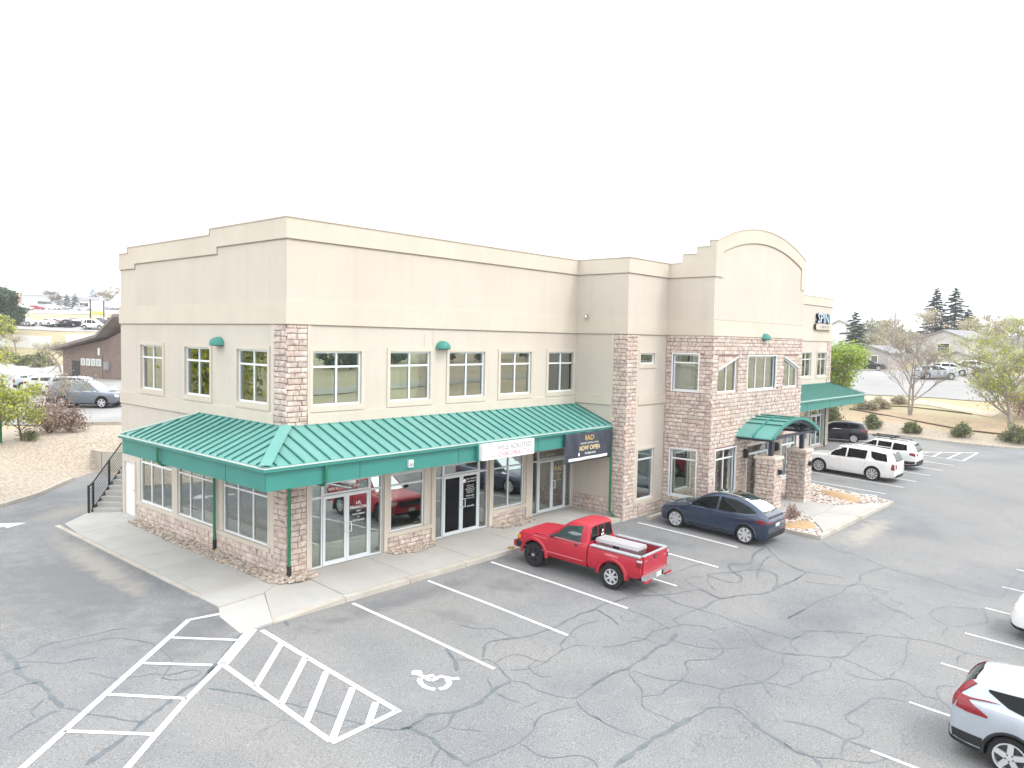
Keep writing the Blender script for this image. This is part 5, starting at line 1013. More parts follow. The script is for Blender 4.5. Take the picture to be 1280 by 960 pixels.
mb = MB(); mb.bar(sa*-.18-se*.06+Vector((0, 0, 1.05)), sa*.12-se*.06+Vector((0, 0, 1.15)), .05, .04); mb.bar(sa*.12-se*.06+Vector((0, 0, 1.15)), sa*3.35-se*.06+Vector((0, 0, 3.12)), .05, .04); mb.build('top_rail', MT['black'], rl)
mb = MB(); mb.bar((0, 0, 0), (-.2, -.28, 0), .05, .3); 
rw = MB(); q0 = Vector((3.75, 25.8, 0)); q1 = Vector((2.95, 21.6, 0)); dv = (q1-q0)
rw.add([(q0.x, q0.y, -.3), (q1.x, q1.y, -.3), (q1.x, q1.y, .95), (q0.x, q0.y, .55), (q0.x+.2, q0.y, -.3), (q1.x+.2, q1.y, -.3), (q1.x+.2, q1.y, .95), (q0.x+.2, q0.y, .55)], [(0, 1, 2, 3), (7, 6, 5, 4), (3, 2, 6, 7), (0, 3, 7, 4), (1, 5, 6, 2)])
rw.bar(q1+Vector((.1, 0, .32)), Vector((5.2, 19.6, .32)), .2, 1.26)
tag(fixn(rw.build('retaining_wall', MT['kerb'])), 'low grey concrete retaining wall behind the back stairs', 'wall')
mb = MB(); a = Vector((14.83, -3.05, gz(0, -3.05))); b = Vector((16.45, -3.0, gz(0, -3))); mb.bar(a+Vector((0, 0, .06)), b+Vector((0, 0, .06)), .17, .13); o = mb.build('wheel_stop', MT['kerb']); tag(o, 'pale concrete wheel stop in front of the dark blue car', 'wheel stop')
mb = MB(); mb.box(-.09, .09, -.07, .07, -.02, .07); o = mb.build('kerb_chip', MT['tan'], loc=(7.2, -2.33, -.10)); tag(o, 'small brown stone lying on the kerb beside the red pickup', 'stone')

# ---------------------------------------------------------------- vehicles
def paint(name, c, metal=.0, rough=.32, coat=.8): return pm(name, c, (c[0]*.93, c[1]*.93, c[2]*.93), 3, rough, metal, coat=coat, space='o')
PT = dict(red=paint('faded_red_paint', (.44, .007, .028), 0, .45, .25), blue=paint('dark_blue_paint', (.026, .046, .09), .5, .25), white=paint('white_paint_car', (.80, .80, .80)), silver=paint('silver_paint', (.44, .49, .55), .45, .35),
          grey=paint('grey_blue_paint', (.14, .165, .21), .4, .33), black=paint('black_navy_paint', (.007, .009, .02), .1, .25, .5), maroon=paint('maroon_paint', (.30, .03, .04)), pearl=paint('pearl_paint', (.74, .75, .77), .1), lgrey=paint('light_grey_paint', (.42, .44, .46), .4), green=paint('pale_green_paint', (.30, .42, .38), .2))
CG = glass('car_glass', -.02, (0, 0, 0), see=False, body=(.002, .003, .004)); CGL = glass('car_glass_light', .10, (0, 0, 0), see=False, body=(.03, .055, .06))
RUB = pm('tyre_rubber', (.010, .010, .011), rough=.85); ALY = pm('alloy_wheel', (.66, .67, .69), rough=.3, metal=.55); DKA = pm('dark_alloy', (.06, .06, .065), rough=.4, metal=.3)
PLA = pm('black_plastic', (.012, .013, .016), rough=.6); TLR = pm('tail_lamp_red', (.22, .003, .010), rough=.25, coat=.3); TLC = pm('lamp_clear', (.62, .62, .62), rough=.15, coat=.8); CHR = pm('chrome', (.7, .7, .72), rough=.15, metal=1); AMB = pm('amber_lens', (.7, .25, .03), rough=.25); PLT = pm('licence_plate', (.62, .68, .64), rough=.5)
DKI = pm('wheel_well', (.008, .008, .008), rough=.95)
def lerp(a, b, t): return a+(b-a)*t
def stations(st, n=7):
    st = [np.array(s, float) for s in st]; out = []
    for i in range(len(st)-1):
        p1, p2 = st[i], st[i+1]; p0 = st[max(i-1, 0)]; p3 = st[min(i+2, len(st)-1)]
        k = n if abs(p2[0]-p1[0]) > .3 else 3
        for t in range(k):
            t /= k; h1 = 2*t**3-3*t**2+1; h2_ = -2*t**3+3*t**2; h3 = t**3-2*t**2+t; h4 = t**3-t**2
            d0 = abs(p2[0]-p0[0]) or 1; d1 = abs(p3[0]-p1[0]) or 1; dd_ = abs(p2[0]-p1[0])
            m1 = (p2-p0)/d0*dd_; m2 = (p3-p1)/d1*dd_; q = h1*p1+h2_*p2+h3*m1+h4*m2; q[0] = lerp(p1[0], p2[0], t); out.append(q)
    return out+[st[-1]]
def section(s):
    y, zb, W, zs, Wr, zt = s
    hz_ = zt-zs
    return [(0, zb), (.80*W, zb), (.93*W, zb+.03), (.985*W, zb+.12), (1.0*W, lerp(zb, zs, .42)), (.998*W, lerp(zb, zs, .68)), (.985*W, lerp(zb, zs, .88)), (.955*W, zs), (lerp(.93*W, Wr, .12), zs+min(.03, hz_*.15)), (lerp(.93*W, Wr, .5), lerp(zs, zt, .48)), (lerp(.93*W, Wr, .9), lerp(zs, zt, .86)), (Wr*.93, lerp(zs, zt, .955)), (Wr*.7, zt-.006), (0, zt)]
def carbody(st, wheels, ww, m, clad=None, cladrow=3, cut=None, arch=.055, n=7):
    S_ = stations(st, n); mb = MB(); rings = []
    for s in S_:
        h_ = section(s); full = [(x, s[0], z) for x, z in h_]+[(-x, s[0], z) for x, z in h_[-2:0:-1]]; rings.append(full)
    k = len(rings[0]); vs = [v for r_ in rings for v in r_]; fs = []; mi = []
    for i in range(len(rings)-1):
        for j in range(k):
            fs.append((i*k+j, i*k+(j+1) % k, (i+1)*k+(j+1) % k, (i+1)*k+j)); jj = j if j < 13 else 25-j; mi.append(2 if jj < 2 else (1 if clad and jj < cladrow else 0))
    for base_, rev in ((0, True), ((len(rings)-1)*k, False)):
        idx = [base_+j for j in range(k)]; H_ = len(section(S_[0]))
        # end cap as strips between the two halves
        for j in range(H_-1):
            a, b = j, j+1; c_, d_ = (k-b) % k, (k-a) % k
            q = [idx[a], idx[b], idx[c_], idx[d_]]; q2 = []
            for t in q:
                if t not in q2: q2.append(t)
            if len(q2) > 2: fs.append(tuple(q2)); mi.append(1 if clad and j < cladrow else 0)
    me = bpy.data.meshes.new('body'); me.from_pydata(vs, [], fs); me.materials.append(m); me.materials.append(clad or m); me.materials.append(DKI)
    me.polygons.foreach_set('material_index', mi); me.update()
    bm = bmesh.new(); bm.from_mesh(me); bmesh.ops.recalc_face_normals(bm, faces=bm.faces); bm.to_mesh(me); bm.free()
    ob = bpy.data.objects.new('body', me); COL.objects.link(ob)
    cm_ = MB()
    for (wy, wr) in wheels:
        for s_ in (-1, 1):
            cm_.lathe([(0.001, ww-.34), (wr+arch, ww-.34), (wr+arch, ww+.3), (0.001, ww+.3)], 28, lambda a, b, d_: (s_*d_, wy+a, wr+.01+b))
    if cut: cm_.box(*cut)
    cme = cm_.mesh('c'); 
    bm = bmesh.new(); bm.from_mesh(cme); bmesh.ops.remove_doubles(bm, verts=bm.verts, dist=.002); bmesh.ops.recalc_face_normals(bm, faces=bm.faces); bm.to_mesh(cme); bm.free()
    co = bpy.data.objects.new('c', cme); COL.objects.link(co); cme.materials.append(DKI)
    md = ob.modifiers.new('b', 'BOOLEAN'); md.object = co; md.operation = 'DIFFERENCE'; md.solver = 'EXACT'; md.material_mode = 'TRANSFER'
    dg = bpy.context.evaluated_depsgraph_get(); dg.update(); nm = bpy.data.meshes.new_from_object(ob.evaluated_get(dg))
    bpy.data.objects.remove(co); ob.modifiers.clear(); ob.data = nm
    if len(nm.polygons) < 50: ob.data = me
    nm = ob.data; nm.polygons.foreach_set('use_smooth', [True]*len(nm.polygons)); nm.set_sharp_from_angle(angle=R(38)); nm.name = 'body'
    bm = bmesh.new(); bm.from_mesh(me); bv = BVHTree.FromBMesh(bm); bm.free()
    return ob, bv
def ray(bv, o, d):
    h_ = bv.ray_cast(Vector(o), Vector(d)); return h_[0], h_[1]
def patch(bv, view, cols, m, par, name, nu=5, nv=4, off=.006, side=-1, **k):
    """cols: list of ((a0,b0),(a1,b1)) low/high ends of each column in the view plane; a skin of its own lying on the body"""
    C_ = []
    for i in range(len(cols)-1):
        for t in range(nu):
            t /= nu; C_.append([tuple(lerp(cols[i][e][q], cols[i+1][e][q], t) for q in (0, 1)) for e in (0, 1)])
    C_.append([tuple(cols[-1][0]), tuple(cols[-1][1])])
    vs = []; bad = False
    for c_ in C_:
        for j in range(nv+1):
            a = lerp(c_[0][0], c_[1][0], j/nv); b = lerp(c_[0][1], c_[1][1], j/nv)
            if view == 'side': o, d = (side*3, a, b), (-side, 0, 0)
            elif view == 'rear': o, d = (a, -6, b), (0, 1, 0)
            elif view == 'front': o, d = (a, 6, b), (0, -1, 0)
            else: o, d = (a, b, 5), (0, 0, -1)
            p, nn = ray(bv, o, d)
            if p is None: p = Vector(vs[-1]) if vs else Vector((side*.8, a, b)); nn = -Vector(d)
            if nn.dot(Vector(d)) > 0: nn = -nn
            vs.append(p+nn*off)
    n_, q = len(C_), nv+1; mb = MB(); fs = [(i*q+j, (i+1)*q+j, (i+1)*q+j+1, i*q+j+1) for i in range(n_-1) for j in range(nv)]
    mb.add(vs, fs); ce = Vector((0, 0, .7)); vb = [v+(ce-v).normalized()*.014 for v in map(Vector, vs)]
    rim_ = [i*q for i in range(n_)]+[(n_-1)*q+j for j in range(1, q)]+[i*q+nv for i in range(n_-2, -1, -1)]+[j for j in range(nv-1, 0, -1)]
    b0 = len(mb.v); mb.v += [tuple(v) for v in vb]
    for a, b in zip(rim_, rim_[1:]+rim_[:1]): mb.f.append((a, b, b0+b, b0+a)); mb.m.append(0)
    o = mb.build(name, m, par, smooth=True, ang=50, **k); return o
def wheelmeshes(r, wd, spokes=5, style='five', rimr=.68):
    t = MB(); w2 = wd/2
    t.lathe([(r*rimr, -w2*.9), (r*.93, -w2), (r*.985, -w2*.8), (r, -w2*.45), (r, w2*.45), (r*.985, w2*.8), (r*.93, w2), (r*rimr, w2*.9)], 28, lambda a, b, d_: (d_, a, b))
    tm = t.mesh('tyre', [RUB], True, 40)
    q = MB(); rr_ = r*rimr*1.015
    q.lathe([(rr_, w2*.82), (rr_, w2*.96), (rr_*.90, w2*.93), (rr_*.86, w2*.5), (rr_*.86, -w2*.8)], 28, lambda a, b, d_: (d_, a, b), ALY if style != 'steel' else PLA)
    q.lathe([(0.001, w2*.30), (rr_*.88, w2*.28)], 24, lambda a, b, d_: (d_, a, b), DKA)
    q.lathe([(0.001, w2*.93), (rr_*.17, w2*.92), (rr_*.19, w2*.6)], 12, lambda a, b, d_: (d_, a, b), ALY)
    for k in range(spokes):
        t_ = 2*math.pi*k/spokes+.3; c_, s_ = math.cos(t_), math.sin(t_); 
        for e in ((-1, 1) if style == 'twin' else (0,)):
            wa, wb = {'five': (.19, .17), 'twin': (.055, .06), 'blade': (.10, .26), 'star': (.15, .12), 'steel': (.2, .2)}[style]
            o_ = e*.13
            pts = [(rr_*.14, (-wa+o_*.6)*rr_), (rr_*.14, (wa+o_*.6)*rr_), (rr_*.90, (wb+o_*1.6)*rr_), (rr_*.90, (-wb+o_*1.6)*rr_)]
            vs = [(w2*.90, a*c_-b*s_, a*s_+b*c_) for a, b in pts]+[(w2*.55, a*c_-b*s_, a*s_+b*c_) for a, b in pts]
            q.add(vs, [(0, 1, 2, 3), (4, 7, 6, 5), (0, 4, 5, 1), (1, 5, 6, 2), (2, 6, 7, 3), (3, 7, 4, 0)], ALY if style != 'steel' else PLA)
    rm = q.mesh('rim', None, False)
    return tm, rm
def addwheels(car, wheels, ww, wd, tm, rm):
    for wy, wr in wheels:
        for s_ in (-1, 1):
            o = link('wheel', tm, car, (s_*(ww-wd/2), wy, wr)); l = link('rim', rm, o)
            if s_ < 0: o.scale = (-1, 1, 1)
def archtrim(car, wheels, W, m, r_in=.045, r_out=.10, t=.03, a0=-8, a1=188, zc=.01):
    for wy, wr in wheels:
        for s_ in (-1, 1):
            mb = MB(); vs = []; N_ = 18
            for i in range(N_+1):
                a = R(lerp(a0, a1, i/N_))
                for rad, x in ((wr+r_in, W-.02), (wr+r_in, W+t*.8), (wr+lerp(r_in, r_out, .6), W+t), (wr+r_out, W+t*.2), (wr+r_out, W-.05)): vs.append((s_*x, wy+rad*math.cos(a), wr+zc+rad*math.sin(a)))
            mb.add(vs, [(i*5+j, i*5+j+1, (i+1)*5+j+1, (i+1)*5+j) for i in range(N_) for j in range(4)]); mb.build('wheel_arch', m, car, smooth=True, ang=40)
def mirrors(car, y, z, x, m, sz=1):
    for s_ in (-1, 1):
        mb = MB(); mb.lathe([(0.001, -.06), (.06*sz, -.05), (.085*sz, 0), (.07*sz, .04), (0.001, .05)], 10, lambda a, b, d_: (s_*(x+.11+a*1.3), y+d_, z+b*.85)); mb.bar((s_*(x-.02), y, z-.03), (s_*(x+.08), y, z-.02), .05, .04); mb.build('wing_mirror', m, car, smooth=True, ang=40)
def lines(bv, car, L, m=None, wd=.012, side=-1):
    for pl in L:
        for s_ in (-1, 1):
            mb = MB(); vs = []
            for i, (a, b) in enumerate(pl):
                p0 = Vector(pl[max(i-1, 0)]); p1 = Vector(pl[min(i+1, len(pl)-1)]); t = (p1-p0).normalized(); nn = Vector((-t.y, t.x))*wd/2
                for e in (-1, 1):
                    p, q = ray(bv, (s_*3, a+nn.x*e, b+nn.y*e), (-s_, 0, 0))
                    if p is None: p = Vector((s_*.9, a, b)); q = Vector((s_, 0, 0))
                    vs.append(p+Vector((s_, 0, 0))*.003)
            mb.add(vs, [(i*2, i*2+2, i*2+3, i*2+1) for i in range(len(pl)-1)]); mb.build('door_seam', m or PLA, car)
TILT = math.atan(SL)
def carroot(name, x, y, rz, label, cat, group=None, z=None, tilt=True):
    if z is None: z = gz(x, y)
    o = empty(name, (x, y, z)); 
    if tilt: o.rotation_euler = (TILT*math.cos(rz), -TILT*math.sin(rz)*0, rz); o.rotation_mode = 'XYZ'
    else: o.rotation_euler = (0, 0, rz)
    return tag(o, label, cat, group)
def suv(car, body, L=4.75, W=.93, H=1.72, wb=2.8, fo=.93, r=.365, hood=1.08, belt=1.12, clad=True, win=(3, 'plain'), rails=True, style='five', spokes=5, glassm=None, tail='side', cowl=None, rear=None, zb=.24, rimr=.68, lamp_low=False, detail=True, front=False):
    """a two-box estate or sport utility; all lengths in metres"""
    yF = L/2; yR = -L/2; wf = yF-fo; wr_ = wf-wb; cw = wf-.42 if cowl is None else cowl
    rt = yR+.30 if rear is None else rear; Wr = W*.72
    st = [(yF, zb+.14, W*.66, hood*.60, W*.42, hood*.66), (yF-.06, zb+.05, W*.82, hood*.76, W*.56, hood*.82), (yF-.22, zb, W*.935, hood*.86, W*.66, hood*.93), (wf, zb-.02, W, hood*.92, W*.74, hood*.99), (cw+.1, zb-.02, W, hood*.955, W*.80, hood*1.04),
          (cw-.38, zb-.02, W, belt*.95, W*.78, lerp(hood, H, .58)), (cw-.82, zb-.02, W, belt*.965, Wr*1.02, H-.05), (cw-1.3, zb-.02, W, belt*.975, Wr, H), (0-.55, zb-.02, W, belt*.985, Wr, H+.005), (wr_-.05, zb-.02, W, belt, Wr*.985, H-.03), (rt+.12, zb, W*.985, belt*1.01, Wr*.95, H-.09),
          (lerp(rt, yR, .35), zb+.03, W*.955, belt*1.0, Wr*.95, lerp(H, belt, .45)), (lerp(rt, yR, .8), zb+.06, W*.92, belt*.96, W*.74, belt*1.04), (yR+.02, zb+.10, W*.87, belt*.86, W*.70, belt*.93), (yR, zb+.16, W*.80, belt*.74, W*.62, belt*.84)]
    wh = [(wf, r), (wr_, r)]; ob, bv = carbody(st, wh, W, body, PLA if clad else None); ob.parent = car
    tm, rm = wheelmeshes(r, .24, spokes, style, rimr); addwheels(car, wh, W+.0, .24, tm, rm)
    gm_ = glassm or CG; zl = belt+.0; zt_ = H-.13; cN = cw-.02
    b1 = cw-.98; b2 = wr_+.42; b3 = rt+.28
    for s_ in (-1, 1):
        patch(bv, 'side', [((cN, zl-.04), (cN-.04, zl)), ((cN-.55, zl-.01), (cN-.58, lerp(zl, zt_, .93))), ((b1, zl), (b1-.02, zt_))], gm_, car, 'side_window', side=s_)
        patch(bv, 'side', [((b1-.09, zl), (b1-.11, zt_)), ((b2, zl+.01), (b2-.04, zt_-.01))], gm_, car, 'side_window', side=s_)
        if win[0] > 2:
            if win[1] == 'kick': patch(bv, 'side', [((b2-.10, zl+.01), (b2-.12, zt_-.01)), ((lerp(b2, b3, .6), zl+.09), (lerp(b2, b3, .6), zt_-.04)), ((b3, zl+.26), (b3, zl+.30))], gm_, car, 'side_window', side=s_)
            elif win[1] == 'split': patch(bv, 'side', [((b2-.30, zl+.16), (b2-.22, zt_-.01)), ((lerp(b2, b3, .5), zl+.03), (lerp(b2, b3, .5), zt_-.03)), ((b3-.14, zl+.02), (b3-.02, zt_-.08))], gm_, car, 'side_window', side=s_)
            else: patch(bv, 'side', [((b2-.10, zl+.01), (b2-.14, zt_-.01)), ((b3, zl+.08), (b3+.06, zt_-.06))], gm_, car, 'side_window', side=s_)
    wx = W*.70; patch(bv, 'top', [((-wx, cw+.02), (-Wr*.80, cw-.80)), ((0, cw+.07), (0, cw-.78)), ((wx, cw+.02), (Wr*.80, cw-.80))], gm_, car, 'windscreen')
    patch(bv, 'rear', [((-W*.70, belt+.05), (-Wr*.78, H-.13)), ((0, belt+.03), (0, H-.11)), ((W*.70, belt+.05), (Wr*.78, H-.13))], gm_, car, 'rear_window', nv=5)
    if tail == 'vert':
        for s_ in (-1, 1): patch(bv, 'side', [((yR+.22, belt-.38), (yR+.20, belt+.04)), ((yR+.05, belt-.40), (yR+.07, belt-.02))], TLR, car, 'tail_lamp', side=s_, nu=3); patch(bv, 'rear', [((s_*W*.86, belt-.36), (s_*W*.86, belt-.05)), ((s_*W*.66, belt-.30), (s_*W*.66, belt-.10))], TLR, car, 'tail_lamp', nu=3)
    elif tail == 'hook':
        for s_ in (-1, 1):
            patch(bv, 'side', [((yR+.62, belt-.17), (yR+.62, belt-.13)), ((yR+.30, belt-.17), (yR+.30, belt+.02)), ((yR+.10, belt-.14), (yR+.12, belt+.10))], TLR, car, 'tail_lamp', side=s_, nu=4, off=.02)
            patch(bv, 'rear', [((s_*W*.90, belt-.14), (s_*W*.86, belt+.12)), ((s_*W*.58, belt-.10), (s_*W*.60, belt-.02))], TLR, car, 'tail_lamp', nu=3, off=.024); patch(bv, 'rear', [((s_*W*.82, belt), (s_*Wr*.98, H-.16)), ((s_*W*.70, belt), (s_*Wr*.82, H-.16))], TLR, car, 'tail_lamp', nu=2, off=.02)
    else:
        for s_ in (-1, 1):
            patch(bv, 'side', [((yR+.42, belt-.16), (yR+.40, belt-.02)), ((yR+.08, belt-.22), (yR+.10, belt-.01))], TLR, car, 'tail_lamp', side=s_, nu=3); patch(bv, 'rear', [((s_*W*.88, belt-.20), (s_*W*.86, belt-.02)), ((s_*W*.60, belt-.16), (s_*W*.60, belt-.05))], TLR, car, 'tail_lamp', nu=3)
    patch(bv, 'rear', [((-.17, belt-.36), (-.17, belt-.23)), ((.17, belt-.36), (.17, belt-.23))], PLT, car, 'licence_plate', nu=2, nv=2, off=.014)
    for s_ in (-1, 1): patch(bv, 'front', [((s_*W*.50, hood*.66), (s_*W*.50, hood*.76)), ((s_*W*.84, hood*.70), (s_*W*.82, hood*.84))], TLC, car, 'headlight', nu=4, nv=2, off=.01)
    patch(bv, 'front', [((-W*.44, hood*.42), (-W*.46, hood*.66)), ((W*.44, hood*.42), (W*.46, hood*.66))], PLA, car, 'grille', nu=6, nv=2, off=.006)
    if detail:
        lines(bv, car, [[(b1-.04, zb+.14), (b1-.04, zl-.03)], [(cN-.30, zb+.16), (cN-.34, zl*.8), (cN-.22, zl-.06)], [(b2+.02, zl-.03), (b2-.02, zl*.8), (wr_+r+.12, zb+r*1.1)]])
        lines(bv, car, [[(cN-.04, zl-.025), (b1, zl-.018), (b2-.02, zl-.01)]], CHR if clad else PLA, .02)
        for q in (b1+.22, b2+.26):
            for s_ in (-1, 1):
                p, nn = ray(bv, (s_*3, q, zl-.14), (-s_, 0, 0)); mb = MB()
                if p: mb.bar((p.x+s_*.03, q-.09, zl-.14), (p.x+s_*.03, q+.09, zl-.135), .03, .035); mb.build('door_handle', body, car)
    if clad:
        archtrim(car, wh, W-.012, PLA); z1_ = zb+.34
        patch(bv, 'rear', [((-W*.84, zb+.10), (-W*.86, z1_)), ((0, zb+.08), (0, z1_+.02)), ((W*.84, zb+.10), (W*.86, z1_))], PLA, car, 'lower_bumper', nu=5, nv=3, off=.012)
        for s_ in (-1, 1): patch(bv, 'side', [((wr_-r-.09, zb+.06), (wr_-r-.09, z1_-.02)), ((yR+.10, zb+.10), (yR+.06, z1_))], PLA, car, 'lower_bumper', side=s_, nu=4, nv=2, off=.012)
    mirrors(car, cN-.16, zl+.06, W-.02, body)
    if rails:
        for s_ in (-1, 1): mb = MB(); x_ = s_*(Wr*.86); mb.bar((x_, cw-1.0, H+.035), (x_, b3+.1, H+.02), .035, .04); mb.bar((x_, cw-1.0, H-.03), (x_, cw-1.0, H+.03), .04, .05); mb.bar((x_, b3+.1, H-.08), (x_, b3+.1, H+.02), .04, .05); mb.build('roof_rail', CHR if rails == 'chrome' else PLA, car)
    mb = MB(); mb.box(-W*.62, W*.62, yR-.015, yR+.12, zb+.06, zb+.20); mb.build('rear_bumper', PLA, car)
    return bv
# -- red pickup
pk = carroot('pickup_truck', 7.58, -5.18, R(3.5), 'faded red pickup truck with an open bed and mismatched wheels', 'pickup truck')
wf, wr_, rw_ = 1.46, -1.42, .385
st = [(2.24, .52, .66, .86, .5, .90), (2.18, .46, .78, .94, .60, .99), (2.0, .44, .835, 1.0, .66, 1.06), (1.42, .42, .86, 1.03, .68, 1.11), (1.02, .42, .87, 1.06, .70, 1.15), (.86, .42, .87, 1.10, .70, 1.20), (.46, .42, .87, 1.13, .67, 1.56), (.24, .42, .87, 1.13, .65, 1.70), (-.1, .42, .87, 1.13, .64, 1.745), (-.36, .42, .87, 1.13, .63, 1.73), (-.44, .42, .865, 1.13, .64, 1.65), (-.50, .42, .86, 1.12, .66, 1.19), (-.505, .44, .855, 1.06, .7, 1.13)]
ob, bv = carbody(st, [(wf, rw_)], .87, PT['red'], None, arch=.07); ob.parent = pk; ob.name = 'cab'
bst = [(-.55, .46, .865, 1.10, .80, 1.145), (-.60, .44, .87, 1.11, .80, 1.15), (-1.4, .44, .875, 1.12, .80, 1.155), (-2.12, .46, .87, 1.12, .80, 1.155), (-2.32, .50, .865, 1.11, .79, 1.15), (-2.36, .52, .86, 1.10, .79, 1.145)]
ob2, bv2 = carbody(bst, [(wr_, rw_)], .87, PT['red'], None, arch=.07, cut=(-.70, .70, -2.29, -.62, .68, 1.6)); ob2.parent = pk; ob2.name = 'bed'
bi_ = pm('bed_inside', (.33, .02, .035), rough=.6)
for i, m_ in enumerate(list(ob2.data.materials)):
    if m_ and m_.name.startswith('wheel_well'): ob2.data.materials[i] = bi_
lin = MB(); lin.box(-.695, .695, -2.285, -.625, .685, .70); lin.build('bed_floor', PT['maroon'], pk)
wl = MB()
for s_ in (-1, 1): wl.box(s_*.695, s_*.50, wr_-.36, wr_+.36, .70, .88)
wl.build('wheel_housing', PT['maroon'], pk)
tmA, rmA = wheelmeshes(rw_, .25, 7, 'star', .60); tmB, rmB = wheelmeshes(rw_, .25, 6, 'steel', .58)
for wy, t_, r_ in ((wf, tmB, rmB), (wr_, tmA, rmA)):
    for s_ in (-1, 1):
        o = link('wheel', t_, pk, (s_*(.89-.125), wy, rw_)); link('rim', r_, o)
        if s_ < 0: o.scale = (-1, 1, 1)
hb = MB()
for s_ in (-1, 1): hb.lathe([(.001, .035), (.045, .03), (.06, 0)], 10, lambda a, b, d_: (s_*(.89+d_-.01), wf+a, rw_+b))
hb.build('hub', CHR, pk)
archtrim(pk, [(wf, rw_), (wr_, rw_)], .855, PT['red'], .06, .16, .055, -2, 182, .03)
RDG = pm('faded_panel', (.58, .16, .18), rough=.7)
for s_ in (-1, 1):
    patch(bv, 'side', [((.80, 1.15), (.74, 1.19)), ((.40, 1.15), (.34, 1.55)), ((-.22, 1.15), (-.22, 1.63))], CGL, pk, 'side_window', side=s_)
    patch(bv, 'side', [((-.29, 1.17), (-.29, 1.60)), ((-.40, 1.17), (-.38, 1.54))], PT['red'], pk, 'pillar_panel', side=s_, off=.004)
    mb = MB(); mb.bar((s_*.845, .84, 1.135), (s_*.845, -.30, 1.135), .02, .025); mb.build('window_sill_trim', CHR, pk)
lines(bv, pk, [[(1.08, 1.085), (1.5, 1.055), (2.0, 1.005)]], DKI, .018)
lines(bv, pk, [[(-.26, .50), (-.27, 1.13), (-.27, 1.3)], [(.82, .50), (.86, .9), (.80, 1.10)]]); 
patch(bv, 'top', [((-.66, .90), (-.52, .30)), ((0, .93), (0, .27)), ((.66, .90), (.52, .30))], CGL, pk, 'windscreen')
patch(bv, 'rear', [((-.66, 1.21), (-.56, 1.61)), ((-.21, 1.21), (-.20, 1.63))], CG, pk, 'rear_window', nv=4); patch(bv, 'rear', [((-.18, 1.21), (-.17, 1.63)), ((.18, 1.21), (.17, 1.63))], CG, pk, 'rear_window', nv=4); patch(bv, 'rear', [((.21, 1.21), (.20, 1.63)), ((.66, 1.21), (.56, 1.61))], CG, pk, 'rear_window', nv=4)
mb = MB(); mb.lathe([(.001, 0), (.045, 0)], 10, lambda a, b, d_: (.0+a, -.535+.01, 1.45+b)); mb.box(-.08, .08, -.528, -.524, 1.31, 1.36); mb.build('window_sticker', wlet, pk)
for s_ in (-1, 1):
    mb = MB(); mb.box(s_*.69, s_*.885, -2.32, -.62, 1.147, 1.18); mb.build('bed_cap', MT['bed_cap'], pk)
    mb = MB(); mb.box(s_*.875, s_*.79, -2.375, -2.22, .86, 1.08, TLR); mb.box(s_*.878, s_*.795, -2.377, -2.24, 1.02, 1.08, TLC); mb.build('tail_lamp', None, pk)
    mb = MB(); mb.box(s_*.72, s_*.90, wr_-.52, wr_-.50, .16, .50); mb.build('mud_flap', MT['boot'], pk); mb = MB(); mb.box(s_*.74, s_*.90, wf-.50, wf-.48, .2, .46); mb.build('mud_flap', MT['boot'], pk)
    mb = MB(); mb.box(s_*.84, s_*.62, 2.12, 2.235, .80, .93, TLC); mb.box(s_*.86, s_*.845, 2.02, 2.16, .80, .92, AMB); mb.build('headlight', None, pk)
mb = MB(); mb.box(-.74, .74, -2.395, -2.355, .60, 1.165); tg = mb.build('tailgate', PT['red'], pk)
mb = MB(); mb.box(-.11, .11, -2.41, -2.395, 1.02, 1.09, DKI); mb.box(-.07, .07, -2.417, -2.41, 1.04, 1.07, CHR); mb.box(-.64, -.54, -2.40, -2.394, 1.0, 1.05, CHR); mb.box(.5, .64, -2.40, -2.394, .98, 1.02, CHR); mb.build('handle', None, tg)
mb = MB(); mb.box(-.74, .74, -2.395, -2.30, 1.166, 1.19); mb.build('tailgate_cap', MT['bed_cap'], pk)
mb = MB(); mb.box(-.82, .82, -2.54, -2.40, .50, .64, MT['silver']); mb.box(-.82, -.42, -2.545, -2.47, .43, .50, PT['red']); mb.box(.42, .82, -2.545, -2.47, .43, .50, PT['red']); mb.box(-.18, .14, -2.552, -2.54, .50, .63, PLT); mb.box(.17, .27, -2.552, -2.54, .50, .62, PLA); mb.build('rear_bumper', None, pk)
mb = MB(); mb.box(-.52, .52, 2.20, 2.262, .72, .92, PLA); mb.box(-.80, .80, 2.12, 2.33, .50, .68, PT['red']); mb.box(-.15, .15, 2.33, 2.34, .52, .64, PLT); mb.box(-.85, -.70, 1.98, 2.2, .50, .70, PLA); mb.build('front_bumper', None, pk)
mirrors(pk, .70, 1.20, .86, PLA)
mb = MB(); mb.bar((0, -2.25, .42), (0, 2.1, .42), .9, .12); mb.bar((-.7, wf, .375), (.7, wf, .375), .1, .1); mb.bar((-.7, wr_, .375), (.7, wr_, .375), .14, .14); mb.build('chassis', DKI, pk)
for s_ in (-1, 1):
    mb = MB(); mb.box(s_*.878, s_*.872, 0, .10, .95, 1.0); p, nn = ray(bv, (s_*3, -.12, 1.05), (-s_, 0, 0)); mb = MB(); mb.box(p.x-.01, p.x+.012*s_, -.17, -.04, 1.02, 1.07); mb.build('door_handle', PLA, pk)
patch(bv, 'side', [((2.0, .60), (2.0, .62)), ((.5, .60), (.5, .63)), ((-.4, .60), (-.4, .63))], RDG, pk, 'body_moulding', side=-1, nv=1)
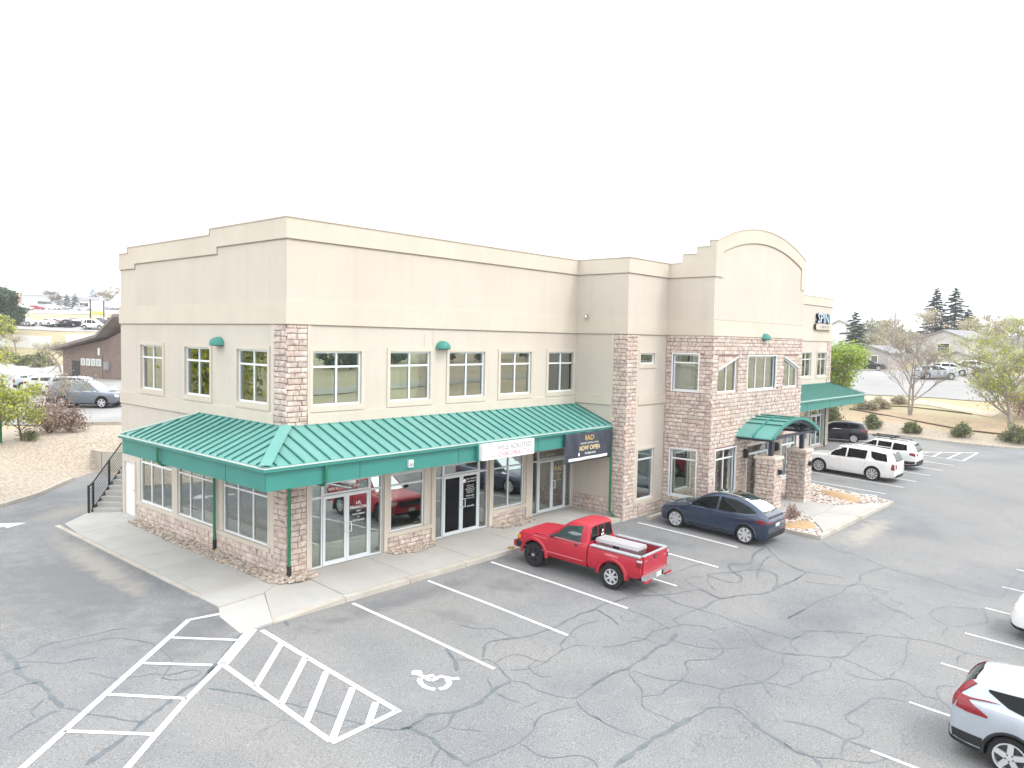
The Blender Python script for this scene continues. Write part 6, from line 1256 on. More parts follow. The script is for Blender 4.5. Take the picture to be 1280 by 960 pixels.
# oxidised lacquer blotches are real paint wear
patch(bv2, 'side', [((-1.15, .99), (-1.15, 1.03)), ((-1.35, .98), (-1.35, 1.06)), ((-1.62, .98), (-1.62, 1.03))], RDG, pk, 'worn_paint', side=-1, nv=2); patch(bv, 'side', [((1.55, 1.0), (1.55, 1.02)), ((1.0, .99), (1.0, 1.01))], RDG, pk, 'worn_paint', side=-1, nv=1)
tb_ = empty('toolbox', (7.50, -6.5, gz(7.5, -6.5)+.70), (TILT, 0, R(3.5)), label='silver aluminium toolbox lying in the bed of the red pickup', category='toolbox')
mb = MB(); mb.box(-.27, .27, -.72, .72, 0, .50); mb.build('box_body', MT['silver'], tb_); mb = MB()
mb.add([(-.29, -.74, .50), (.29, -.74, .50), (.29, .74, .50), (-.29, .74, .50), (-.27, -.72, .60), (.27, -.72, .60), (.27, .72, .60), (-.27, .72, .60)], [(0, 3, 2, 1), (4, 5, 6, 7), (0, 1, 5, 4), (1, 2, 6, 5), (2, 3, 7, 6), (3, 0, 4, 7)]); mb.build('lid', pm('lid_aluminium', (.50, .50, .52), rough=.45, metal=.4), tb_)
mb = MB(); mb.box(-.30, -.27, -.1, .1, .40, .50); mb.build('latch', PLA, tb_)
# -- dark blue electric hatchback
tc = carroot('electric_car', 15.66, -5.78, 0, 'dark blue hatchback car with a black glass roof parked before the stone bay', 'car')
st = [(2.25, .36, .62, .56, .38, .64), (2.20, .26, .79, .70, .52, .77), (2.05, .21, .885, .78, .62, .85), (1.5, .19, .95, .88, .72, .985), (1.08, .19, .955, .955, .75, 1.08), (.66, .19, .955, .975, .68, 1.34), (.22, .19, .955, .985, .63, 1.58), (-.25, .19, .955, .995, .60, 1.665), (-.75, .19, .955, 1.01, .585, 1.655), (-1.2, .19, .955, 1.035, .575, 1.57), (-1.58, .20, .95, 1.07, .575, 1.42), (-1.92, .22, .93, 1.09, .60, 1.24), (-2.1, .24, .90, 1.07, .68, 1.15), (-2.2, .28, .86, 1.0, .66, 1.05), (-2.26, .36, .80, .86, .6, .94)]
wh = [(1.46, .355), (-1.43, .355)]; ob, bv = carbody(st, wh, .955, PT['blue'], None); ob.parent = tc
tm, rm = wheelmeshes(.355, .25, 7, 'blade', .74); addwheels(tc, wh, .955, .25, tm, rm)
for s_ in (-1, 1):
    patch(bv, 'side', [((1.02, 1.03), (.98, 1.05)), ((.45, 1.04), (.44, 1.38)), ((-.18, 1.055), (-.20, 1.54))], CG, tc, 'side_window', side=s_)
    patch(bv, 'side', [((-.27, 1.055), (-.29, 1.545)), ((-.9, 1.075), (-.92, 1.51)), ((-1.42, 1.13), (-1.44, 1.35)), ((-1.72, 1.19), (-1.72, 1.21))], CG, tc, 'side_window', side=s_)
    patch(bv, 'side', [((-1.82, .92), (-1.80, .97)), ((-2.0, .88), (-2.0, 1.0)), ((-2.16, .86), (-2.15, .98))], TLR, tc, 'tail_lamp', side=s_); patch(bv, 'rear', [((s_*.84, .86), (s_*.82, .97)), ((s_*.52, .90), (s_*.52, .955))], TLR, tc, 'tail_lamp', nu=3)
    patch(bv, 'front', [((s_*.50, .66), (s_*.50, .70)), ((s_*.80, .70), (s_*.78, .78))], TLC, tc, 'headlight', nu=4, nv=2)
    for q in (-.02, -1.05): patch(bv, 'side', [((q+.10, .93), (q+.10, .955)), ((q-.10, .935), (q-.10, .96))], PLA, tc, 'door_handle', side=s_, nu=2, nv=1)
patch(bv, 'top', [((-.70, 1.06), (-.53, .30)), ((0, 1.16), (0, .26)), ((.70, 1.06), (.53, .30))], CG, tc, 'windscreen'); patch(bv, 'top', [((-.50, .24), (-.46, -1.10)), ((0, .22), (0, -1.12)), ((.50, .24), (.46, -1.10))], CG, tc, 'glass_roof', nv=10)
patch(bv, 'top', [((-.47, -1.14), (-.56, -1.98)), ((0, -1.16), (0, -2.03)), ((.47, -1.14), (.56, -1.98))], CG, tc, 'rear_window', nv=8)
patch(bv, 'rear', [((-.62, 1.045), (-.60, 1.095)), ((.62, 1.045), (.60, 1.095))], PLA, tc, 'spoiler', nu=8, nv=2, off=.03); patch(bv, 'rear', [((-.17, .72), (-.17, .84)), ((.17, .72), (.17, .84))], PLT, tc, 'licence_plate', nu=3, nv=2, off=.01); patch(bv, 'rear', [((-.74, .30), (-.74, .52)), ((.74, .30), (.74, .52))], PLA, tc, 'rear_diffuser', nu=8, nv=3)
lines(bv, tc, [[(-.22, .30), (-.23, 1.04)], [(.92, .34), (.96, .8), (.86, 1.0)], [(-1.08, .40), (-1.02, .7), (-1.2, .95), (-1.45, 1.08)]]); lines(bv, tc, [[(.9, .36), (-.9, .34)]], PLA, .05)
mirrors(tc, .78, 1.10, .94, PT['blue']); archtrim(tc, wh, .938, PT['blue'], .03, .075, .022)
# -- the other cars in the lot
pl_ = carroot('sport_utility_vehicle', 33.5, -5.10, 0, 'large white SUV parked nearest the stone entrance pillars', 'SUV'); suv(pl_, PT['white'], 4.98, .985, 1.74, 2.9, .92, .385, 1.10, 1.12, False, (3, 'split'), 'chrome', 'twin', 9, None, 'vert', rimr=.74)
wg = carroot('estate_car', 38.9, -4.95, 0, 'white estate car with a black roof rack beyond the large white SUV', 'car'); suv(wg, PT['white'], 4.72, .92, 1.70, 2.67, .96, .35, 1.02, 1.10, True, (3, 'plain'), True, 'five', 5)
rk = MB(); rk.bar((-.7, .2, 1.80), (.7, .2, 1.80), .06, .04); rk.bar((-.7, -.8, 1.79), (.7, -.8, 1.79), .06, .04)
for x_ in (-.55, -.35, .3, .5): rk.bar((x_, .35, 1.84), (x_, -1.0, 1.83), .05, .05)
rk.build('roof_rack', PLA, wg)
mz = carroot('crossover', 47.9, 1.0, 0, 'black navy crossover parked at the far end beyond the building', 'car'); mz.rotation_euler = (0, 0, R(14)); mz.location = (47.2, .45, gz(0, -.6)); suv(mz, PT['black'], 4.40, .90, 1.56, 2.65, .85, .345, 1.0, 1.04, True, (3, 'kick'), False, 'five', 10)
cr_ = carroot('silver_sport_utility_vehicle', 5.12, -18.42, math.pi, 'silver SUV with hooked red tail lights entering at the lower right corner', 'SUV')
cr_.rotation_euler = (-TILT, 0, math.pi); suv(cr_, PT['silver'], 4.62, .93, 1.63, 2.66, .93, .365, 1.10, 1.14, True, (3, 'kick'), False, 'five', 5, None, 'hook', rimr=.74)
w2c = carroot('white_crossover', 12.95, -18.28, 0, 'white car with its nose just inside the right edge of the picture', 'car'); suv(w2c, PT['white'], 4.7, .93, 1.68, 2.7, .95, .365, 1.06, 1.10, True)
# upper lot behind the left end
def bg_car(px, py, depth, heading, label, body, cat='car', group=None, z=None, **k):
    p = at(px, py, depth); zz = hz(p.x, p.y)+.05 if z is None else z
    o = carroot(k.pop('name', 'parked_car'), p.x, p.y, heading, label, cat, group, z=zz, tilt=False); suv(o, body, **k); return o
HD = math.atan2(-_rt.x, _rt.y)     # nose to the right as seen from the lot
bg_car(110, 505, 53.2, HD-.02, 'dark grey seven-seat SUV parked behind the left end of the building', PT['grey'], 'SUV', None, L=4.86, W=.99, H=1.84, wb=2.77, r=.38, hood=1.15, belt=1.15, rails=True, glassm=CGL)
bg_car(103, 497, 57.5, HD, 'silver SUV half hidden behind the dark grey SUV', PT['lgrey'], 'SUV', None, L=4.7, H=1.80, detail=False)
bg_car(73, 492, 62, HD+.1, 'white car behind the silver and grey SUVs', PT['pearl'], 'car', None, L=4.6, H=1.55, rails=False, detail=False)
bg_car(58, 489, 65.5, HD+.1, 'silver car with red tail lamps at the left of the upper lot', PT['silver'], 'car', None, L=4.6, H=1.5, rails=False, detail=False, tail='vert')
for i, (px, d_, L_, H_, bp_, lab, hd) in enumerate([(28, 142, 5.0, 1.75, 'white', 'white minivan at the left end of the lower dealer row', 0), (62, 143, 4.6, 1.5, 'white', 'white boxy car with a dark tail in the lower dealer row', 2.6), (78, 144, 4.6, 1.45, 'lgrey', 'pale car between the white car and the dark sedan', 1.4), (93, 144, 4.7, 1.45, 'black', 'dark sedan left of the white off-roader', 1.4), (102, 146, 4.6, 1.45, 'maroon', 'maroon car half hidden behind the white off-roader', 1.3),
                                                 (119, 141, 4.4, 1.85, 'white', 'white off-roader with black arches near the brown building roof', 0), (136, 147, 4.6, 1.5, 'grey', 'grey car right of the white off-roader', 1.2), (146, 148, 4.6, 1.5, 'maroon', 'red car behind the peak of the brown roof', 1.3)]):
    bg_car(px, 408, d_, HD+hd, lab, PT[bp_], 'car', 'cars in the lower dealer row', L=L_, H=H_, rails=False, detail=False, clad=(i == 5))
for i, (px, d_, L_, H_, bp_, lab) in enumerate([(26, 245, 5.2, 1.8, 'lgrey', 'silver van at the left end of the upper dealer row'), (32, 255, 4.8, 1.5, 'pearl', 'pale car behind the silver van up the hill'), (46, 262, 4.7, 1.5, 'red', 'red car in the upper dealer row'), (67, 262, 5.4, 1.9, 'white', 'white pickup-sized car in the upper dealer row'),
                                            (78, 268, 4.6, 1.5, 'silver', 'silver car below the dark cone trees'), (104, 245, 5.2, 1.6, 'pearl', 'long pale car left of the roadside sign'), (140, 255, 4.8, 1.6, 'lgrey', 'grey car right of the roadside sign')]):
    bg_car(px, 388, d_, HD+(i % 3-1)*.35, lab, PT[bp_], 'car', 'cars in the upper dealer row', L=L_, H=H_, rails=False, detail=False, clad=False)
for i, (px, py, d_, hd, L_, H_, bp_, lab) in enumerate([(1168, 470, 94, .3, 5.0, 1.7, 'silver', 'silver SUV nearest on the side street'), (1188, 467, 98, .9, 4.8, 1.6, 'pearl', 'pale SUV second along the side street'), (1203, 466, 101, 1.0, 4.7, 1.4, 'blue', 'blue grey sedan third along the side street'), (1222, 464, 105, 1.0, 4.8, 1.7, 'white', 'white car fourth along the side street'), (1238, 463, 108, 1.0, 4.8, 1.7, 'white', 'white van behind the yellow green tree'), (1256, 461, 112, 1.0, 4.8, 1.6, 'pearl', 'white car farthest along the side street')]):
    bg_car(px, py, d_, HD-hd+.2, lab, PT[bp_], 'car', 'cars parked on the side street', L=L_, H=H_, rails=False, detail=False, clad=False)
bg_car(1091, 461, 108, HD-.5, 'dark trailer-like vehicle beside the grey shed', PT['black'], 'vehicle', None, L=3.4, H=1.5, rails=False, detail=False)

# ---------------------------------------------------------------- vegetation
def leafmat(n, a, b, isl=.5, tr=.35): return pm(n, a, b, 1.2, .7, island=isl, trans=tr)
LF = dict(lime=leafmat('lime_leaves', (.32, .46, .07), (.42, .54, .10)), yel=leafmat('yellow_green_leaves', (.42, .48, .10), (.52, .53, .20)), bud=leafmat('pale_buds', (.50, .46, .32), (.56, .52, .38)), red=leafmat('red_twigs', (.36, .22, .20), (.44, .30, .25)),
          con=leafmat('conifer_needles', (.05, .095, .055), (.08, .13, .075), .5, .2), juniper=leafmat('blue_green_needles', (.04, .085, .07), (.06, .12, .095), .5, .2), shrub=leafmat('shrub_leaves', (.15, .19, .07), (.23, .24, .12), .5, .2), brown=leafmat('dry_twigs', (.26, .17, .13), (.36, .26, .19), .5, .1), olive=leafmat('olive_leaves', (.13, .16, .05), (.2, .22, .08)))
BK_ = pm('bark', (.20, .155, .125), (.28, .23, .19), 6, .95, bump=.5); BKP = pm('pale_bark', (.36, .31, .275), (.29, .25, .225), 5, .95)
def branches(rg, h, spread, levels=4, trunks=1, r0=.14, kids=4, up=.5, clear=.22, curve=.25):
    segs = []; tips = []
    def grow(p, d, L, r, lv):
        n_ = 4 if lv < 2 else 3; pts = [p]; rs = [r]
        for i in range(n_):
            d = (d+Vector((rg.gauss(0, curve*.5), rg.gauss(0, curve*.5), rg.gauss(up*.12, curve*.2)))).normalized(); p = p+d*(L/n_); pts.append(p); rs.append(max(r*(1-.55*(i+1)/n_), .006))
        segs.append((pts, rs, lv))
        if lv >= levels: tips.extend(pts[1:]); return
        k = kids+(1 if lv == 0 else 0)
        for j in range(k):
            t = rg.uniform(.30 if lv else clear+.15, 1.0); i = min(int(t*n_), n_-1); q = pts[i].lerp(pts[i+1], t*n_-i)
            a = rg.uniform(0, 6.283); s_ = Vector((math.cos(a), math.sin(a), rg.uniform(-.1, .6)*up*1.6)).normalized()
            nd = (d*(.42)+s_*spread).normalized(); grow(q, nd, L*rg.uniform(.48, .72), rs[i]*.58, lv+1)
        if lv >= levels-1: tips.extend(pts[2:])
    for k in range(trunks):
        a = rg.uniform(0, 6.28); t_ = .22 if trunks > 1 else .04
        grow(Vector((math.cos(a)*.1*(trunks > 1), math.sin(a)*.1*(trunks > 1), -.1)), Vector((math.cos(a)*t_, math.sin(a)*t_, 1)).normalized(), h*.52, r0/(trunks**.5), 0)
    return segs, tips
def leaves(rg, tips, n_, size, jit):
    mb_v = []; mb_f = []
    for i in range(n_):
        p = rg.choice(tips)+Vector((rg.gauss(0, jit), rg.gauss(0, jit), rg.gauss(0, jit))); s_ = size*rg.uniform(.55, 1.3)
        a = Vector((rg.gauss(0, 1), rg.gauss(0, 1), rg.gauss(0, 1))).normalized(); b = a.cross(Vector((rg.gauss(0, 1), rg.gauss(0, 1), rg.gauss(0, 1)))).normalized()
        k = len(mb_v); mb_v += [p-a*s_, p+b*s_*.5, p+a*s_, p-b*s_*.5]; mb_f.append((k, k+1, k+2, k+3))
    return mb_v, mb_f
def tree(name, loc, h, seed, leaf, nl, lsize, label, cat='tree', group=None, spread=.8, levels=4, trunks=1, r0=.14, kids=4, up=.5, clear=.2, jit=.18, bark=None, twig=.006, curve=.25):
    rg = random.Random(seed); root = empty(name, tuple(loc), (0, 0, rg.uniform(0, 6)), label=label, category=cat, group=group)
    segs, tips = branches(rg, h, spread, levels, trunks, r0, kids, up, clear, curve)
    mb = MB()
    for pts, rs, lv in segs: mb.tube(pts, [max(r_, twig) for r_ in rs], 7 if lv == 0 else (5 if lv < 3 else 3), cap=False)
    mb.build('trunk', bark or BK_, root, smooth=True)
    if nl:
        v, f = leaves(rg, tips, nl, lsize, jit); me = MB(); me.v = [tuple(q) for q in v]; me.f = f; me.m = [0]*len(f); me.build('crown', leaf, root)
    return root
def conifer(name, loc, h, rad, seed, leaf, label, group=None, n_=2600, size=.28, open_=.25, cat='tree', clear=.06):
    rg = random.Random(seed); root = empty(name, tuple(loc), label=label, category=cat, group=group); mb = MB(); mb.tube([(0, 0, -.3), (0, 0, h*.5), (0, 0, h*.98)], [h*.018, h*.011, .02], 7)
    me = MB(); lim = int(h*5)
    for i in range(lim):
        t = clear+(1-clear)*(i/lim); z = h*t; L = rad*min(1, (1-t)*2.2)**.75*rg.uniform(.62, 1.12)*(.78+.22*(1-t))+.08; a = i*2.4+rg.uniform(-.3, .3)
        dr = Vector((math.cos(a), math.sin(a), 0)); mb.tube([(0, 0, z), tuple(dr*L*.5+Vector((0, 0, z+L*.03))), tuple(dr*L+Vector((0, 0, z-L*.12)))], [.03, .02, .008], 3, cap=False)
        k = max(4, int(n_/lim*L/rad*1.9))
        for j in range(k):
            s_ = rg.uniform(.08, 1)**.7; q = dr*L*s_+Vector((0, 0, z-L*.12*s_+rg.gauss(0, .06)+L*.03)); w__ = Vector((-dr.y, dr.x, 0))*rg.gauss(0, .26*L*(1.15-s_)+.05); c_ = q+w__
            sz = size*rg.uniform(.5, 1.2); o1 = (dr*.8+w__.normalized()*rg.uniform(.1, .9)+Vector((0, 0, rg.uniform(-.5, .15)))).normalized()*sz; o2 = Vector((-o1.y, o1.x, rg.uniform(-.3, .3)*sz))*.32
            me.add([c_-o1*.4, c_+o2, c_+o1, c_-o2], [(0, 1, 2, 3)])
    mb.build('trunk', BK_, root); me.build('crown', leaf, root); return root
def shrub(name, loc, rad, h, seed, leaf, n_, size, label, group=None, cat='shrub', twigs=True):
    rg = random.Random(seed); root = empty(name, tuple(loc), label=label, category=cat, group=group); mb = MB(); tips = []
    for i in range(46):
        a = rg.uniform(0, 6.28); e = rg.uniform(.15, 1.45); L = rg.uniform(.75, 1.05); d = Vector((math.cos(a)*math.cos(e)*rad, math.sin(a)*math.cos(e)*rad, math.sin(e)*h))*L; m_ = d*.5+Vector((rg.gauss(0, .06), rg.gauss(0, .06), .06))
        mb.tube([(0, 0, 0), tuple(m_), tuple(d)], [.018, .010, .004], 3, cap=False); tips += [m_, m_.lerp(d, .5), d, m_.lerp(d, .8)]
        for j in range(3):
            q = d.lerp(m_, rg.random()); e_ = q+Vector((rg.gauss(0, .16), rg.gauss(0, .16), rg.gauss(.05, .13)))*rad; mb.tube([tuple(q), tuple(e_)], [.006, .003], 3, cap=False); tips.append(e_)
    mb.build('stems', BK_ if leaf is not LF['brown'] else LF['brown'], root)
    if n_: v, f = leaves(rg, tips, n_, size, rad*.12); me = MB(); me.v = [tuple(q) for q in v]; me.f = f; me.m = [0]*len(f); me.build('foliage', leaf, root)
    return root
def gnd(u, v, d, off=0): p = at(u, v, d); return (p.x, p.y, hz(p.x, p.y)+off)
# left
tree('leafing_tree', gnd(-12, 606, 38), 5.4, 5, LF['yel'], 6500, .085, 'yellow-green leafing tree reaching in from the left edge', spread=1.15, levels=4, kids=5, r0=.12, jit=.16, clear=.0, up=.4)
tree('leafing_tree', gnd(28, 592, 40), 4.4, 9, LF['yel'], 2600, .075, 'smaller yellow-green sapling on the gravel bank left of the bare bushes', spread=1.0, levels=4, kids=4, r0=.06, jit=.16, clear=.0)
shrub('bare_bush', gnd(62, 572, 42.5), 1.7, 1.9, 3, LF['brown'], 2200, .07, 'large bare brown bush on the gravel bank behind the driveway', 'bare bushes on the bank')
shrub('bare_bush', gnd(88, 566, 43), 1.1, 1.3, 4, LF['brown'], 1200, .06, 'smaller bare brown bush right of the large one', 'bare bushes on the bank')
shrub('bare_bush', gnd(38, 585, 40), .6, .5, 6, LF['shrub'], 700, .05, 'low dull green shrub in front of the bare bushes', None)
tree('bare_tree', gnd(70, 566, 44), 4.6, 21, LF['bud'], 800, .05, 'thin bare tree rising behind the brown bushes before the grey SUV', spread=.9, levels=4, trunks=3, r0=.07, kids=3, jit=.15)
tree('pine_tree', gnd(3, 400, 132), 9.2, 31, LF['con'], 24000, .22, 'dark green pine at the left edge of the picture', spread=.8, levels=4, kids=6, r0=.2, jit=.34, up=.7, clear=-.1)
tree('leafing_tree', gnd(-5, 415, 118), 7.0, 33, LF['yel'], 3500, .2, 'pale yellow tree in front of the dark pine', spread=.8, levels=4, r0=.12)
tree('bare_tree', gnd(76, 452, 97), 6.0, 35, LF['bud'], 1500, .10, 'bare spreading tree left of the brown building', spread=1.2, levels=4, r0=.14, kids=4, clear=.0)
for i, (u, v, d, hh) in enumerate([(37, 448, 112, 1.0), (50, 446, 114, 1.1), (57, 451, 108, 1.2), (28, 455, 108, .9), (45, 456, 106, .8), (8, 444, 112, 1.5), (18, 447, 110, 1.2)]):
    shrub('roadside_shrub', gnd(u, v, d), hh*1.3, hh, 50+i, LF['olive'] if i % 2 else LF['shrub'], 500, .16, ['small dull shrub left on the far bank', 'round green shrub beside the yard', 'low shrub before the brown building', 'pale shrub at the yard corner', 'small olive shrub behind the yard', 'leafy shrub near the left edge of the bank', 'second leafy shrub from the left of the bank'][i], 'shrubs on the far bank')
for i, (u, col, d, hh, rr_) in enumerate([(73.5, 'brown', 285, 6.2, 1.7), (83.5, 'juniper', 285, 6.0, 1.6), (94, 'juniper', 285, 6.2, 1.6), (104, 'juniper', 330, 4, 1.0), (116, 'con', 330, 10, 2.6), (123, 'con', 335, 9, 2.8)]):
    conifer('cone_tree', gnd(u, 390, d), hh, rr_, 70+i, LF[col], ['rusty brown cone-shaped tree before the white hall', 'first dark cone-shaped tree before the white hall', 'second dark cone-shaped tree before the white hall', 'tiny dark cone tree beside the white hall', 'dark fir right of the white hall', 'dark fir next to the large bare tree'][i], 'cone-shaped trees on the hill', n_=1500, size=.5, clear=.02)
tree('bare_tree', gnd(62, 388, 288), 9, 81, LF['brown'], 500, .3, 'bare tree left of the brown cone tree', spread=1.0, levels=4, r0=.25, twig=.04)
tree('bare_tree', gnd(136, 388, 300), 11.5, 82, LF['bud'], 1400, .3, 'large bare tree on the hill beside the main building', spread=1.1, levels=4, r0=.3, twig=.04)
tree('bare_tree', gnd(20, 425, 118), 4.2, 83, LF['bud'], 500, .1, 'thin bare tree by the white wall at the left', spread=.8, levels=3, r0=.1)
for i, (u, d) in enumerate([(300, 150), (325, 158), (345, 150)]):
    p = at(u, 400, d); tree('bare_tree', (p.x, p.y, hz(p.x, p.y)), (6.97+(418-[278, 272, 268][i])*d/956.-hz(p.x, p.y))*.93, 90+i, LF['bud'], 300, .2, ['left', 'middle', 'right'][i]+' of three pale bare treetops just showing over the flat roof', group='bare treetops over the roof', spread=.6, levels=4, r0=.25, bark=BKP, twig=.02)
# right
tree('maple_tree', gnd(1052, 503, 74), 7.3, 101, LF['lime'], 13000, .12, 'bright lime green tree behind the right end of the building', spread=.9, levels=4, kids=5, r0=.16, jit=.30, up=.6, clear=.0)
tree('maple_tree', gnd(1036, 505, 76), 6.3, 102, LF['lime'], 8000, .15, 'second lime green tree half hidden by the building corner', spread=.75, levels=4, kids=5, r0=.16, jit=.38, up=.6, clear=.0)
tree('bare_tree', gnd(1137, 516, 68), 9.0, 107, LF['bud'], 1500, .05, 'slender bare tree with two stems in the bark strip', spread=.72, levels=5, trunks=2, kids=4, r0=.16, jit=.25, up=.85, clear=.12, bark=BKP, twig=.0045, curve=.2)
tree('leafing_tree', gnd(1262, 532, 63.5), 9.2, 116, LF['yel'], 9500, .085, 'yellow-green leafing tree at the right edge', spread=.9, levels=4, trunks=1, kids=6, r0=.17, jit=.34, up=.6, clear=.0, bark=BKP, twig=.011)
shrub('red_bush', gnd(1284, 520, 66), 2.6, 3.0, 105, LF['red'], 3600, .08, 'reddish brown twiggy bush at the right edge')
tree('red_tree', gnd(1272, 520, 68), 5.0, 106, LF['red'], 2600, .07, 'reddish budding small tree behind the yellow-green tree', spread=1.0, levels=4, kids=4, r0=.1, clear=0)
for i, (u, v, d, r_, hh) in enumerate([(1089, 530, 64.5, .80, 1.1), (1139, 536, 63, .70, .8), (1202, 543, 61.5, .82, 1.0), (1270, 551, 60, 1.15, 1.2), (1040, 524, 67, .9, 1.3)]):
    shrub('round_shrub', gnd(u, v, d), r_, hh, 110+i, LF['shrub'], 2600, .09, ['round green shrub nearest the building along the far kerb', 'smaller round green shrub below the bare tree', 'round green shrub between the bare tree and the right edge', 'largest round green shrub at the right edge', 'green shrub seen past the building corner'][i], 'round shrubs along the far kerb')
for i, (u, v, d) in enumerate([(1078, 509, 72), (1098, 508, 73), (1104, 511, 71.5), (1124, 506, 74), (1090, 512, 71)]):
    shrub('dry_grass_tuft', gnd(u, v, d), .8, .75, 120+i, LF['bud'], 900, .11, ['dry grass tuft nearest the awning end', 'second dry grass tuft on the slope', 'dry grass tuft left of the bare tree', 'dry grass tuft behind the bare tree', 'low dry grass tuft below the others'][i], 'dry grass tufts on the slope', 'grass tuft')
shrub('red_twig_shrub', (19.6, -7.1, zi(19.6, -7.1)), .42, .6, 130, LF['red'], 500, .035, 'small reddish shrub beside the back of the dark blue car')
conifer('spruce_tree', gnd(1067, 448, 150), 9.8, 2.7, 140, LF['con'], 'dark spruce behind the lime green tree', n_=12000, size=.42)
conifer('fir_tree', gnd(1167, 450, 160), 15.2, 3.3, 141, LF['juniper'], 'tall dark fir left behind the grey house', n_=17000, size=.5, clear=.1); conifer('fir_tree', gnd(1191, 450, 162), 15.6, 4.0, 142, LF['juniper'], 'tall dark fir right behind the grey house', n_=18000, size=.5, clear=.1)
conifer('fir_tree', gnd(1208, 450, 166), 11.5, 3.8, 143, LF['con'], 'shorter dark fir right of the two tall firs', n_=10000, size=.5)
for i, (u, d, hh, lf) in enumerate([(1095, 150, 9.5, 'bud'), (1112, 140, 10, 'bud'), (1125, 155, 10.5, 'olive'), (1148, 150, 11.5, 'bud'), (1222, 150, 10.5, 'yel'), (1238, 140, 11, 'bud'), (1268, 150, 12, 'yel'), (1085, 175, 11, 'olive'), (1255, 170, 12.5, 'bud')]):
    tree('street_tree', gnd(u, 455, d), hh, 150+i, LF[lf], 1500, .22, ['pale budding tree behind the grey shed', 'bare tree right of the grey shed', 'olive tree between the shed and the house', 'pale bare tree left of the grey house', 'yellow-green tree right of the dark firs', 'tall bare tree behind the parked vans', 'pale green tree near the right edge', 'olive tree behind the white houses', 'faint tall tree between the two right-hand trees'][i], group='trees along the side street', spread=.8, levels=4, r0=.2, twig=.025, bark=BKP, clear=0)
pn = MB(); q = gnd(1281, 450, 118); mb = MB(); mb.tube([(0, 0, 0), (0, 0, 9.4)], [.28, .24], 10); pl2 = mb.build('wooden_post', pm('brown_post', (.16, .09, .06), rough=.9), loc=q); tag(pl2, 'dark brown post cut by the right edge of the picture', 'post')
# trees beyond the driveway and the field, seen mirrored in the windows
for i, (x_, y_, hh) in enumerate([(-12, 27, 7), (-17, 36, 8), (-9, 43, 8), (-20, 24, 6), (-24, 46, 9)]):
    tree('leafing_tree', (x_, y_, hz(x_, y_)), hh, 200+i, LF['olive' if i % 2 else 'yel'], 3500, .2, 'leafing tree number %s from the driveway on the left bank' % ['nearest', 'second', 'third', 'fourth', 'farthest'][i] if False else ['leafy tree nearest the driveway bend', 'leafy tree behind the bend', 'tall leafy tree up the left bank', 'leafy tree by the driveway mouth', 'tallest leafy tree on the left bank'][i], group='trees on the left bank', spread=.9, levels=3, kids=6, r0=.16, jit=.6, clear=0)
fw_ = MB(); rg = random.Random(5)
for i in range(34):
    cx_, cy_ = -60+i*7+rg.uniform(-2, 2), -118+rg.uniform(-8, 8); zz = hz(cx_, cy_); hh = rg.uniform(6, 10); fw_.tube([(cx_, cy_, zz-.5), (cx_, cy_, zz+hh*.7)], [.25, .08], 5)
    for k in range(150):
        t = rg.random(); a = rg.uniform(0, 6.28); r_ = 3.6*math.sin(math.pi*(.12+.85*t))*rg.uniform(.5, 1); c_ = Vector((cx_+math.cos(a)*r_, cy_+math.sin(a)*r_, zz+.6+hh*t)); u_ = Vector((rg.gauss(0, 1), rg.gauss(0, 1), rg.gauss(0, 1))).normalized()*.8; v_ = u_.cross(Vector((rg.gauss(0, 1), rg.gauss(0, 1), rg.gauss(0, 1)))).normalized()*.6
        fw_.add([c_-u_, c_+v_, c_+u_, c_-v_], [(0, 1, 2, 3)])
tag(fw_.build('far_wood', LF['con']), 'dark belt of trees beyond the field, seen mirrored in the upper windows', 'wood', kind='stuff')

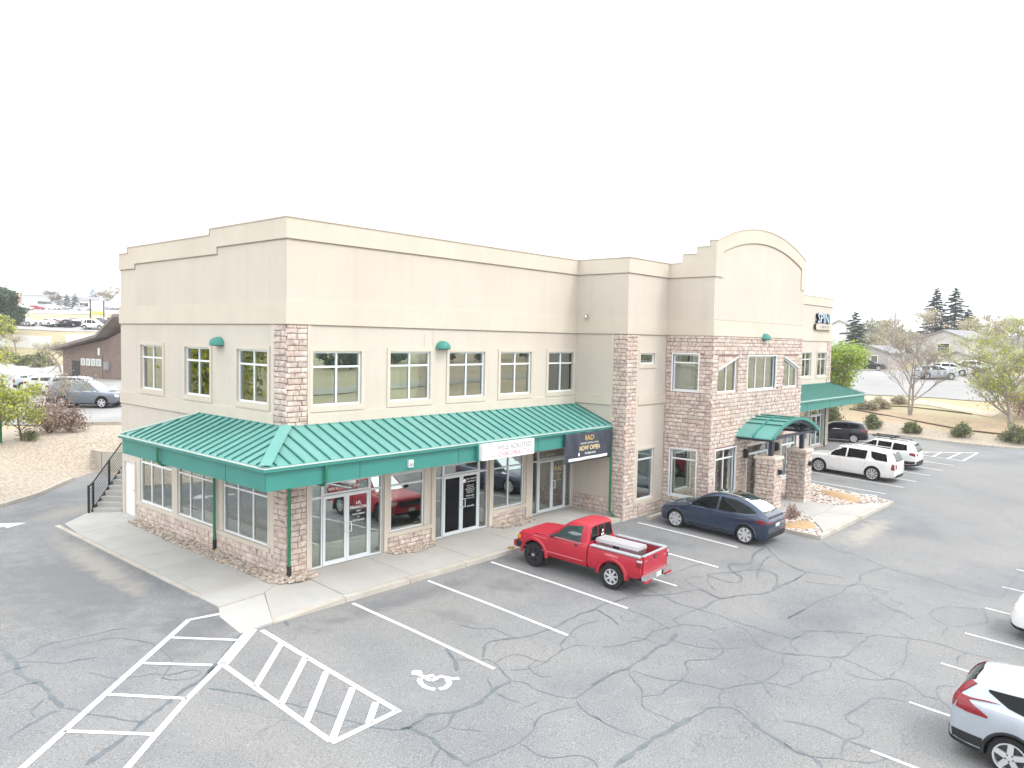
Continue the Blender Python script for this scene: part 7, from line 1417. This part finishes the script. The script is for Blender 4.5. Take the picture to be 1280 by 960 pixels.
# ---------------------------------------------------------------- buildings and things far off
BR = pm('brown_siding', (.20, .145, .12), (.23, .17, .145), 1.5, .9); GR_ = pm('grey_siding', (.50, .48, .46), (.54, .52, .50), 2, .9); WH = pm('white_siding', (.74, .75, .77), (.70, .71, .74), 1, .8); RFG = pm('grey_roof', (.24, .245, .26), (.29, .29, .30), 1.2, .9); RFB = pm('brown_roof', (.20, .165, .15), (.25, .21, .19), 1.2, .9); DW = glass('far_window_glass', .12, (0, 0, 0), see=False, body=(.03, .04, .05))
def hall(name, p, rz, w_, d_, hh, rh, wm, rm_, label, cat='building', wins=(), eave=.4, base_drop=1.5, dz=0, axis_='x'):
    """gabled house: front face at local y=0 looking to -y, ridge along local y ('y') or x ('x')"""
    o = empty(name, (p[0], p[1], hz(p[0], p[1])+dz), (0, 0, rz), label=label, category=cat); mb = MB(); mb.box(-w_/2, w_/2, 0, d_, -base_drop, hh)
    if axis_ == 'y': mb.add([(-w_/2, 0, hh), (w_/2, 0, hh), (0, 0, hh+rh), (-w_/2, d_, hh), (w_/2, d_, hh), (0, d_, hh+rh)], [(0, 1, 2), (5, 4, 3)])
    else: mb.add([(-w_/2, 0, hh), (-w_/2, d_, hh), (-w_/2, d_/2, hh+rh), (w_/2, 0, hh), (w_/2, d_, hh), (w_/2, d_/2, hh+rh)], [(0, 1, 2), (5, 4, 3)])
    mb.build('wall', wm, o); rb_ = MB()
    if axis_ == 'y':
        for s_ in (-1, 1): k = eave*rh/(w_/2); rb_.add([(0, -eave, hh+rh+.05), (s_*(w_/2+eave), -eave, hh-k+.05), (s_*(w_/2+eave), d_+eave, hh-k+.05), (0, d_+eave, hh+rh+.05), (0, -eave, hh+rh+.22), (s_*(w_/2+eave), -eave, hh-k+.22), (s_*(w_/2+eave), d_+eave, hh-k+.22), (0, d_+eave, hh+rh+.22)], [(0, 1, 2, 3), (4, 7, 6, 5), (0, 4, 5, 1), (1, 5, 6, 2), (2, 6, 7, 3)])
    else:
        for s_ in (0, 1):
            y0 = -eave if s_ == 0 else d_+eave; k = eave*rh/(d_/2); rb_.add([(-w_/2-eave, d_/2, hh+rh+.05), (w_/2+eave, d_/2, hh+rh+.05), (w_/2+eave, y0, hh-k+.05), (-w_/2-eave, y0, hh-k+.05), (-w_/2-eave, d_/2, hh+rh+.22), (w_/2+eave, d_/2, hh+rh+.22), (w_/2+eave, y0, hh-k+.22), (-w_/2-eave, y0, hh-k+.22)], [(0, 1, 2, 3), (4, 7, 6, 5), (0, 3, 7, 4), (1, 5, 6, 2), (2, 6, 7, 3)])
    fixn(rb_.build('roof', rm_, o))
    for x_, z_, ww_, wh_ in wins:
        fm = MB(); fm.box(x_-ww_/2-.1, x_+ww_/2+.1, -.06, .02, z_-wh_/2-.1, z_+wh_/2+.1); f_ = fm.build('window', MT['white'], o); pm_ = MB(); pm_.box(x_-ww_/2, x_+ww_/2, -.075, -.061, z_-wh_/2, z_+wh_/2); pm_.build('pane', DW, f_)
    return o
def facing(p): return math.atan2(p[1]-CAM.y, p[0]-CAM.x)-math.pi/2
# brown hall behind the left end: long eave wall then a steep gable
p0 = at(79, 470, 91); p1 = at(158, 468, 84); ex = Vector((p1.x-p0.x, p1.y-p0.y, 0)); Lw = ex.length; rzb = math.atan2(ex.y, ex.x); zb_ = hz(p0.x, p0.y)
bb = empty('brown_building', (p0.x, p0.y, zb_), (0, 0, rzb), label='brown low-roofed building with a row of white windows behind the left end', category='building')
zt = lambda v, d: 6.97+(414-v)*d/956.-zb_
mb = MB(); H1 = zt(437, 91); Lq = Lw*1.25; xg = Lw*.70
mb.add([(0, 0, -2), (Lq, 0, -2), (Lq, 0, zt(400, 84)), (xg, 0, zt(424, 86)), (0, 0, H1)]+[(0, 14, -2), (Lq, 14, -2), (Lq, 14, zt(400, 84)), (xg, 14, zt(424, 86)), (0, 14, H1)], [(0, 1, 2, 3, 4), (9, 8, 7, 6, 5), (0, 4, 9, 5), (3, 2, 7, 8), (4, 3, 8, 9)]); mb.build('wall', BR, bb)
rp = [(-.8, H1-.15), (xg-.1, zt(424, 86)+.25), (Lw*.97, zt(402, 84)+.6)]; mb = MB()
for (a, za), (b, zb2) in zip(rp, rp[1:]): mb.add([(a, -1.2, za), (b, -1.2, zb2), (b, 15, zb2+.4), (a, 15, za+.4), (a, -1.2, za+.32), (b, -1.2, zb2+.32), (b, 15, zb2+.72), (a, 15, za+.72)], [(0, 1, 2, 3), (4, 7, 6, 5), (0, 4, 5, 1), (1, 5, 6, 2), (0, 3, 7, 4)])
mb.build('roof', RFB, bb)
sc = Lw/79.
fx = lambda u: (u-79)*sc
for u0, u1 in ((103.5, 108.5), (110, 115), (116.5, 121.5), (123, 128.5)):
    fm = MB(); fm.box(fx(u0), fx(u1), -.08, 0, zt(456, 89), zt(447.5, 89)); f_ = fm.build('window', MT['white'], bb); g_ = MB(); g_.box(fx(u0)+.15, fx(u1)-.15, -.1, -.081, zt(455, 89), zt(448.5, 89)); g_.build('pane', pm('pale_pane', (.45, .5, .47), rough=.2), f_)
mb = MB(); mb.box(fx(91.5), fx(101), -.06, 0, zt(472, 90), zt(450.5, 90)); mb.build('door', MT['black'], bb)
mb = MB(); mb.box(fx(133), fx(139), -.22, 0, zt(461, 87), zt(451, 87)); mb.build('window_unit', RFG, bb)
mb = MB(); mb.box(fx(129), fx(130.2), -.08, 0, zt(484, 87), zt(444, 87), RFB); mb.box(fx(125), fx(127), -.1, 0, zt(443, 88), zt(434, 88), MT['white']); mb.build('wall_trim', None, bb)
mb = MB(); mb.box(-.1, fx(150), -.05, 0, zt(440, 88), zt(439.2, 88)); mb.build('siding_seam', RFB, bb)
# white metal hall on the hill, tank-like white wall, road sign
p = at(76, 388, 330); hall('white_hall', (p.x, p.y), facing(p)+.08, 27, 16, 5.6, 3.4, pm('hall_siding', (.50, .55, .60), rough=.7), pm('hall_roof', (.56, .62, .68), rough=.5), 'large white metal hall on the hill behind the dealer rows', wins=((-6, 2.4, 5, 1.2),), axis_='x')
p = at(112, 388, 320); hall('white_annexe', (p.x, p.y), facing(p)-.05, 10, 12, 3.4, 1.6, WH, RFG, 'low white annexe with dark openings right of the white hall', wins=((-2, 1.6, 3, 1.6), (3, 1.6, 2, 1.6)), axis_='x')
p = at(146, 390, 300); hall('white_shed', (p.x, p.y), facing(p), 11, 10, 3.0, 1.2, WH, WH, 'low white shed right of the large bare tree', axis_='x')
p = at(34, 384, 520); hall('red_roof_building', (p.x, p.y), facing(p), 12, 14, 4.5, 3, pm('brick_far', (.42, .22, .16), rough=.9), pm('red_roof_far', (.42, .20, .13), rough=.9), 'brick red building peeping over the pine on the far hill', axis_='x')
p = at(76, 372, 400); hall('brown_cupola_building', (p.x, p.y), facing(p), 6, 6, 7.5, 2.2, RFB, RFB, 'small brown gable showing above the white hall roof', axis_='y')
wp0, wp1 = at(-20, 432, 122), at(64, 434, 122)
def fence(a, b, h0, label, m, n_, pan='fence_panel', cat='fence', th=.08, z0=-.2):
    o = empty('fence', (a.x, a.y, hz(a.x, a.y)), label=label, category=cat); 
    for i in range(n_):
        q0 = Vector(a).lerp(Vector(b), i/n_); q1 = Vector(a).lerp(Vector(b), (i+.985)/n_); q0.z = hz(q0.x, q0.y); q1.z = hz(q1.x, q1.y); mb = MB(); L0 = Vector(o.location)
        mb.bar(q0-L0+Vector((0, 0, h0/2+z0/2)), q1-L0+Vector((0, 0, h0/2+z0/2)), th, h0-z0); mb.build(pan, m, o)
    return o
fence(wp0, wp1, 2.0, 'long white panel wall beyond the yard at the left', WH, 8, 'wall_panel', 'wall')
fence(at(85, 425, 128), at(118, 423, 128), 1.3, 'low white tanks lying behind the brown building', WH, 3, 'tank', 'tank', 1.2)
mb = MB(); 
q = Vector(gnd(121.5, 400, 165)); rs = empty('roadside_sign', tuple(q), (0, 0, facing(q)), label='two-post roadside sign with a white board and a yellow strip among the dealer cars', category='sign')
mb = MB(); mb.box(-1.4, -1.15, -.1, .1, -1, 4.1); mb.build('post', MT['black'], rs); mb = MB(); mb.box(1.15, 1.4, -.1, .1, -1, 3.9); mb.build('post', MT['black'], rs)
mb = MB(); mb.box(-1.15, 1.15, -.08, .08, 2.1, 3.7); mb.build('board', MT['white'], rs); mb = MB(); mb.box(-1.15, 1.15, -.06, .06, .9, 1.5); mb.build('strip', pm('sign_yellow', (.8, .62, .12)), rs)
# right: houses
def house_at(name, u, v, d, turn, *a, **k): p = at(u, v, d); return hall(name, (p.x, p.y), facing(p)+turn, *a, **k)
house_at('grey_house', 1178, 462, 120, -.42, 6.6, 9.5, 4.7, 1.25, GR_, RFG, 'grey gabled house with white trim and one dark upper window', 'house', wins=((0, 3.2, 1.7, 1.5), ), axis_='y')
house_at('grey_porch', 1196, 461, 117.5, -.42, 4.4, 3, 1.9, .7, GR_, RFG, 'low grey porch in front of the grey house', 'porch', axis_='y')
house_at('grey_shed', 1087, 462, 115, -.35, 5.2, 6, 2.5, .9, pm('taupe_siding', (.40, .38, .38), rough=.9), RFG, 'low taupe shed with a white framed door behind the lime tree', 'shed', wins=((-.9, 1.3, .8, 1.9), (.6, 1.3, .9, 1.5)), axis_='y')
house_at('white_house', 1090, 450, 152, -.3, 7.5, 8, 4.6, 2.3, WH, RFG, 'tall white house with a small dark window behind the shed', 'house', wins=((1.6, 2.6, .8, 1.3), (-1.5, 4.0, .8, .8)), axis_='y')
house_at('white_house', 1047, 450, 178, -.3, 7.5, 8, 6.4, 2.0, WH, RFG, 'white house just right of the building end behind the spruce', 'house', wins=((.5, 3, .9, 1.4),), axis_='y')
house_at('white_house', 1122, 452, 160, -.2, 10, 8, 3.6, 2.2, WH, RFG, 'wide white house between the bare trees', 'house', wins=((-2, 2, 1.4, 1.2), (2, 2, 1.4, 1.2)), axis_='x')
house_at('white_house', 1250, 456, 150, .1, 11, 8, 3.4, 2.0, WH, RFG, 'white house behind the yellow-green tree at right', 'house', wins=((-2, 2, 1.4, 1.2),), axis_='x')
ft = fence(at(1168, 459, 112), at(1189, 459, 112), 1.05, 'short orange wooden fence before the grey house', pm('orange_wood', (.62, .36, .15), rough=.8), 9, 'board', th=.06)
q = Vector(gnd(1169, 456, 113)); uc = empty('pale_gazebo', tuple(q), label='small pale canopy roof behind the orange fence', category='gazebo'); mb = MB(); mb.add([(-1.5, -1.2, 1.7), (1.5, -1.2, 1.7), (1.5, 1.2, 1.7), (-1.5, 1.2, 1.7), (0, 0, 2.3)], [(0, 1, 4), (1, 2, 4), (2, 3, 4), (3, 0, 4), (3, 2, 1, 0)]); mb.build('roof', MT['cream'], uc)
for x_, y_ in ((-1.3, -1), (1.3, -1), (1.3, 1), (-1.3, 1)): mb = MB(); mb.bar((x_, y_, -.3), (x_, y_, 1.7), .12, .12); mb.build('post', MT['white'], uc)
q = Vector(gnd(1, 592, 39)); mb = MB(); mb.box(-.07, .07, -.07, .07, -.2, 1.45, MT['pipe']); mb.box(-.08, .08, -.08, .08, 1.45, 1.52, MT['pipe']); o = mb.build('green_post', None, loc=tuple(q)); tag(o, 'dark green square post at the left edge beside the driveway', 'post')
# utility pole
q = Vector(gnd(1116, 455, 130)); up_ = empty('utility_pole', tuple(q), label='thin grey utility pole with a crossarm behind the bare tree', category='utility pole'); mb = MB(); mb.tube([(0, 0, -.5), (0, 0, 9.2)], [.14, .10], 7); mb.build('pole', BKP, up_); mb = MB(); mb.bar((-1.1, .3, 8.4), (1.1, -.3, 8.4), .1, .1); mb.build('crossarm', BKP, up_)

# ---------------------------------------------------------------- thin bright air
hzm = bpy.data.materials.new('haze'); hzm.use_nodes = True; n = hzm.node_tree
for x in list(n.nodes):
    if x.type != 'OUTPUT_MATERIAL': n.nodes.remove(x)
pv = node(n, 'ShaderNodeVolumePrincipled'); pv.inputs['Density'].default_value = .0006; pv.inputs['Color'].default_value = (.97, .98, 1, 1); pv.inputs['Anisotropy'].default_value = .2
n.links.new(pv.outputs[0], n.nodes['Material Output'].inputs['Volume'])
mb = MB(); mb.box(-905, 1505, -905, 1505, float(GZ.min())-1.2, max(float(GZ.max())+3, 34)); hb_ = mb.build('haze', hzm, kind='stuff')
tag(hb_, 'thin pale haze filling the air over the whole place', 'haze')
